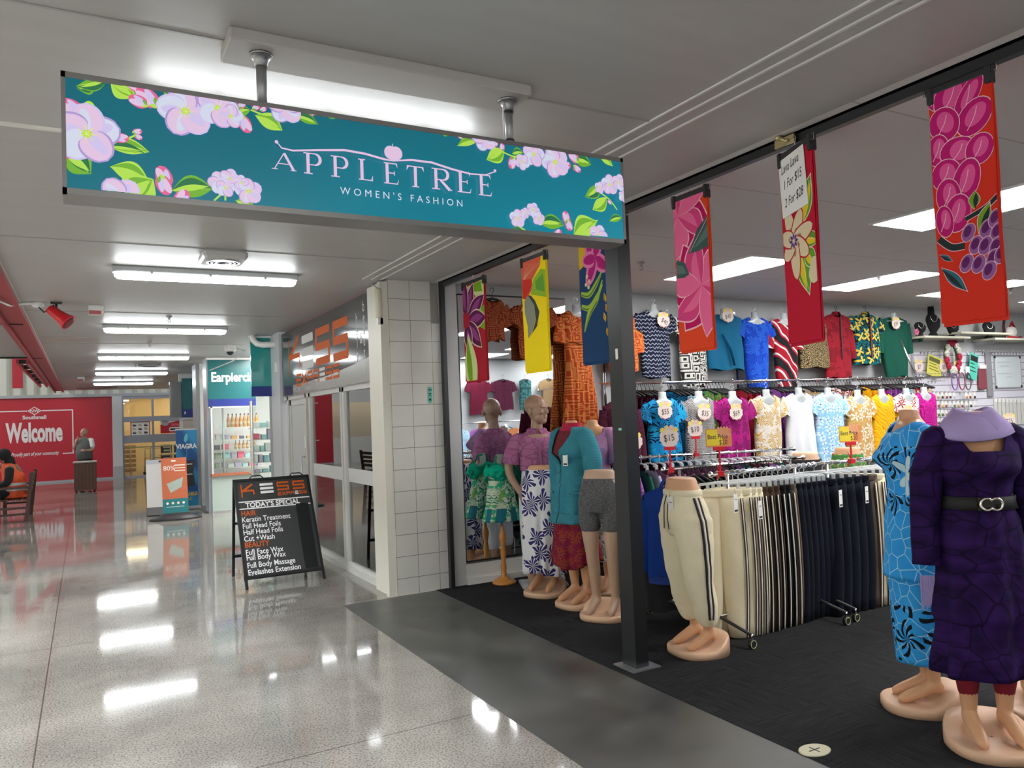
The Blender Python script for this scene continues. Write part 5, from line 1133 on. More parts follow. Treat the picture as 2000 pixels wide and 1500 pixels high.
b.lathe([(.16, .86), (.178, .96), (.165, 1.10), (.155, 1.12)], seg=28, sy=.7); blob(b, 'trousers', fabric('white linen', 'plain', ((.66, .67, .72),), 5.), t, .012, 5)
MB().bbox(-.22, .22, -.2, .16, 0, .022, .02).build('foot_plate', greyp, t); MB().tube([(.20, .05, .02), (.2, .05, .1), (.22, .04, .3), (.15, .03, .42)], .006, 8).build('calf_rod', chrome, t)
MB().lathe([(.03, .02), (.02, .06), (.012, .1)], (.2, .05, 0)).build('rod_socket', whitep, t)

# a second pale headless neck form behind the cardigan
t = thing('mannequin', 'headless mannequin in a mauve top half hidden behind the turquoise cardigan', 'mannequin', (4.05, 5.83, .004), face_dir(-.85, -.5))
b = MB(); female_legs(b, .95); upper_body(b, 1.57); blob(b, 'body', skin, t, .012); pedestal(t, skin_pale, .19, .19)
mv = fabric('mauve violet print', 'blob', ((.33, .20, .42), (.45, .22, .38), (.25, .22, .45)), 9.)
o = shell(PROF(1.57), necktop(1.57), .80, ease=.02, folds=(.06, 7, 0)).build('top', mv, t); solid(o)
for s_ in (-1, 1): sleeve([(s_ * .165, 0, 1.43), (s_ * .22, .01, 1.30), (s_ * .235, .01, 1.18)], [.08, .08, .082], t, mv)
o = shell([(.3, 0, 0, .21, .18), (.9, 0, 0, .18, .15)], .85, .32, ease=.01, folds=(.1, 8, 2)).build('skirt', fabric('green white leaf', 'frond', ((.75, .75, .72), (.02, .16, .10)), 9.), t); solid(o)

# green child's dress on a turned wooden stand
t = thing('dress_stand', 'turned wooden display stand wearing a green tropical strapless dress', 'dress stand', (3.575, 6.76, .004), 0)
MB().lathe([(.115, 0), (.118, .015), (.10, .03), (.07, .04), (.062, .05), (.05, .058), (.03, .075), (.024, .12), (.030, .16), (.022, .20), (.028, .30), (.020, .36), (.032, .42), (.036, .46), (.022, .50), (.016, .55), (.010, .56)], seg=24).build('turned_base', wood, t)
MB().cyl((0, 0, .5), .009, .6, 10).build('steel_rod', chrome, t)
b = MB().lathe([(.085, .70), (.115, .78), (.095, .92), (.11, 1.04), (.095, 1.12), (.03, 1.17), (.035, 1.26)], seg=20, sy=.75); b.build('torso_form', mat('sage fabric form', (.30, .36, .30), .8), t)
gd = fabric('green tropical dress', 'blob', ((.0, .16, .10), (.50, .58, .44), (.03, .36, .20), (.30, .42, .05)), 11., p1=1.6)
N = NT(gd)
o = shell([(.60, 0, 0, .185, .13), (.85, 0, 0, .14, .10), (1.0, 0, 0, .115, .09), (1.10, 0, 0, .125, .09)], lambda a: 1.13 - .03 * abs(math.cos(a)), .615, nphi=60, ease=.008, folds=(.14, 7, 0)).build('dress', gd, t); solid(o)
o = shell([(.60, 0, 0, .185, .13), (.85, 0, 0, .14, .10)], .74, .61, nphi=60, nv=6, ease=.013, folds=(.02, 7, 0)).build('teal_hem_band', mat('teal hem', (.0, .13, .18), .8), t); solid(o)
o = shell([(.95, 0, 0, .135, .11), (1.10, 0, 0, .165, .125), (1.2, 0, 0, .12, .10)], lambda a: 1.16 + .02 * math.sin(5 * a), lambda a: 1.03 + .03 * math.sin(4 * a), nphi=60, nv=8, ease=.0, folds=(.12, 9, 0)).build('ruffle', fabric('green ruffle', 'blob', ((.0, .20, .12), (.0, .35, .2), (.01, .12, .08)), 9.), t); solid(o)
for s_ in (-1, 1): MB().tube([(s_ * .10, -.05, 1.12), (s_ * .05, -.02, 1.24), (s_ * .02, .03, 1.25)], .010, 8).build('neck_tie', mat('green tie', (.0, .22, .12), .8), t)

# blue floral two-piece
T = 1.59
t = thing('mannequin', 'headless mannequin seen side-on in a bright blue floral two-piece dress', 'mannequin', (3.90, 2.63, .004), face_dir(-.74, .67))
b = MB(); female_legs(b, .95, .06); upper_body(b, T); blob(b, 'body', skin, t, .009); pedestal(t, skin_pale, .19, .215)
m = fabric('blue hibiscus', 'crack', ((.012, .22, .62), (.30, .60, .88), (.02, .30, .70)), 13., p1=.028)
def blue_print(name, zlo, zhi, zlo2=9, zhi2=9):
    m = mat(name, (.01, .2, .6), .8, spec=.25); N = NT(m); p, x, z = N.coord(.7)
    v = N.n('ShaderNodeTexVoronoi', {'Vector': p, 'Scale': 13.}, voronoi_dimensions='2D', feature='DISTANCE_TO_EDGE')
    nz = N.n('ShaderNodeTexNoise', {'Vector': p, 'Scale': 5., 'Detail': 2.})
    ground = N.mix(nz.outputs[0], (.012, .25, .74), (.05, .44, .90)); ln = N.mix(N.math('LESS_THAN', v.outputs['Distance'], .030), ground, (.34, .66, .92))
    a, b_, rr, r, th = flower_mask(N, p, 5.5, 4., .60, .25, .3)
    st = N.math('GREATER_THAN', N.math('SINE', N.math('ADD', N.math('MULTIPLY', th, 9.), N.math('MULTIPLY', r, 14.))), .1)
    blk = N.math('MULTIPLY', a, st)
    def band(lo, hi): return N.math('MULTIPLY', N.math('GREATER_THAN', z, lo), N.math('LESS_THAN', z, hi))
    bb = N.math('MAXIMUM', band(zlo, zhi), band(zlo2, zhi2)); edge = N.math('GREATER_THAN', N.math('ADD', bb, N.math('MULTIPLY', nz.outputs[0], .4)), .9)
    c = N.mix(N.math('MULTIPLY', edge, blk), ln, (.004, .006, .012))
    f2, cc, rr2, r2, t2 = flower_mask(N, p, 3.1, 5., .34, .35, 1.); sel = N.math('MULTIPLY', f2, N.math('GREATER_THAN', rr2, .55))
    c = N.mix(sel, c, (.60, .78, .84)); N.base(c); fine = N.n('ShaderNodeTexNoise', {'Vector': p, 'Scale': 8.}); N.bump(fine.outputs[0], .3, .02); return m
bt = blue_print('blue floral tunic cloth', 1.03, 1.14, 1.22, 1.40); bs = blue_print('blue floral skirt cloth', .26, .56)
o = shell(PROF(T) + [(.70, 0, .0, .175, .155)], necktop(T, .075, .05, .03), .70, nphi=72, nv=34, ease=.012, folds=(.03, 5, 0)).build('tunic', bt, t); solid(o)
o = shell([(.24, 0, .01, .125, .14), (.5, 0, .01, .145, .15), (.95, 0, .0, .175, .15)], .78, lambda a: .25, nphi=60, nv=20, ease=.0, folds=(.03, 5, 1)).build('skirt', bs, t); solid(o)
for s_ in (-1, 1): sleeve([(s_ * .155, .0, T - .13), (s_ * .19, .01, T - .30), (s_ * .20, .0, T - .50)], [.075, .080, .086], t, bt)

# purple dress
T = 1.575
t = thing('mannequin', 'headless mannequin in a dark purple long-sleeved dress with black belt and lilac scarf', 'mannequin', (3.70, 2.17, .004), face_dir(-.60, -.80))
b = MB(); female_legs(b, .95, .085); upper_body(b, T); blob(b, 'body', skin, t, .009); pedestal(t, skin_pale, .20, .21)
pf = fabric('purple faceted velvet', 'facet', ((.009, .002, .030), (.030, .008, .085), (.003, .001, .008)), 12.)
def sq(a):
    d = abs(((a + PI / 2 + PI) % (2 * PI)) - PI); return T - .085 - (.10 * min(1, max(0, (.62 - d)) * 4) if d < .62 else 0)
pp = PROF(T) + [(.36, 0, 0, .225, .185), (.62, 0, 0, .205, .165)]
o = shell(pp, sq, lambda a: .375 + .02 * math.sin(a + 1), nphi=90, nv=44, ease=.014, folds=(.07, 7, .5)).build('dress', pf, t); solid(o)
for s_ in (-1, 1): sleeve([(s_ * .155, .0, T - .13), (s_ * .215, .01, T - .30), (s_ * .235, .01, T - .50), (s_ * .25, -.02, T - .72)], [.078, .072, .062, .060], t, pf, wr=.02)
o = shell(PROF(T), T - .395, T - .455, nphi=60, nv=2, ease=.028).build('belt', mat('black elastic belt', (.006, .006, .007), .7), t); solid(o, .006); bl_ = o
MB().box(-.055, .02, -.138, -.130, T - .455, T - .395).build('belt_leather', mat('black leather', (.008, .007, .007), .25), bl_)
q = MB()
for cx_, a0, a1_ in ((-.020, .6, 2 * PI - .6), (.020, PI + .6, 3 * PI - .6)): q.tube([(cx_ + math.cos(a0 + (a1_ - a0) * i / 16) * .027, -.146, T - .425 + math.sin(a0 + (a1_ - a0) * i / 16) * .027) for i in range(17)], .0065, 6)
q.build('jewelled_buckle', mat('crystal buckle', (.75, .70, .62), .15, .9), bl_)
lil = fabric('lilac scarf', 'plain', ((.42, .33, .62),), 5.)
for kk, (dz, tw, sc_) in enumerate(((0, .0, 1.), (.022, 1.3, .84))):
    R = []
    for v_, (rx_, ry_, z_) in enumerate(((.060, .058, -.035), (.075, .072, -.012), (.098, .090, -.014), (.125, .108, -.038), (.152, .122, -.072), (.168, .130, -.100), (.158, .122, -.106), (.12, .10, -.075))):
        r = []
        for j in range(48):
            a = 2 * PI * j / 48; g = 1 + .05 * math.sin(3 * a + v_ * .7 + tw) + .02 * math.sin(9 * a + v_); fr_ = max(0, -math.sin(a))
            r.append((math.cos(a) * rx_ * g * sc_, math.sin(a) * ry_ * g * sc_ * (1 + .15 * fr_), T + z_ + dz - .035 * fr_ * v_ / 7 + .010 * math.sin(2 * a + tw + v_ * .5)))
        R.append(r)
    b = MB().loft(R, False, False); b.build('scarf', lil, t)
b = MB()
for s_ in (-1, 1): b.limb([(s_ * .085, 0, .60), (s_ * .085, -.012, .48), (s_ * .083, .018, .36), (s_ * .081, .03, .245)], [.066, .060, .058, .042], 16)
b.build('leggings', mat('crimson leggings', (.20, .003, .018), .8), t)
q = MB()
for k in range(9): x = -.275 + k * .0075; q.box(x, x + .0055, .0 , .004, .64 + .01 * (k % 3), .80)
q.build('scarf_fringe', lil, t)
# legs of one more mannequin behind the purple dress
t = thing('mannequin', 'mannequin foot block and legs just behind the purple dress at the right edge', 'mannequin', (4.30, 2.22, .004), face_dir(-.7, -.7))
b = MB(); female_legs(b, .95, .085); b.lathe([(.14, .85), (.17, .95), (.13, 1.12), (.12, 1.16)], seg=24, sy=.75); blob(b, 'body', skin, t, .012); pedestal(t, skin_pale, .20, .20)
o = shell([(.45, 0, 0, .17, .14), (.95, 0, 0, .18, .14), (1.12, 0, 0, .14, .11)], 1.12, .5, ease=.01, folds=(.05, 7, 0)).build('skirt', mat('near black skirt', (.01, .01, .014), .8), t); solid(o)

# ------------------------------------------------------------------ lavalavas hung from the track
def lava(label, hlabel, pl, pr, xl, xr, py_top_l, py_bot, base, mats, art, side=None, fold=True):
    """pl,pr: pixel columns of left/right edges at the top; cloth lies in a vertical plane through both"""
    L_ = on_x(pl[0], pl[1], xl); R_ = on_x(pr[0], pr[1], xr); Bz = on_x(py_bot[0], py_bot[1], xl).z
    top = min(L_.z, R_.z + .03, CZ - .10) if py_top_l is None else py_top_l
    d = Vector((R_.x - L_.x, R_.y - L_.y, 0)); W_ = d.length; d.normalize(); n = Vector((0, 0, 1)).cross(d); H_ = top - Bz
    Mo = Matrix.Identity(4); nn = d.cross(Vector((0, 0, 1)))
    for i in range(3): Mo[i][0] = d[i]; Mo[i][1] = -nn[i]; Mo[i][2] = (0, 0, 1)[i]
    rz = math.atan2(d.y, d.x)
    t = thing('lavalava_cloth', label, 'sarong', (L_.x, L_.y, Bz), rz); q = MB()
    # local: x across, z up, -y to the viewer; three folded layers, the bottom edge slightly slanted
    for k, (yo, x0_, x1_, dz) in enumerate(((0, 0, W_ * .985, .015), (.007, .004, W_, 0), (.014, .012, W_ * .99, .008))):
        R = []
        for j in range(13):
            z = dz + (H_ - dz) * j / 12; wv = .0025 * math.sin(z * 9 + k); 
            R.append([(x0_ + wv, yo - .003, z), (x1_ + wv - .004, yo - .003, z), (x1_ + wv, yo, z), (x1_ + wv - .004, yo + .003, z), (x0_ + wv, yo + .003, z), (x0_ - .002 + wv, yo, z)])
        q.loft(R, smooth=False)
    q.build('folded_cloth', mats[0], t)
    A = Art(frame((0, -.0032, 0), *FACE), (.003, W_ * .985 - .005, .016, H_)); art(A, W_, H_); A.build('print', mats, t)
    h = thing('clip_hanger', hlabel, 'hanger', (L_.x, L_.y, top), rz, group=None); q = MB().bbox(-.01, W_ + .01, -.008, .016, -.005, .025, .004); q.build('bar', blackp, h)
    for x in (.012, W_ - .012): MB().bbox(x - .013, x + .013, -.016, .026, -.045, .032, .005).build('clip', blackp, h); MB().tube([(x, .0, .03), (x + (.03 if x > .05 else -.03), 0, .03), (x + (.03 if x > .05 else -.03), 0, 0), (x, 0, 0)], .002, 5).build('wire_lever', steel, h)
    c = W_ / 2; zt_ = CZ - top - .03
    MB().tube([(c, 0, .02), (c, 0, max(.03, zt_ - .035)), (c + .015, 0, max(.04, zt_ - .012)), (c, 0, zt_), (c - .015, 0, zt_ - .01)], .0022, 6).build('hook', steel, h)
    return t, W_, H_
V = lambda n_, c: mat(n_, c, .7, spec=.2)
crimson = V('lava crimson', (.36, .006, .025)); lo = V('lava outline', (.62, .48, .36)); 
def px2(px0, px1, py0, py1, W_, H_): return lambda x, y: ((x - px0) / (px1 - px0) * W_, (1 - (y - py0) / (py1 - py0)) * H_)
# 1 crimson with plum flower
def art1(A, W_, H_):
    f = px2(903, 946, 548, 748, W_, H_)
    P = lambda *q: [f(x, y) for x, y in q]
    A.poly(P((912, 553), (946, 548), (946, 585), (930, 578), (920, 565)), 3); A.poly(P((918, 553), (940, 550), (942, 572), (928, 568)), 4)
    A.poly(P((935, 600), (946, 600), (946, 650), (935, 640)), 4)
    cx, cy = f(909, 620); s_ = W_ / 43
    for a, L in ((1.1, 34), (.45, 40), (-.05, 38), (-.75, 38), (-1.4, 30), (1.7, 45)): A.petal(cx, cy, a, L * s_ * 1.04, 17 * s_, 5, 1.); A.petal(cx, cy, a, L * s_, 14.5 * s_, 1, 1.); A.petal(cx + math.cos(a) * 8 * s_, cy + math.sin(a) * 8 * s_, a + .05, L * s_ * .65, 7 * s_, 2, 1.)
    A.oval(cx, cy, 7 * s_, 7 * s_, 0, 6)
    x, y = f(912, 652); A.leaf(x, y, -1.45, 58 * s_, 22 * s_, 3, 4, 5)
lava('crimson folded sarong with plum flower, furthest along the track', 'black clip hanger holding the crimson plum-flower sarong', (903, 555), (946, 550), 3.08, 3.08, None, (915, 748), crimson, [V('lava dark red', (.38, .008, .022)), V('plum', (.10, .005, .06)), V('plum light', (.26, .04, .20)), V('pale lime', (.55, .62, .25)), V('leaf green', (.16, .33, .01)), lo, crimson], art1)
# 2 yellow with orange hibiscus and grey leaf
def art2(A, W_, H_):
    f = px2(1018, 1068, 510, 730, W_, H_); P = lambda *q: [f(x, y) for x, y in q]
    A.poly(P((1018, 510), (1060, 505), (1056, 528), (1040, 550), (1038, 570), (1028, 584), (1018, 582)), 1); A.poly(P((1018, 545), (1038, 548), (1040, 560), (1024, 585), (1018, 580)), 2)
    for k in range(5): A.stroke(P((1022, 545), (1030 + k * 6, 515 + k * 2)), .003, 5)
    A.poly(P((1042, 550), (1058, 535), (1068, 540), (1068, 592), (1052, 585), (1036, 578)), 3); A.poly(P((1046, 556), (1062, 545), (1064, 580), (1048, 572)), 4)
    A.poly(P((1030, 578), (1042, 600), (1044, 630), (1036, 652), (1028, 662), (1046, 642), (1052, 615), (1044, 592), (1036, 580)), 7)
    A.poly(P((1030, 578), (1042, 600), (1043, 630), (1036, 650), (1027, 662), (1027, 640), (1022, 610), (1022, 588)), 6)
t_y = lava('bright yellow folded sarong with orange hibiscus and grey leaf', 'black clip hanger holding the yellow sarong', (1018, 508), (1066, 503), 3.08, 3.08, None, (1030, 730), None, [V('lava yellow', (.95, .72, .004)), V('hibiscus orange', (.70, .12, .06)), V('hibiscus red', (.60, .03, .02)), V('lime leaf', (.30, .50, .03)), V('leaf mid green', (.13, .36, .04)), V('pale peach', (.75, .50, .35)), V('stone leaf', (.26, .27, .22)), V('dark leaf', (.05, .06, .045))], art2)
# 3 navy with pink flower and green fronds
def art3(A, W_, H_):
    f = px2(1132, 1186, 470, 715, W_, H_); P = lambda *q: [f(x, y) for x, y in q]
    A.poly(P((1132, 470), (1165, 470), (1158, 500), (1148, 520), (1134, 528), (1132, 528)), 1); A.stroke(P((1140, 480), (1152, 495), (1146, 515)), .004, 2)
    for a, L in ((2.2, 30), (1.2, 34), (-.6, 30), (-2.1, 34), (3.1, 26)):
        x, y = f(1165, 515); A.petal(x, y, a, L * W_ / 54, 20 * W_ / 54, 4, .9); A.petal(x, y, a, L * .9 * W_ / 54, 12 * W_ / 54, 3, .9)
    for y0_, y1_, s2 in ((575, 600, 0), (600, 640, 1)):
        A.stroke(P((1134, y0_), (1150, y0_ + 6), (1165, y0_ - 10), (1178, y0_ - 32)), [.03, .045, .04, .01], 5); A.stroke(P((1134, y0_ + 2), (1150, y0_ + 8), (1165, y0_ - 8), (1176, y0_ - 28)), [.006, .012, .01, .002], 6)
    A.stroke(P((1138, 650), (1150, 615), (1165, 595), (1178, 560)), [.01, .05, .04, .01], 5); A.stroke(P((1140, 645), (1152, 617), (1166, 597)), [.005, .012, .01], 6)
    for x, y in ((1148, 545), (1152, 555), (1150, 566), (1145, 560)): u, v = f(x, y); A.oval(u, v, .014, .014, 0, 7)
    for x, y in ((1180, 590), (1182, 610), (1178, 626), (1182, 655)): u, v = f(x, y); A.leaf(u, v + .02, -1.3, .07, .03, 1, 2)
lava('navy blue folded sarong with pink flower and lime fronds beside the post', 'black clip hanger holding the navy sarong above the post', (1130, 485), (1182, 470), 3.08, 3.08, 2.86, (1140, 715), None, [V('lava navy', (.008, .045, .13)), V('gold', (.65, .42, .01)), V('gold dark', (.40, .2, .005)), V('magenta petal', (.42, .01, .16)), V('pink petal', (.75, .18, .40)), V('frond lime', (.30, .46, .05)), V('frond dark', (.08, .14, .04)), V('berry', (.6, .6, .3))], art3)
# 4 orange with pink pinwheel blooms
pm = [V('lava orange', (.72, .055, .012)), V('pinwheel pink', (.80, .13, .30)), V('pinwheel magenta', (.48, .0, .10)), V('pink line', (.85, .45, .50)), V('slate leaf', (.05, .10, .09)), V('slate leaf light', (.10, .17, .15)), V('mid pink', (.66, .05, .20))]
def art4(A, W_, H_):
    f = px2(1314, 1384, 380, 692, W_, H_); P = lambda *q: [f(x, y) for x, y in q]; s_ = W_ / 70
    for cx_, cy_, R_ in ((1323, 412, 62), (1365, 562, 70)):
        cx, cy = f(cx_, cy_); 
        a0_ = -2.75 + (0 if cy_ < 500 else .2)
        for k in range(6):
            a = a0_ + k * 2 * PI / 6 + .42; A.petal(cx, cy, a, R_ * s_ * 1.02, R_ * s_ * .66, 3, 1.0, bend=.10); A.petal(cx, cy, a, R_ * s_ * .98, R_ * s_ * .61, 2, 1.0, bend=.10)
        for k in range(6):
            a = a0_ + k * 2 * PI / 6; A.petal(cx, cy, a, R_ * s_ * 1.05, R_ * s_ * .56, 3, 1.0, bend=.14); A.petal(cx, cy, a, R_ * s_ * 1.02, R_ * s_ * .51, 1 if k % 2 else 6, 1.0, bend=.14)
            A.petal(cx, cy, a + .1, R_ * s_ * .75, R_ * s_ * .2, 1, 1.0, bend=.14)
    for pts in (((1384, 428), (1384, 490), (1360, 495), (1342, 494), (1362, 450)), ((1316, 500), (1334, 510), (1342, 535), (1332, 540), (1316, 538))): A.poly(P(*pts), 4); 
    A.poly(P((1384, 445), (1384, 470), (1352, 488)), 5); A.stroke(P((1384, 432), (1345, 492)), .003, 3); A.poly(P((1316, 510), (1330, 516), (1336, 532), (1318, 530)), 5)
lava('orange folded sarong covered in pink pinwheel blooms, right of the post', 'black clip hanger holding the orange pinwheel sarong', (1314, 388), (1382, 380), 3.08, 3.08, None, (1325, 692), None, pm, art4)
# 5 crimson with frangipani and handwritten price sheet
def art5(A, W_, H_):
    f = px2(1524, 1598, 290, 680, W_, H_); P = lambda *q: [f(x, y) for x, y in q]; s_ = W_ / 74
    for (x, y, a, L, wd) in ((1560, 450, 1.05, 66, 30), (1565, 470, -.2, 42, 18), (1560, 480, -1.3, 64, 28), (1572, 490, -.9, 34, 22)): u, v = f(x, y); A.leaf(u, v, a, L * s_, wd * s_, 4, 3, 5); A.stroke([(u, v), (u + math.cos(a) * L * s_ * .9, v + math.sin(a) * L * s_ * .9)], .003, 5)
    cx, cy = f(1549, 468)
    for k, (a, L) in enumerate(((1.9, 44), (1.05, 40), (.25, 44), (-.6, 38), (-1.5, 48), (-2.4, 30), (2.8, 30))): A.petal(cx, cy, a, L * s_ * 1.05, 24 * s_, 0, .8); A.petal(cx, cy, a, L * s_, 20 * s_, 1, .8); A.petal(cx, cy, a, L * s_ * .42, 8 * s_, 2, .9)
    A.oval(cx, cy, 9 * s_, 9 * s_, 0, 1)
    for k in range(8): A.petal(cx + math.cos(k * .785) * 2 * s_, cy + math.sin(k * .785) * 2 * s_, k * .785, 8 * s_, 4 * s_, 6)
    cx, cy = f(1600, 530); A.petal(cx, cy, -2.4, 26 * s_, 24 * s_, 1, .8); A.petal(cx, cy - .02, 2.5, 20 * s_, 18 * s_, 1, .8)
t5, W5, H5 = lava('crimson folded sarong with one cream flower, price sheet clipped on top', 'black clip hanger holding the crimson cream-flower sarong', (1522, 305), (1586, 288), 3.08, 2.98, 2.87, (1545, 678), None, [V('lava bright crimson', (.50, .005, .028)), V('petal cream', (.70, .58, .38)), V('petal shade', (.35, .25, .12)), V('leaf gold', (.72, .55, .02)), V('leaf emerald', (.10, .33, .02)), V('pale edge', (.75, .62, .45)), V('violet stamen', (.10, .03, .22))], art5)
t = thing('price_sheet', 'handwritten white price sheet clipped to the crimson sarong', 'sign', t5.location + Vector((0, 0, H5)), t5.rotation_euler.z); ML = Matrix.Rotation(-.06, 4, 'Y')
q = MB(); pw, ph_ = .235, .30; q.mbox(ML, .0, pw, -.0085, -.0065, -ph_, -.01); q.build('sheet', paper, t); A = Art(ML @ frame((0, -.009, 0), *FACE))
for s_, x, z, sz in (('Lava Lava', .02, -.085, .062), ('1 For $15', .03, -.165, .062), ('2 For $28', .03, -.255, .062)): A.text(s_, sz, x, z, 0, width=.70, shear=.35, rot=.08)
A.build('handwriting', ink, t)
# 6 large red-orange with peony, grapes
def art6(A, W_, H_):
    f = px2(1815, 1960, 195, 635, W_, H_); s_ = W_ / 145; P = lambda *q: [f(x, y) for x, y in q]
    for (cx_, cy_, rx, ry, a) in ((1835, 200, 26, 38, .2), (1870, 215, 40, 46, -.4), (1908, 225, 22, 50, -.6), (1918, 265, 34, 44, -.8), (1850, 260, 34, 40, .4), (1832, 305, 26, 36, 0), (1880, 320, 44, 34, -.3), (1925, 325, 30, 34, -.4), (1848, 355, 34, 36, .3), (1892, 375, 30, 48, -.3), (1850, 395, 28, 40, .1), (1868, 430, 30, 42, -.2), (1838, 440, 20, 36, .1)):
        u, v = f(cx_, cy_); A.oval(u, v, rx * s_ * 1.05, ry * s_ * 1.05, a, 3); A.oval(u, v, rx * s_, ry * s_, a, 1); A.oval(u + 3 * s_, v + 4 * s_, rx * s_ * .55, ry * s_ * .65, a, 2); A.stroke([(u - rx * s_ * .5, v - ry * s_ * .6), (u, v), (u + rx * s_ * .2, v + ry * s_ * .5)], .003, 3)
    A.stroke(P((1822, 470), (1850, 490), (1880, 492)), .032, 3); A.stroke(P((1822, 470), (1850, 490), (1880, 492)), .026, 4); A.stroke(P((1885, 445), (1930, 432), (1960, 415)), .022, 3); A.stroke(P((1885, 445), (1930, 432), (1960, 415)), .017, 4)
    for (x, y, a, L, wd) in ((1905, 430, 1.45, 40, 24), (1912, 475, 1.15, 68, 26)): u, v = f(x, y); A.leaf(u, v, a, L * s_, wd * s_, 5, 4, 3)
    for (x, y, a, L, wd) in ((1822, 500, -.6, 34, 12), (1825, 525, -.85, 82, 24)): u, v = f(x, y); A.leaf(u, v, a, L * s_, wd * s_, 8, 4, 3)
    for (x, y) in ((1890, 470), (1905, 495), (1930, 470), (1950, 455), (1952, 480), (1925, 500), (1948, 505), (1882, 525), (1908, 530), (1940, 525), (1958, 520), (1930, 545)):
        u, v = f(x, y); A.oval(u, v, 15 * s_, 22 * s_, -.45, 3); A.oval(u, v, 13.8 * s_, 20.5 * s_, -.45, 6); A.oval(u - 2 * s_, v + 3 * s_, 8 * s_, 13 * s_, -.45, 7)
lava('large red-orange folded sarong with magenta peony and purple grapes, nearest on the track', 'black clip hanger holding the largest peony sarong', (1813, 198), (1938, 158), 3.08, 3.08, 2.90, (1836, 640), None, [V('lava vermilion', (.66, .028, .012)), V('peony magenta', (.50, .006, .15)), V('peony pink', (.74, .09, .30)), V('peony line', (.80, .50, .55)), V('dark stem', (.02, .03, .03)), V('pea green', (.16, .34, .02)), V('grape lilac', (.28, .10, .30)), V('grape plum', (.12, .015, .12)), V('blue leaf', (.03, .13, .19))], art6)

# ------------------------------------------------------------------ garments on hangers
def garment_mb(W=.24, D=.05, L=.70, hem=None, nw=.09, nf=.10, nb=.03, drop=.05, slv=None, fold=(.010, 9., 0.), seed=0, flare=None, N_=64, nv=22):
    """front-facing garment: shoulders at z=0 by the neck; -y is its front"""
    r_ = random.Random(seed); hem = W if hem is None else hem; ph = r_.uniform(0, 6); rings = []
    A_, K_, _ = fold
    for i in range(nv + 1):
        v = i / nv; R = []
        wt = W * (1 - .10 * math.sin(PI * min(1, v * 1.6))) if v < .62 else W * .99
        wt = wt + (hem - W) * v ** 1.5
        for j in range(N_):
            a = 2 * PI * j / N_; c, s_ = math.cos(a), math.sin(a)
            x = wt * math.copysign(abs(c) ** .75, c)
            ax = abs(x) / W; nk = max(0, 1 - (abs(x) / nw) ** 2) if abs(x) < nw else 0
            zt_ = -max(0, (abs(x) - nw)) / max(.01, (W - nw)) * drop - (nf if s_ < 0 else nb) * math.sqrt(nk)
            dd = .012 + .035 * nk if v == 0 else None
            dep = (.014 + .035 * nk) * (1 - min(1, v * 6)) + D * min(1, v * 6) ** .6
            zb_ = -L + .012 * math.sin(5 * x / W + ph)
            z = zt_ + (zb_ - zt_) * v
            y = dep * math.copysign(abs(s_) ** .8, s_) + A_ * v * math.sin(K_ * x / W + ph + 1.2 * math.sin(3 * v)) * (1 - abs(c) * .5)
            R.append((x + .008 * v * math.sin(7 * v + ph), y, z))
        rings.append(R)
    q = MB().loft(rings, False, False)
    if slv:
        ang, sl, w0, w1 = slv     # angle from straight down, length, widths
        for sx in (-1, 1):
            rr = []
            for k in range(8):
                t_ = k / 7; a = ang * (1 - .35 * t_); x = sx * (W - .035 + sl * t_ * math.sin(a)); z = -drop - .045 - sl * t_ * math.cos(a); w_ = w0 + (w1 - w0) * t_
                ux, uz = sx * math.cos(a), math.sin(a)
                rr.append([(x + ux * w_ * math.cos(b_), .0 + math.sin(b_) * (.028 + .014 * t_) * (1 + .1 * math.sin(3 * b_ + k)), z + uz * w_ * math.cos(b_)) for b_ in [2 * PI * j / 16 for j in range(16)]])
            q.loft(rr, False, False)
    return q
def hook_mb(z0=.0, h=.12, r=.022, tk=.0022):
    P = [(0, 0, z0), (0, 0, z0 + h - 2 * r)] + [(r * math.cos(a) + 0, 0, z0 + h - r + r * math.sin(a)) for a in [-.9 * 1, -.4, 0, .5, 1.0, 1.57, 2.1, 2.7, 3.14, 3.6]]
    return MB().tube(P, tk, 6)
def form_hanger(label, loc, rz=0., W=.20, group=None, h=.14):
    """clear hanger with a moulded neck and shoulders"""
    t = thing('form_hanger', label, 'hanger', loc, rz, group)
    hook_mb(.05, h - .05).build('hook', chrome, t)
    R = []
    for z, rx, ry in ((.065, .040, .030), (.06, .044, .034), (.02, .044, .034), (-.01, .052, .038), (-.03, .10, .040), (-.055, W * .8, .036), (-.10, W * .92, .030), (-.16, W * .55, .028)):
        R.append([(rx * math.cos(a), ry * math.sin(a) - (.01 if z < 0 else 0), z) for a in [2 * PI * j / 24 for j in range(24)]])
    MB().loft(R).build('neck_form', formm, t); return t
formm = mat('frosted form plastic', (.62, .68, .70), .2, alpha=.72, spec=.7)
def slim_hanger(label, loc, rz=0., W=.19, group=None, h=.11, m=None):
    t = thing('slim_hanger', label, 'hanger', loc, rz, group); hook_mb(0, h, tk=.003).build('hook', blackp if m is None else m, t)
    MB().tube([(-W, 0, -.06), (-.06, 0, -.012), (0, 0, 0), (.06, 0, -.012), (W, 0, -.06)], [.006, .008, .009, .008, .006], 8, flat=1.6).build('arms', blackp if m is None else m, t); return t
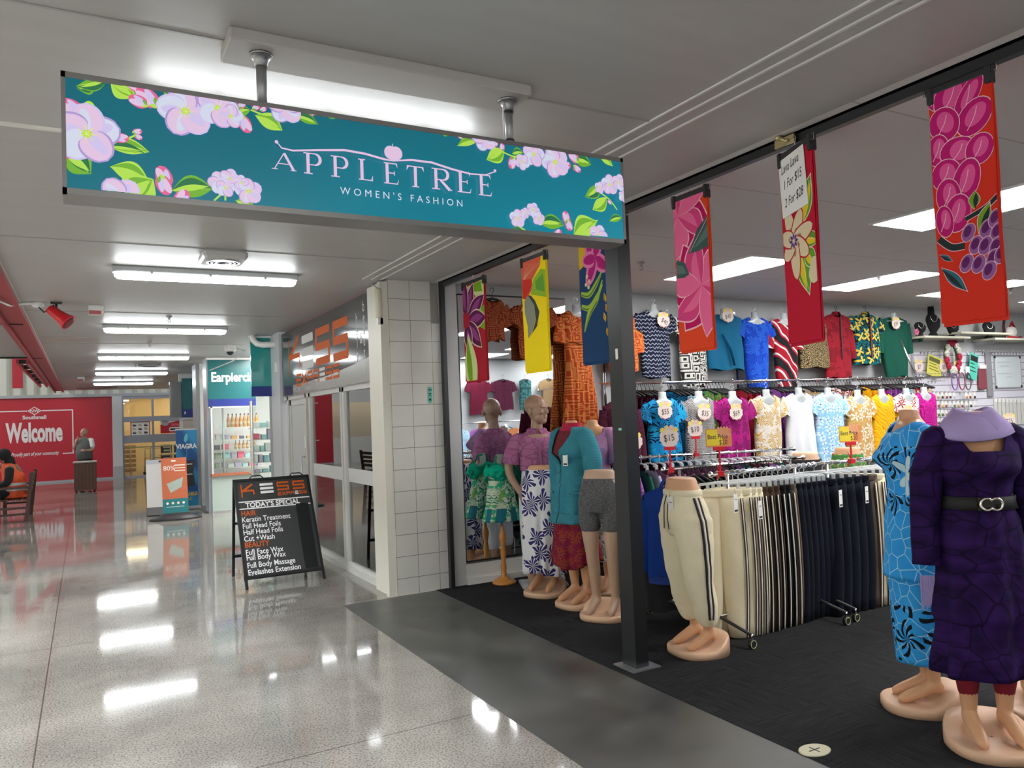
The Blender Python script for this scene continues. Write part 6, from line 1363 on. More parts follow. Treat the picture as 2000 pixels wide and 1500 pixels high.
def price_card(label, s_, loc, rz, rot=.1, sc=1., parent_only=False):
    """petal-edged price card"""
    t = thing('price_card', label, 'price card', loc, rz); P = []
    for k in range(40): a = 2 * PI * k / 40; r = .062 + .006 * abs(math.sin(a * 5)); P.append((r * math.cos(a) * 1.05 * sc, r * math.sin(a) * .9 * sc))
    q = MB().loft([[(x, -.001, z) for x, z in P], [(x, .001, z) for x, z in P]], smooth=False); q.build('card', mat('card pink white', (.72, .60, .56), .6), t)
    A = Art(frame((0, -.0015, 0), *FACE)); 
    for k, (x, z) in enumerate(((-.04, .048), (-.015, .058), (.012, .058), (.038, .048))):
        for j in range(5): A.oval((x + .010 * math.cos(j * 1.26)) * sc, (z + .010 * math.sin(j * 1.26)) * sc, .009 * sc, .009 * sc, 0, (k + 1) % 3 + 1, 8)
        A.oval(x * sc, z * sc, .005 * sc, .005 * sc, 0, 2, 8)
    A.stroke([(math.cos(a) * .052 * sc, (-.012 + math.sin(a) * .045) * sc) for a in [-2.6 + i * .2 for i in range(10)]], .005, 4)
    A.text(s_, .058 * sc, 0, -.024 * sc, 0, 'CENTER', .82, shear=.1, rot=rot); A.build('print', [ink, mat('petal pink', (.75, .45, .42), .6), mat('petal yellow', (.80, .65, .12), .6), mat('petal cream', (.8, .75, .6), .6), red], t); return t

# fabrics
FB = dict(
 orange=fabric('rust tapa print', 'tapa', ((.42, .055, .012), (.62, .22, .06)), 8.),
 rust=fabric('deep rust tapa print', 'tapa', ((.22, .03, .012), (.36, .11, .04)), 11.),
 navyzig=fabric('navy zigzag print', 'zig', ((.008, .010, .028), (.28, .32, .40)), 22., p1=140., p2=.72),
 bw=fabric('black white tapa print', 'tapa', ((.62, .60, .57), (.02, .02, .02)), 9., p1=22.),
 tealp=fabric('teal jersey', 'plain', ((.008, .12, .24),), 4.),
 blue=fabric('royal blue palm print', 'frond', ((.006, .045, .40), (.02, .12, .55), (.008, .06, .46)), 6.),
 redwb=fabric('red white black swirl', 'wave', ((.01, .01, .012), (.38, .01, .03), (.62, .60, .58), (.30, .008, .02)), 1.6, p1=3.5),
 leo=fabric('leopard print', 'leopard', ((.34, .25, .12), (.015, .012, .01)), 60.),
 redl=fabric('red leaf print', 'frond', ((.20, .008, .018), (.36, .015, .03)), 6.),
 flor=fabric('black teal yellow floral', 'flower', ((.006, .012, .018), (.65, .45, .05), (.45, .5, .2), (.0, .14, .16)), 7.5, p1=4., p2=.5),
 green=fabric('bottle green knit', 'plain', ((.006, .075, .050),), 5.),
 maroon=fabric('maroon crinkle', 'crack', ((.055, .008, .022), (.10, .012, .045)), 14.),
 wine=fabric('wine crinkle', 'plain', ((.10, .006, .022),), 5.),
 bpalm=fabric('bright blue palm print', 'frond', ((.006, .22, .50), (.005, .015, .05), (.01, .30, .55)), 6.),
 greyp=fabric('grey ornament print', 'bands', ((.48, .46, .45), (.04, .04, .045), (.22, .02, .03)), 22.),
 mag=fabric('magenta palm print', 'frond', ((.36, .008, .17), (.12, .004, .07), (.30, .01, .15)), 7.),
 goldw=fabric('white gold leaf print', 'frond', ((.68, .64, .58), (.50, .28, .02), (.60, .52, .40)), 8.),
 whitec=fabric('white cotton', 'plain', ((.74, .76, .80),), 5.),
 lblue=fabric('light blue tile print', 'flower', ((.22, .46, .72), (.62, .74, .84), (.08, .12, .50), (.32, .58, .78)), 12., p1=4., p2=.6),
 tanw=fabric('tan white flower print', 'flower', ((.48, .27, .07), (.72, .68, .62), (.55, .35, .1), (.55, .36, .14)), 9., p1=5., p2=.55),
 yellow=fabric('golden yellow print', 'wave', ((.80, .40, .004), (.62, .22, .0), (.80, .44, .01)), 6.),
 whred=fabric('white red flower print', 'flower', ((.70, .69, .66), (.35, .02, .04), (.1, .2, .05), (.70, .69, .66)), 9., p1=6., p2=.5),
 magt=fabric('pink magenta tapa print', 'tapa', ((.52, .012, .26), (.26, .0, .13)), 8.),
 tigr=fabric('black gold stripe', 'wave', ((.015, .012, .01), (.55, .30, .03)), 5., p1=5.),
 purp=fabric('violet print', 'blob', ((.14, .03, .22), (.30, .10, .36), (.06, .02, .14)), 12.),
 aqua=fabric('aqua print', 'blob', ((.05, .35, .5), (.5, .65, .7), (.01, .12, .35)), 12.),
 multi=fabric('orange green print', 'blob', ((.5, .12, .02), (.05, .22, .06), (.6, .5, .1)), 12.),
 redw=fabric('red white zigzag', 'zig', ((.65, .60, .55), (.40, .03, .04)), 14., p1=60., p2=.2),
 tanch=fabric('tan check', 'bands', ((.32, .20, .10), (.10, .07, .04), (.12, .05, .03)), 30.),
 tealfl=fabric('black teal floral', 'flower', ((.01, .02, .03), (.04, .20, .18), (.3, .06, .08), (.02, .08, .09)), 14., p1=5.))
YB = 6.80
def B(px, py, y=YB): v = on_y(px, py, y); return v
def hang(key, label, hlabel, pxl, pxr, ptop, pbot, y=YB, form=True, rz=0., hemk=1., sl=None, htop=None, nf=.10, seed=1, nw=.085, D=.055, part='garment', name='hanging_blouse', cat='top'):
    """garment whose shoulders run from pixel pxl to pxr on the wall plane y, hung on its own hanger"""
    a = B(pxl, ptop, y); b_ = B(pxr, ptop, y); c = B((pxl + pxr) / 2, pbot, y); cx = (a.x + b_.x) / 2; W = (b_.x - a.x) / 2; L = a.z - c.z
    o = garment_mb(W * (.84 if sl else 1.), D, L, W * hemk * (.84 if sl else 1.), min(nw, W * .5), nf, .02, .05, sl, seed=seed).build(name, FB[key])
    o.location = (cx, y, a.z); o.rotation_euler = (0, 0, rz); tag(o, label, cat, None)
    hl = form_hanger(hlabel, (cx, y, a.z - .005), rz, W * .8) if form else slim_hanger(hlabel, (cx, y, a.z + .0), rz, W * .75)
    return o
SL = (.55, .20, .085, .10); SLL = (.22, .50, .075, .060); SLE = (.7, .16, .09, .10)
# reflected pair in front of the mirror and the long rust dress
hang('rust', 'short-sleeved rust patterned shirt hanging before the mirror beside the crimson sarong', 'black hanger of the rust shirt before the mirror', 934, 988, 582, 664, 6.88, False, sl=SL, nf=.05, seed=2, D=.03, name='hanging_shirt', cat='shirt')
hang('rust', 'rust patterned blouse half hidden behind the yellow sarong', 'clear neck-form hanger of the blouse behind the yellow sarong', 1003, 1078, 590, 700, 6.86, True, sl=SLE, seed=3, D=.03)
# the dress
dv = B(1125, 606, 6.83); dr = thing('long_dress', 'long rust and orange tapa-print dress beside the mirror', 'dress', (dv.x, 6.83, dv.z), 0)
garment_mb(.205, .07, .36, .18, .085, .08, .02, .05, (.30, .26, .075, .085), seed=5).build('bodice', FB['orange'], dr)
o = garment_mb(.165, .075, 1.22, .26, .001, 0, 0, 0., None, (.030, 16, 0), 6, N_=96, nv=30); q = MB(); q.merge(o, Matrix.Translation((0, 0, -.30))); q.build('skirt', FB['orange'], dr)
form_hanger('clear neck-form hanger of the long rust dress', (dr.location.x, 6.83, dr.location.z - .005), 0, .17)
hang('orange', 'rust and orange print top partly hidden by the black post', 'clear neck-form hanger of the top behind the post', 1178, 1246, 612, 725, sl=(.35, .34, .08, .09), seed=7)
TOP = [
 ('navyzig', 'navy zigzag-print tunic with white price card, first right of the post', 1240, 1312, 604, 738, SLE, .9, 'clear neck-form hanger of the navy zigzag tunic'),
 ('bw', 'black and white tapa-print dress behind the orange sarong', 1316, 1382, 612, 755, SLE, .85, 'clear neck-form hanger of the black and white dress'),
 ('tealp', 'plain teal draped top with a twisted hem', 1378, 1448, 612, 722, None, 1.0, 'clear neck-form hanger of the teal top'),
 ('blue', 'royal blue short-sleeved long dress', 1440, 1506, 618, 765, SLE, .62, 'clear neck-form hanger of the royal blue dress'),
 ('redwb', 'red, white and black swirl dress left of the cream-flower sarong', 1497, 1562, 620, 758, (.3, .3, .07, .07), .62, 'clear neck-form hanger of the swirl dress'),
 ('leo', 'leopard-print top behind the crimson sarong', 1558, 1614, 622, 718, None, 1., 'clear neck-form hanger of the leopard top'),
 ('redl', 'long red leaf-print shirt with red buttons', 1602, 1662, 612, 738, SLL, .95, None),
 ('flor', 'black, teal and yellow floral shirt', 1658, 1720, 612, 712, SLE, .95, None),
 ('green', 'bottle green knit jumper with a price card', 1712, 1776, 618, 736, (.20, .42, .085, .06), .75, 'clear neck-form hanger of the green jumper')]
for k, (key, lab, l, r, tp, bt_, sl, hk, hl) in enumerate(TOP):
    o = hang(key, lab + ', upper row', hl or ('black hanger of the ' + ('red leaf' if key == 'redl' else 'floral') + ' shirt, upper row'), l, r, tp, bt_, form=bool(hl), hemk=hk, sl=sl, seed=20 + k, nf=.10 if hl else .05, name='hanging_blouse' if bt_ < 740 else 'hanging_dress', cat='top' if bt_ < 740 else 'dress')
    if key in ('redl', 'flor'):
        c_ = MB().loft([[(math.cos(a) * (.055 + .02 * kk), math.sin(a) * (.035 + .012 * kk), .03 - .03 * kk) for a in [-PI / 2 + .2 + (2 * PI - .4) * j / 24 for j in range(25)]] for kk in (0, 1, 2)], False, False, closed=False).build('collar', FB[key], o)
        W_ = 0; MB().box(-.012, .012, -.075, -.066, -.60, -.04).build('button_placket', mat('dark placket', (.12, .01, .02) if key == 'redl' else (.01, .02, .02), .7), o)
    if key == 'tealp':
        MB().tube([(-.10, -.065, -.25), (.0, -.085, -.42), (.06, -.075, -.62)], [.02, .028, .02], 10, flat=.4).build('draped_twist', FB[key], o)
for lab, s_, px, py, rz_ in (('white petal-edged price card on the navy zigzag tunic', '$40', 1296, 626, -.5), ('white petal-edged price card on the teal top', '$40', 1422, 617, .2), ('white petal-edged price card on the green jumper', '$39', 1750, 632, .3)): v = B(px, py, 6.70); price_card(lab, s_, (v.x, 6.70, v.z), 0, rz_, 1.3)
# chrome wall uprights and the long wall rail
for k, px in enumerate((1178, 1306, 1437, 1552, 1656, 1757)):
    x = B(px, 700, 6.96).x; t = thing('wall_upright', 'slotted chrome wall upright, ' + ORD[k] + ' from the black post side', 'upright', (x, 6.97, .5), group='chrome wall uprights')
    MB().box(-.016, .016, -.02, .02, 0, 2.30).build('channel', chrome, t); MB().box(-.004, .004, -.024, -.02, .02, 2.28).build('slots', ink, t)
RZ = 1.93; RY = 6.50
t = thing('wall_rail', 'long chrome garment rail running along the back wall', 'rail', (0, RY, RZ)); MB().tube([(4.72, 0, 0), (10.65, 0, 0)], .015, 10).build('tube', chrome, t)
for px in (1178, 1306, 1437, 1552, 1656, 1757): x = B(px, 700, 6.96).x; MB().box(x - .008, x + .008, 0, .45, -.02, .02).build('bracket', chrome, t)
# lower row: displayed pieces facing the shop
LOW = [
 ('maroon', 'dark maroon long-sleeved tunic behind the black post', 1170, 1250, 785, 905, SLL, 1.05, 0),
 ('bpalm', 'bright blue palm-print dress with price card', 1258, 1328, 778, 900, SLE, 1.1, 1),
 ('greyp', 'grey ornament-print blouse with red band', 1330, 1398, 776, 900, SLE, 1., 1),
 ('mag', 'magenta palm-print dress with price card', 1394, 1466, 776, 905, SLE, .9, 1),
 ('goldw', 'white and gold leaf-print dress', 1464, 1528, 772, 905, SLE, .85, 1),
 ('whitec', 'plain white tiered cotton dress', 1528, 1590, 768, 905, SLE, 1.1, 1),
 ('lblue', 'light blue tile-print dress', 1582, 1650, 768, 905, SLE, .95, 1),
 ('tanw', 'tan and white flower-print dress', 1644, 1704, 772, 900, SLE, 1., 1),
 ('yellow', 'golden yellow patterned top', 1694, 1748, 770, 900, SL, 1., 1),
 ('whred', 'white dress printed with red flowers', 1742, 1796, 768, 900, SLE, 1., 1),
 ('magt', 'pink and magenta tapa-print dress at the end of the rail', 1782, 1826, 766, 905, None, .9, 0)]
for k, (key, lab, l, r, tp, bt_, sl, hk, fm_) in enumerate(LOW):
    xm = B((l + r) / 2, 770, 6.17).x; ar = thing('faceout_arm', 'chrome arm on the wall rail carrying the ' + lab.split(' with')[0].split(' behind')[0].split(' at')[0], 'bracket', (xm, RY, RZ)); MB().tube([(0, 0, 0), (0, -.34, -.02), (0, -.35, .01)], .006, 6).build('arm', chrome, ar)
    hang(key, lab + ', lower row', 'neck-form hanger of the ' + lab.replace('-print', ' print').split(' with')[0].split(' behind')[0].split(' at')[0], l, r, tp, bt_, y=6.17 + .01 * (k % 3), form=True, hemk=hk, sl=sl, seed=50 + k, nf=.12, nw=.10, D=.07, name='display_dress', cat='dress')
for lab, s_, px, py, rz_, y_ in (('price card on the bright blue palm-print dress', '$55', 1299, 803, .05, 6.06), ('price card on the grey ornament-print blouse', '$35', 1376, 806, -.2, 6.085), ('price card on the magenta palm-print dress', '$69', 1438, 806, .1, 6.06), ('price card hanging by the maroon tunic right of the post', '$45', 1240, 863, .1, 6.06), ('price card on the white dress with red flowers', '$49', 1775, 806, .1, 6.06)): v = B(px, py, y_); price_card(lab, s_, (v.x, y_, v.z), 0, rz_, 1.35)
# side-on garments filling the rail between the displays
keys = ['maroon', 'wine', 'bpalm', 'aqua', 'multi', 'greyp', 'redl', 'mag', 'purp', 'tealp', 'goldw', 'lblue', 'whred', 'tigr', 'yellow', 'magt', 'purp', 'aqua', 'redw', 'tanw']
cn = dict(maroon='maroon', wine='wine red', bpalm='blue palm-print', aqua='aqua print', multi='orange and green print', greyp='grey print', redl='red leaf-print', mag='magenta', purp='violet print', tealp='teal', goldw='white and gold', lblue='light blue', whred='white and red', tigr='black and gold striped', yellow='golden yellow', magt='pink tapa-print', redw='red and white', tanw='tan and white')
base_g = {}
def side_garment(key, loc, rz, label, group, L=.85, sleeves=True, W=.20, name='hanging_garment', cat='garment'):
    k2 = (key, round(L, 2), W)
    if k2 not in base_g:
        o = garment_mb(W, .022, L, W * 1.05, .06, .05, .02, .05, SL if sleeves else None, (.008, 8, 0), len(base_g), N_=32, nv=12).build(name, FB[key]); base_g[k2] = o
    else:
        o = base_g[k2].copy(); COL.objects.link(o)
    o.location = loc; o.rotation_euler = (0, 0, rz); tag(o, label, cat, group); return o
hb0 = None
def rail_hanger(loc, rz, label, group):
    global hb0
    if hb0 is None:
        t = slim_hanger(label, loc, rz, .20, group, .085)
        MB().box(-.19, .19, -.004, .004, -.072, -.052).build('bar', blackp, t); hb0 = t; return t
    return dup(hb0, label, loc, rz, group)
rr_ = random.Random(11); i = 0
for g0 in range(10):
    x0_ = B(LOW[g0][3] - 22, 780, RY).x; x1_ = B(LOW[g0 + 1][2] + 26, 780, RY).x
    for k in range(7):
        x = x0_ + (x1_ - x0_) * (k + .5) / 7; key = keys[(g0 * 2 + (k > 3)) % len(keys)]; rz = PI / 2 + rr_.uniform(-.2, .1)
        side_garment(key, (x, RY + .04, RZ - .095), rz, cn[key] + ' garment, %s side-on piece in the %s wall-rail cluster from the post' % (ORD[k], ORD[g0]), 'side-on garments on the wall rail', .85, sleeves=False, W=.17)
        rail_hanger((x, RY + .02, RZ - .085), rz, 'black hanger, %s in the %s wall-rail cluster from the post' % (ORD[k], ORD[g0]), 'black hangers on the wall rail')

# ------------------------------------------------------------------ rolling racks
def rack(label, p0, p1, z, caster=True):
    """T-leg rolling rack between floor points p0 and p1, rail at height z"""
    p0 = Vector((*p0, 0)); p1 = Vector((*p1, 0)); d = (p1 - p0); L = d.length; rz = math.atan2(d.y, d.x)
    t = thing('clothes_rack', label, 'clothes rack', (p0.x, p0.y, .004), rz)
    MB().tube([(0, 0, z), (L, 0, z)], .014, 10).build('rail', chrome, t)
    for x in (0, L): MB().ball((x, 0, z), .022, None, None, 12, 8).build('end_ball', chrome, t)
    for x in (.03, L - .03):
        xu = .16 if x < .1 else L - .16
        MB().tube([(xu, 0, z), (xu, 0, .16)], .013, 8).build('upright', chrome, t); MB().tube([(x, -.29, .09), (x, 0, .15), (x, .29, .09)], .012, 8).build('foot', blackp, t)
        for y in (-.29, .29):
            MB().tube([(x, y, .10), (x, y, .065)], .008, 8).build('caster_stem', chrome, t); MB().cyl((x, y - .012, .031), .031, .024, 16, axis='y').build('caster_wheel', blackp, t)
            R = MB(); R.tube([(x + .026 * math.cos(a), y - .0135, .031 + .026 * math.sin(a)) for a in [2 * PI * j / 16 for j in range(17)]], .002, 5); R.build('caster_ring', mat('lime ring', (.55, .6, .25), .5), t)
    MB().tube([(.03, 0, .16), (L - .03, 0, .16)], .010, 8).build('lower_bar', chrome, t)
    return t
R1Y = 4.17; R1Z = 1.165; X0, X1 = 3.90, 4.92
rack('chrome rolling rack of trousers at the front', (X0, R1Y), (X1, R1Y), R1Z - .004)
rack('second chrome rack of dark trousers, right of the front one', (4.99, R1Y + .02), (6.75, R1Y + .02), R1Z - .004)
# clear clip hangers
clr = mat('clear hanger plastic', (.78, .82, .84), .12, alpha=.55, spec=.8)
def clip_hanger(loc, rz, label, group):
    t = thing('trouser_hanger', label, 'hanger', loc, rz, group); hook_mb(-.065, .085, .020, .0035).build('hook', clr, t)
    MB().tube([(-.15, 0, -.082), (-.13, 0, -.072), (-.04, 0, -.066), (0, 0, -.06), (.04, 0, -.066), (.13, 0, -.072), (.15, 0, -.082)], .007, 8, flat=1.4).build('bar', clr, t)
    for x in (-.14, .14): MB().box(x - .012, x + .012, -.012, .012, -.115, -.072).build('clip', clr, t)
    return t
ch0 = None
def clip_h(loc, rz, label, group):
    global ch0
    if ch0 is None: ch0 = clip_hanger(loc, rz, label, group); return ch0
    return dup(ch0, label, loc, rz, group)
# trousers: two legs hanging from a flat waistband, stripes down the outer seams
FB['cream'] = cream_f; FB['brown'] = fabric('brown fleece', 'plain', ((.065, .038, .022),), 5.); FB['black'] = fabric('black fleece cloth', 'plain', ((.006, .006, .008),), 5.); FB['taupe'] = fabric('taupe fleece', 'plain', ((.13, .10, .075),), 5.); FB['navy'] = fabric('midnight cloth', 'plain', ((.006, .008, .016),), 5.)
def trousers_proto(key, stripe, name='trousers'):
    t = bpy.data.objects.new(name, None); COL.objects.link(t); W = .165
    q = MB()
    for sx in (-1, 1):
        R = []
        for i in range(13):
            v = i / 12; z = -.02 - 1.01 * v; cx = sx * (W * .5 + .012 * v); hw = W * .52 + .012 * math.sin(PI * v) - .020 * v ** 3; dp = .020 + .028 * min(1, v * 2.5)
            R.append([(cx + hw * math.copysign(abs(math.cos(a)) ** .8, math.cos(a)), dp * math.sin(a) + .006 * v * math.sin(9 * v + 2 * sx), z) for a in [2 * PI * j / 20 for j in range(20)]])
        q.loft(R)
    lg_ = q.build('legs', FB[key], t)
    q = MB().loft([[(math.copysign(abs(math.cos(a)) ** .5, math.cos(a)) * W * (1.0 + .01 * (k % 2)), math.sin(a) * .024, .015 - k * .014) for a in [2 * PI * j / 28 for j in range(28)]] for k in range(5)]); q.build('waistband', FB[key], t)
    if stripe:
        for sx in (-1, 1):
            def path(f): return [(sx * (W * .5 + .012 * v) + sx * (W * .52 + .012 * math.sin(PI * v) - .020 * v ** 3) * .80, -.022 - .018 * min(1, v * 2.5), -.05 - .98 * v) for v in [k / 14 for k in range(15)]]
            P = path(0)
            for sgn in (-1, 1):
                PP = [(x, y if sgn < 0 else -y, z) for x, y, z in P]
                strip(lg_, PP, [(sx * .5, sgn * 1., 0)] * 15, ((-.016, -.007, stripe[0]), (-.007, .002, stripe[1]), (.002, .011, stripe[0])), None)
    return t
PR = {k: trousers_proto(k, s_) for k, s_ in (('cream', (dkstripe, whstripe)), ('brown', (FB['black'], whstripe)), ('black', (FB['black'], whstripe)), ('taupe', (FB['brown'], whstripe)), ('navy', None))}
used = set()
def put_trousers(key, loc, rz, label, group):
    if key not in used: o = PR[key]; used.add(key); tag(o, label, 'trousers', group); o.location = loc; o.rotation_euler = (0, 0, rz); return o
    o = copy_tree(PR[key]); tag(o, label, 'trousers', group); o.location = loc; o.rotation_euler = (0, 0, rz); return o
seq = ['cream'] * 4 + ['brown'] * 3 + ['black'] * 2 + ['taupe'] + ['navy'] * 6
cnt_ = {}
gr = dict(cream=('cream striped trousers on the front rack', 'cream striped trousers on the front rack'), brown=('brown striped trousers on the front rack', 'brown striped trousers on the front rack'), black=('black striped trousers on the front rack', 'black striped trousers on the front rack'), taupe=('taupe striped trousers on the front rack', 'taupe striped trousers on the front rack'), navy=('plain near-black trousers on the front rack', 'near-black trousers on the front rack'))
rr_ = random.Random(5); x = X0 + .07
for k, key in enumerate(seq):
    rz = -PI / 2 + (1.0 - k * .12 if k < 4 else .62 + rr_.uniform(-.06, .06)); y = R1Y + rr_.uniform(-.004, .004)
    lab, g = gr[key]; cnt_[key] = cnt_.get(key, -1) + 1; lab = lab + ', ' + ORD[cnt_[key]] + ' of its colour'
    if k == 0: lab = 'cream striped trousers turned outward at the left end of the front rack'; g = None
    o = put_trousers(key, (x, y, R1Z - .125), rz, lab, g); o.rotation_euler.x = .012 + .009 * k; clip_h((x, y, R1Z), rz, 'clear clip hanger, ' + ORD[k] + ' from the left on the front trouser rack', 'clear clip hangers on the front rack')
    x += .09 if k == 0 else .055 if k < 4 else (X1 - x) / (len(seq) - k)
for k in range(18):
    x = 5.0 + k * .095; rz = -PI / 2 + .5 + rr_.uniform(-.06, .06); put_trousers('navy' if k % 7 < 5 else ('taupe' if k % 2 else 'cream'), (x, R1Y + .02, R1Z - .125), rz, ('plain near-black' if k % 7 < 5 else 'striped taupe' if k % 2 else 'striped cream') + ' trousers, ' + ORD[k] + ' pair from the left on the second trouser rack', 'trousers on the second rack')
    clip_h((x, R1Y + .02, R1Z), rz, 'clear clip hanger, ' + ORD[k] + ' from the left on the second trouser rack', 'clear clip hangers on the second rack')
def rack_tag(label, loc, rz):
    t = thing('price_tag', label, 'price tag', loc, rz); hangtag(t, Matrix.Identity(4)); return t
for lab, px, py, dx in (('white price tag on the outermost cream trousers', 1436, 965, .1), ('white price tag on the near-black trousers, left one', 1641, 957, .1), ('white price tag on the near-black trousers, right one', 1692, 950, .1), ('white price tag lower among the cream trousers', 1484, 978, .1)):
    v = on_y(px, py, R1Y - .175); rack_tag(lab, (v.x, R1Y - .175, v.z), .15)
# rack two: black hangers, dark tops, royal blue hoodie in front
R2Y = 4.72; R2Z = 1.175
rack('chrome rack of dark tops on black hangers, behind the trousers', (3.93, R2Y), (5.5, R2Y), R2Z - .004)
FB['hood'] = fabric('royal blue fleece', 'plain', ((.006, .035, .22),), 5.); FB['char'] = fabric('charcoal top cloth', 'plain', ((.02, .02, .022),), 5.); FB['mauve'] = fabric('mauve crinkle', 'plain', ((.20, .085, .14),), 5.); FB['lilacs'] = fabric('pale lilac cloth', 'plain', ((.42, .40, .55),), 5.); FB['greens'] = fabric('dark green cloth', 'plain', ((.01, .09, .06),), 5.)
cn.update(char='charcoal', mauve='mauve', lilacs='pale lilac', greens='dark green')
t = thing('hoodie', 'royal blue hooded sweatshirt hanging behind the cream jogger mannequin', 'hoodie', (3.99, R2Y - .02, R2Z - .13), -.35 - .5)
garment_mb(.225, .075, .70, .21, .075, .08, .02, .06, (.16, .56, .080, .050), (.012, 6, 0), 5).build('body', FB['hood'], t)
q = MB().loft([[(math.cos(a) * (.10 - .015 * k), -.02 + math.sin(a) * (.085 - .01 * k) - .01 * k, .015 - .075 * math.sin(a) * -.6 + .035 * (k % 2) - .03) for a in [2 * PI * j / 24 for j in range(24)]] for k in range(4)], False, False); q.build('hood', FB['hood'], t)
for sx in (-1, 1): MB().lathe([(.050, 0), (.052, .03), (.045, .06)], (sx * (.225 - .035 + .075), 0, -.64), 14, sy=.7).build('cuff', mat('blue rib', (.005, .028, .18), .9), t)
MB().loft([[(math.copysign(abs(math.cos(a)) ** .75, math.cos(a)) * .212, .078 * math.sin(a), z) for a in [2 * PI * j / 32 for j in range(32)]] for z in (-.69, -.75)], False, False).build('hem_rib', mat('blue rib'), t)
side_garment('char', (4.01, R2Y + .06, R2Z - .16), -.6, 'long charcoal garment hanging behind the royal blue hoodie', None, .95, False)
rr_ = random.Random(9)
for k in range(22):
    x = 4.12 + k * .061; rz = PI / 2 - .15 + rr_.uniform(-.08, .08)
    if k > 1: side_garment('char' if k % 3 else 'greens', (x, R2Y, R2Z - .1), rz, ('charcoal' if k % 3 else 'dark green') + ' top, ' + ORD[k] + ' from the left on the middle rack', 'dark tops on the middle rack', .80)
    rail_hanger((x, R2Y, R2Z - .075), rz, 'black plastic hanger, ' + ORD[k] + ' from the left on the middle rack', 'black hangers on the middle rack')
# rack three: clear hangers, mauve and coloured tops, running diagonally
p0 = Vector((4.32, 6.18)); p1 = Vector((6.42, 5.62)); R3Z = 1.18
rack('chrome rack of coloured tops on clear hangers below the wall dresses', p0, p1, R3Z - .004)
rd_ = math.atan2((p1 - p0).y, (p1 - p0).x)
for k in range(22):
    p = p0.lerp(p1, .04 + k * .044); rz = rd_ + PI / 2 + rr_.uniform(-.15, .05)
    key = 'mauve' if 5 < k < 14 else ('lilacs' if k == 5 else ('greens', 'wine', 'char', 'purp')[k % 4])
    side_garment(key, (p.x, p.y, R3Z - .12), rz, cn[key] + ' top, ' + ORD[k] + ' from the left on the diagonal rack', 'tops on the diagonal rack', .52 if key in ('mauve', 'lilacs') else .62, W=.17)
    clip_h((p.x, p.y, R3Z), rz, 'clear clip hanger, ' + ORD[k] + ' from the left on the diagonal rack', 'clear clip hangers on the diagonal rack')
# lower tier of that rack: red, green long skirts seen under the mauve tops
for k in range(12):
    p = p0.lerp(p1, .08 + k * .055) + Vector((-.02, -.03)); key = ('greens', 'wine', 'wine', 'char')[k % 4]
    side_garment(key, (p.x, p.y, .60), rd_ + PI / 2, cn[key] + ' skirt, ' + ORD[k] + ' from the left on the low tier', 'skirts on the low tier', .46, False, W=.16, name='hanging_skirt', cat='skirt')
# a far rack of mixed clothes on the right, behind the blue and purple mannequins
rack('chrome rack of pale and dark clothes at the right behind the purple dress', (6.9, 4.9), (8.6, 4.9), 1.16)
for k in range(20):
    key = ('char', 'goldw', 'tanw', 'char', 'whitec', 'lilacs')[k % 6]; side_garment(key, (6.98 + k * .08, 4.9, 1.04), PI / 2 - .1, {'whitec': 'white', **cn}[key] + ' garment, ' + ORD[k] + ' from the left on the far right rack', 'garments on the far right rack', .8); clip_h((6.98 + k * .08, 4.9, 1.164), PI / 2 - .1, 'clear clip hanger, ' + ORD[k] + ' from the left on the far right rack', 'clear clip hangers on the far right rack')
# stand-up price signs clipped to the racks
def stand_sign(label, s_, loc, rz=0., kind='petal', h=.14):
    t = thing('price_sign', label, 'price sign', loc, rz); q = MB().box(-.006, .006, -.004, .004, 0, h).box(-.045, .045, -.008, .008, h - .005, h + .022).box(-.02, .02, -.02, .02, -.03, .005)
    q.tube([(-.004, 0, .0), (-.03, 0, .06)], .004, 6).tube([(-.004, 0, .0), (-.03, 0, -.05)], .006, 6); q.build('red_clip', redp, t)
    if kind == 'petal':
        P = []
        for k in range(48): a = 2 * PI * k / 48; r = .078 + .008 * abs(math.sin(a * 6)); P.append((r * math.cos(a) * .95, h + .095 + r * math.sin(a)))
        MB().loft([[(x, -.001, z) for x, z in P], [(x, .001, z) for x, z in P]], smooth=False).build('card', mat('card pink white'), t)
        A = Art(frame((0, -.0015, 0), *FACE))
        for k, (x, z) in enumerate(((-.055, .15), (-.02, .168), (.02, .168), (.055, .15))):
            for j in range(5): A.oval(x + .012 * math.cos(j * 1.26), z + h + .012 * math.sin(j * 1.26), .010, .010, 0, (k + 1) % 3 + 1, 8)
            A.oval(x, z + h, .006, .006, 0, 2, 8)
        A.text(s_, .075, 0, h + .065, 0, 'CENTER', .8, rot=.08); A.build('print', [ink, mat('petal pink'), mat('petal yellow'), mat('petal cream')], t)
    else:
        A = Art(frame((0, 0, h + .02), *FACE)); P = rrect(-.10, .02, .10, .15, .012); MB().loft([[(x, -.001, h + .0 + z) for x, z in P], [(x, .001, h + .0 + z) for x, z in P]], smooth=False).build('card', mat('card orange', (.72, .25, .07), .6), t)
        A = Art(frame((0, -.0015, h), *FACE)); A.rect(-.095, .03, .03, .145, 1)
        for k in range(4): A.oval(.0 + k * .022, .135, .012, .030, 0, 2)
        A.oval(.045, .105, .05, .02, 0, 2); A.text('Best Price', .046, -.088, .078, 0, width=.84, bold=.0006); A.text(s_, .05, .0, .036, 0, width=.85); A.build('print', [ink, mat('sign yellow', (.80, .62, .03), .6), mat('fist tan', (.72, .32, .16), .6)], t)
    return t
def at_rail(px, py, y): v = on_y(px, py, y); return v
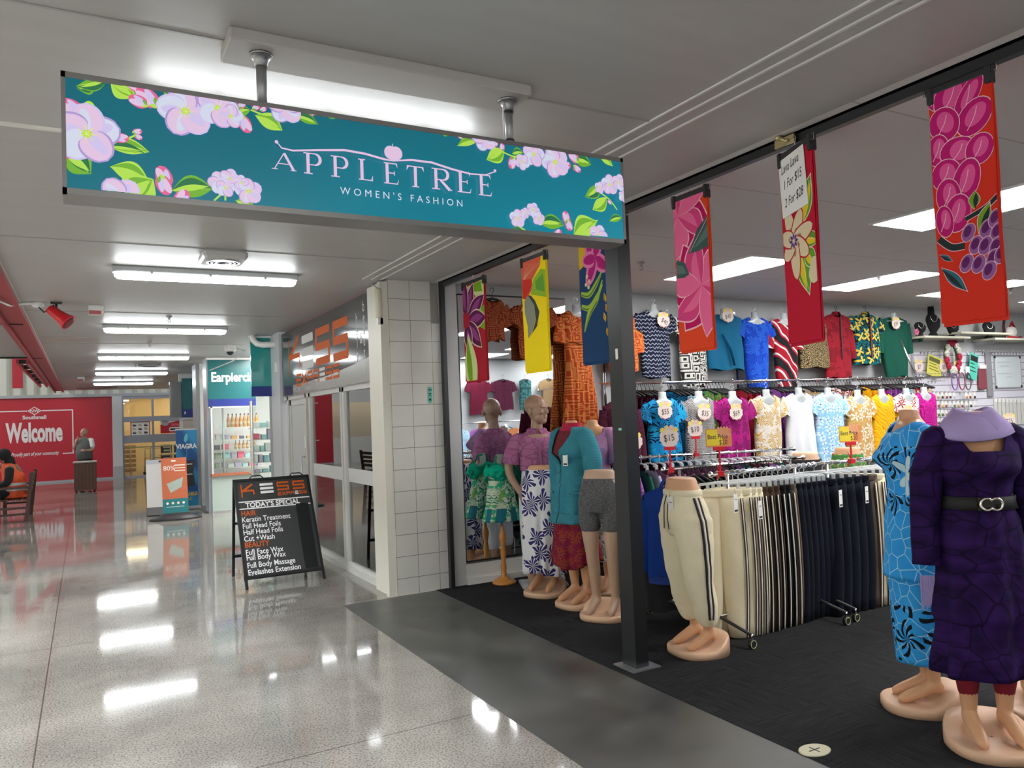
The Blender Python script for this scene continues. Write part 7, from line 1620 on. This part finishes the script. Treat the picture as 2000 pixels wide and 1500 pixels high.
for lab, s_, px, y, z, kd, h in (('petal-edged price sign above the jogger mannequin, left one', '$15', 1306, 4.72, 1.18, 'petal', .15), ('orange and yellow price sign with a fist, beside the magenta dress', '$20', 1402, 4.17, 1.18, 'best', .16), ('orange and yellow price sign with a fist, left of the blue mannequin', '$20', 1659, 4.17, 1.18, 'best', .12), ('petal-edged price sign in front of the grey blouse', '$10', 1358, 5.9, 1.19, 'petal', .15), ('petal-edged price sign beside the turquoise cardigan', '$10', 1152, 6.1, 1.18, 'petal', .16)):
    v = on_y(px, 900, y); 
    for _ in range(2): v = on_y(px, 900, y)
    stand_sign(lab, s_, (v.x, y - .02, z), -.3, kd, h)
for lab, s_, px, py in (('petal-edged price sign left of the lilac scarf', '$28', 1862, 850), ('petal-edged price sign right of the lilac scarf', '$25', 1968, 826)): v = on_y(px, py, 4.9); stand_sign(lab, s_, (v.x, 4.88, v.z - .22), -.3, 'petal', .15)
# waist-cut mannequin tops showing above the racks
for lab, px, y, c_ in (('waist-cut mannequin standing behind the middle rack, only its waist showing', 1572, 5.15, skin_pale), ('second waist-cut mannequin behind the racks with an orange draped top', 1655, 5.3, skin)):
    v = on_y(px, 885, y); t = thing('mannequin', lab, 'mannequin', (v.x, y, .004), face_dir(-1, -.2)); b = MB(); female_legs(b, .98); lower_body(b, 1.175); blob(b, 'body', c_, t, .012); pedestal(t, skin_pale, .19, .19)
    o = shell([(.4, 0, 0, .19, .16), (.95, 0, 0, .18, .14), (1.12, 0, 0, .14, .11)], 1.11, .45, ease=.01, folds=(.05, 7, 0)).build('skirt', FB['multi'] if 'second' in lab else FB['char'], t); solid(o)

# ------------------------------------------------------------------ slatwall with jewellery at the right
xs0 = B(1783, 700, 6.97).x; xs1 = 13.9
t = thing('slatwall_panel', 'white slatwall panel carrying hooks and jewellery', 'display panel', (xs0, 6.985, .4)); MB().box(0, xs1 - xs0, -.03, 0, 0, 1.92).build('board', mat('slatwall lilac white', (.66, .65, .72), .35), t)
q = MB()
for k in range(17): q.box(0, xs1 - xs0, -.032, -.029, .08 + k * .112, .092 + k * .112)
q.build('slots', mat('slot shade', (.22, .22, .25), .6), t)
ZS = lambda k: .4 + .086 + k * .112
# top shelves
for k, (pa, pb_2, py) in enumerate(((1790, 1880, 657), (1862, 1962, 649), (1928, 2040, 661))):
    a = B(pa, py, 6.75); b_ = B(pb_2, py, 6.75); t = thing('display_shelf', ['left', 'middle', 'right'][k] + ' shelf of the three above the slatwall', 'shelf', (a.x, 6.97, a.z)); MB().bbox(0, b_.x - a.x, -.34, 0, -.03, 0, .004).build('board', mat('cream shelf', (.66, .64, .52), .4), t)
    for x in (.06, b_.x - a.x - .06): MB().box(x - .01, x + .01, -.28, 0, -.08, -.03).build('bracket', chrome, t)
def bust(px, label, w_=.07, h=.30, big=1.):
    v = B(px, 655, 6.75); z = B(1840, 657, 6.75).z if px < 1875 else B(1900, 649, 6.75).z if px < 1925 else B(1960, 661, 6.75).z
    t = thing('necklace_bust', label, 'jewellery stand', (v.x, 6.80, z), -.5); R = []
    for zz, rx, yc in ((0, .07, 0), (.02, .065, 0), (.05, .04, -.01), (.12, .085, -.035), (.2, .10, -.02), (.25, .075, .01), (.28, .045, .02), (.34 * big, .038, .02)): R.append([(rx * math.cos(a) * big, yc + .03 * math.sin(a), zz * h / .34) for a in [2 * PI * j / 18 for j in range(18)]])
    MB().loft(R).build('bust', mat('black velvet', (.008, .008, .009), .9), t)
    MB().tube([(.045 * math.cos(a) * big, -.045 - .015 * math.sin(-a), h * .74 + .08 * math.sin(a) * big) for a in [PI + PI * j / 12 for j in range(13)]], .004, 5).build('necklace', chrome, t)
bust(1803, 'small black velvet necklace bust on the left shelf', h=.24, big=.85); bust(1829, 'tall black velvet necklace bust on the left shelf', h=.40, big=1.1); bust(1866, 'black necklace bust partly behind the large sarong', h=.28); bust(1937, 'black display stand at the right end of the middle shelf', h=.30)
v = B(1978, 661, 6.75); t = thing('fascinator', 'red and white fascinator hat on the right shelf', 'hat', (v.x, 6.80, v.z)); MB().ball((.06, 0, .11), .13, .06, .09).build('crown', mat('hat white', (.72, .70, .68), .7), t); MB().tube([(-.14, 0, .01), (0, -.03, .02), (.2, -.02, .01), (.32, 0, .03)], .022, 8).build('brim', red, t); MB().tube([(-.12, 0, .0), (-.14, 0, .2), (-.09, 0, .36), (0, 0, .34)], .02, 8).build('feather_stem', mat('dark feather', (.05, .01, .01), .7), t); MB().tube([(0, 0, .15), (.06, -.02, .26), (.12, -.02, .18)], .018, 8).build('red_bow', red, t)
t = thing('hair_clip', 'small pink flower at the left end of the shelf', 'ornament', (B(1787, 655, 6.75).x, 6.72, B(1787, 655, 6.75).z)); 
for k in range(5): MB().ball((.03 * math.cos(k * 1.26), 0, .045 + .03 * math.sin(k * 1.26)), .02, .012, .02, 8, 6).build('petal', mat('petal hot pink', (.7, .15, .3), .6), t)
# wreath of red and cream flowers
v = B(1857, 697, 6.9); wr = thing('flower_wreath', 'red and cream artificial flower wreath on the slatwall', 'wreath', (v.x, 6.90, v.z)); rr_ = random.Random(2)
MB().tube([(.15 * math.cos(a), 0, .20 * math.sin(a)) for a in [2 * PI * j / 20 for j in range(21)]], .02, 8).build('ring', mat('wreath green', (.08, .16, .05), .7), wr)
for k in range(13):
    a = k * 2 * PI / 13; q = MB(); c = Vector((.16 * math.cos(a), -.03, .21 * math.sin(a)))
    for j in range(6): q.ball(c + Vector((.03 * math.cos(j * 1.05), -.01, .03 * math.sin(j * 1.05))), .026, .02, .026, 8, 6)
    q.ball(c + Vector((0, -.02, 0)), .022, None, None, 8, 6); q.build('flower', mat('wreath red', (.45, .01, .05), .7) if k % 4 in (0, 3) else mat('wreath cream', (.68, .68, .60), .7), wr)
# cards hanging in the upper part
def wall_card(px, py, w_, h, m1, m2, label, rot=0., txt='SALE', name='notice_card', lines=3):
    v = B(px, py, 6.90); t = thing(name, label, 'card', (v.x, 6.90, v.z)); Mr = Matrix.Rotation(rot, 4, 'Y'); q = MB(); q.mbox(Mr, -w_ / 2, w_ / 2, -.004, .0, -h / 2, h / 2); q.build('card', m1, t)
    A = Art(Mr @ frame((0, -.0042, 0), *FACE), (-w_ / 2, w_ / 2, -h / 2, h / 2)); A.rect(-w_ * .42, h * .2, w_ * .42, h * .42, 0)
    for k in range(lines): A.rect(-w_ * .4, h * (.08 - k * .14), w_ * (.1 + .12 * (k % 3)), h * (.12 - k * .14), 0)
    A.build('print', m2, t)
cy_ = mat('card lime yellow', (.62, .58, .08), .6); cm_ = mat('card mint', (.08, .55, .42), .6)
wall_card(1825, 716, .34, .30, cy_, mat('print olive', (.10, .10, .02), .6), 'yellow notice card hanging on the slatwall', .25)
wall_card(1901, 716, .22, .40, cm_, ink, 'mint green notice card hanging on the slatwall', .25)
for k, (px, py) in enumerate(((1795, 716), (1843, 716), (1870, 719))): v = B(px, py, 6.89); price_card('petal-edged price card %s on the slatwall' % ['at its left edge', 'right of the yellow notice', 'below the wreath'][k], ('$7', '$5', '$10')[k], (v.x, 6.89, v.z), 0, .1, 1.5)
# hooks
hk = None
def hook_at(x, z, n_, lab='empty chrome peg hook on the slatwall'):
    global hk
    if hk is None:
        hk = MB().tube([(0, 0, 0), (0, -.14, 0), (0, -.15, .02)], .004, 5).box(-.012, .012, -.006, .0, -.03, .01).build('peg_hook', chrome)
        o = hk
    else: o = hk.copy(); COL.objects.link(o)
    o.location = (x, 6.955, z); tag(o, lab, 'hook', 'peg hooks on the slatwall')
for px0, n_, py, w_ in ((1797, 4, 688, 'above the yellow notice'), (1888, 3, 688, 'above the mint notice'), (1788, 7, 731, 'below the yellow notice'), (1842, 3, 731, 'left of the headbands'), (1812, 3, 745, 'above the earring cards')):
    for k in range(n_): v = B(px0 + k * 7, py, 6.955); hook_at(v.x, v.z, 0, 'empty chrome peg hook ' + w_ + ', ' + ORD[k] + ' from the left')
for k in range(14): v = B(1918 + k * 6, 689, 6.955); hook_at(v.x, v.z, 0, 'empty chrome peg hook above the whiteboard, ' + ORD[k] + ' from the left')
# headbands and pouches
for k, (px, c_) in enumerate(((1862, (.25, .12, .45)), (1876, (.35, .08, .12)), (1888, (.10, .08, .10)))):
    v = B(px, 742, 6.88); t = thing('headband', ['violet', 'dark red', 'black'][k] + ' ring headband on a white card', 'headband', (v.x, 6.86, v.z)); MB().tube([(.075 * math.cos(a), 0, .13 * math.sin(a) - .02) for a in [2 * PI * j / 24 for j in range(25)]], .009, 6).build('band', mat('band ' + str(k), c_, .3), t); MB().box(-.05, .05, -.004, 0, .10, .20).build('card', paper, t)
v = B(1916, 733, 6.95); t = thing('pouch_pack', 'dark red hanging pack on the slatwall beside the whiteboard', 'pack', (v.x - .02, 6.954, v.z)); MB().bbox(-.10, .10, -.05, 0, -.22, .10, .015).build('bag', mat('pack maroon', (.22, .04, .06), .25), t); MB().box(-.09, .09, -.055, -.05, .10, .16).build('header', paper, t)
v = B(1920, 835, 6.8); t = thing('lei_necklace', 'yellow and red lei necklaces hanging on the slatwall', 'necklace', (v.x, 6.82, v.z)); 
for k, c_ in enumerate(((.70, .45, .03), (.45, .05, .02), (.65, .50, .08))): MB().tube([(.05 * math.cos(a) + (k - 1) * .04, -.01 * k, .19 * math.sin(a) + .05) for a in [2 * PI * j / 18 for j in range(19)]], .014, 6).build('strand', mat('lei %d' % k, c_, .6), t)
# whiteboard
a = B(1940, 695, 6.94); b_ = B(1996, 757, 6.94); t = thing('whiteboard', 'whiteboard with faint writing in front of the slatwall', 'whiteboard', (a.x, 6.95, b_.z)); ww = b_.x - a.x; hh = a.z - b_.z
MB().bbox(0, ww, -.015, .0, 0, hh, .004).build('board', mat('whiteboard', (.62, .68, .70), .2), t); q = MB().box(0, ww, -.02, -.012, hh - .015, hh).box(0, ww, -.02, -.012, 0, .015).box(0, .015, -.02, -.012, 0, hh).box(ww - .015, ww, -.02, -.012, 0, hh); q.build('frame', alu, t)
for x in (0, ww - .04):
    for z in (0, hh - .04): MB().box(x, x + .04, -.023, -.012, z, z + .04).build('corner', blackp, t)
A = Art(frame((0, -.0205, 0), *FACE)); 
for k, (x, z, l) in enumerate(((.1, .80, .5), (.2, .68, .3), (.1, .45, .55), (.4, .35, .2))): A.stroke([(ww * (x + l * j / 16), hh * z + .010 * math.sin(j * 2.3 + k)) for j in range(17)], .006, 0)
A.build('writing', mat('faint marker', (.30, .36, .42), .6), t)
v = B(1928, 725, 6.94); tag(MB().bbox(v.x - .03, v.x + .12, 6.925, 6.954, v.z - .40, v.z + .30, .01).build('smoked_acrylic_panel', mat('smoked acrylic', (.25, .25, .27), .1)), 'dark smoked acrylic frame left of the whiteboard', 'frame')
# jewellery cards: rows of small white cards with coloured earrings
jc = [mat('gem ' + n_, c_, .3, .3) for n_, c_ in (('black', (.02, .02, .02)), ('gold', (.55, .38, .08)), ('red', (.4, .03, .05)), ('green', (.12, .2, .08)), ('silver', (.6, .6, .62)), ('yellow', (.65, .6, .1)))]
jn = ['black', 'gold', 'red', 'green', 'silver', 'yellow']; rr_ = random.Random(4); protoj = {}
row = ['top', 'second', 'third', 'fourth', 'fifth', 'sixth']
for r_i, py in enumerate((772, 789, 806, 822, 838, 854)):
    for k in range(12):
        if r_i == 0 and 6 < k < 9: continue
        px = 1814 + k * 7.8; v = B(px, py, 6.88); c = rr_.randrange(6)
        if c not in protoj:
            t = thing('earring_card', '', 'earring card', (0, 0, 0)); MB().box(-.032, .032, -.003, 0, -.05, .04).build('card', paper, t); q = MB().ball((-.013, -.008, -.03), .010, .006, .022, 8, 6).ball((.013, -.008, -.03), .010, .006, .022, 8, 6); q.build('earrings', jc[c], t); protoj[c] = t
        else: t = copy_tree(protoj[c])
        t.location = (v.x + rr_.uniform(-.01, .01), 6.86, v.z); t['label'] = 'white card with %s earrings, %s from the left in the %s row' % (jn[c], ORD[k], row[r_i]); t['category'] = 'earring card'; t['group'] = 'earring cards on the slatwall'
        hook_at(v.x, v.z + .05, 0, 'chrome hook holding an earring card, %s from the left in the %s row' % (ORD[k], row[r_i]))
pk0 = None
for k in range(11):
    v = B(1944 + k * 7.5, 800, 6.95)
    if pk0 is None:
        pk0 = thing('chain_pack', 'slim clear pack of chains below the whiteboard, ' + ORD[k] + ' from the left', 'pack', (v.x, 6.954, v.z), group='chain packs below the whiteboard'); MB().bbox(-.038, .038, -.02, 0, -.24, .16, .006).build('sleeve', mat('clear sleeve', (.62, .62, .58), .15), pk0); MB().box(-.038, .038, -.022, -.02, .12, .18).build('header', paper, pk0)
    else: dup(pk0, 'slim clear pack of chains below the whiteboard, ' + ORD[k] + ' from the left', (v.x, 6.954, v.z))
# brown coat at far right and low shelf of boxes
side_garment('tanw', (8.9, 4.9, 1.10), 0, 'tan coat at the far right beyond the lilac scarf', None, .6)
# slanted chrome stay at the end of the rail
a = B(1772, 662, 6.5); b_ = B(1793, 745, 6.5); tag(MB().tube([(a.x, 6.60, a.z), (b_.x, 6.50, b_.z)], .012, 8).build('slanted_stay', chrome), 'slanted chrome stay at the right end of the wall rail', 'stay')

# ------------------------------------------------------------------ garments on the shop's front wall, seen only in the mirror
def mg(key, x, z, W, L, label, sl=SL, hemk=1.):
    o = garment_mb(W, .05, L, W * hemk, .08, .08, .02, .05, sl, seed=int(x * 10)).build('hanging_blouse', FB[key]); o.location = (x, -2.05, z); o.rotation_euler = (0, 0, PI); tag(o, label, 'top'); slim_hanger('hanger of the ' + label.replace(' reflected in the mirror', ''), (x, -2.05, z), PI, W * .75)
for key, x, W, L, lab, sl in (('greyp', 7.3, .17, .9, 'grey patterned dress reflected in the mirror', None), ('wine', 7.95, .24, .80, 'wine red trouser suit reflected in the mirror', SL), ('maroon', 8.6, .26, .72, 'plain maroon shirt reflected in the mirror', SL), ('tealfl', 9.2, .17, .72, 'black and teal sleeveless top reflected in the mirror', None), ('tanch', 9.85, .2, .95, 'tan checked dress reflected in the mirror', SL), ('navyzig', 10.4, .22, .9, 'navy patterned dress reflected in the mirror', SL)): mg(key, x, 2.48, W, L, lab, sl)
t = thing('wall_rail', 'garment rail on the shop front wall seen in the mirror', 'rail', (0, -1.8, 1.50)); MB().tube([(6.6, 0, 0), (11.2, 0, 0)], .015, 8).build('tube', chrome, t)
for x in (6.8, 8.0, 9.2, 10.4): MB().box(x - .008, x + .008, -.38, 0, -.02, .02).build('bracket', chrome, t)
for k, (key, lab) in enumerate((('lblue', 'pale blue'), ('purp', 'violet'), ('tealp', 'bright blue'), ('redw', 'red and white zigzag'), ('bpalm', 'blue print'), ('purp', 'dark violet'))):
    x = 7.2 + k * .62; o = garment_mb(.22, .05, .8, .24, .09, .12, .02, .05, SLE, seed=90 + k).build('display_dress', FB[key]); o.location = (x, -1.70, 1.38); o.rotation_euler = (0, 0, PI); tag(o, lab + ' dress low on the front wall, seen in the mirror', 'dress'); form_hanger('hanger of the ' + lab + ' dress seen in the mirror', (x, -1.70, 1.375), PI, .18)
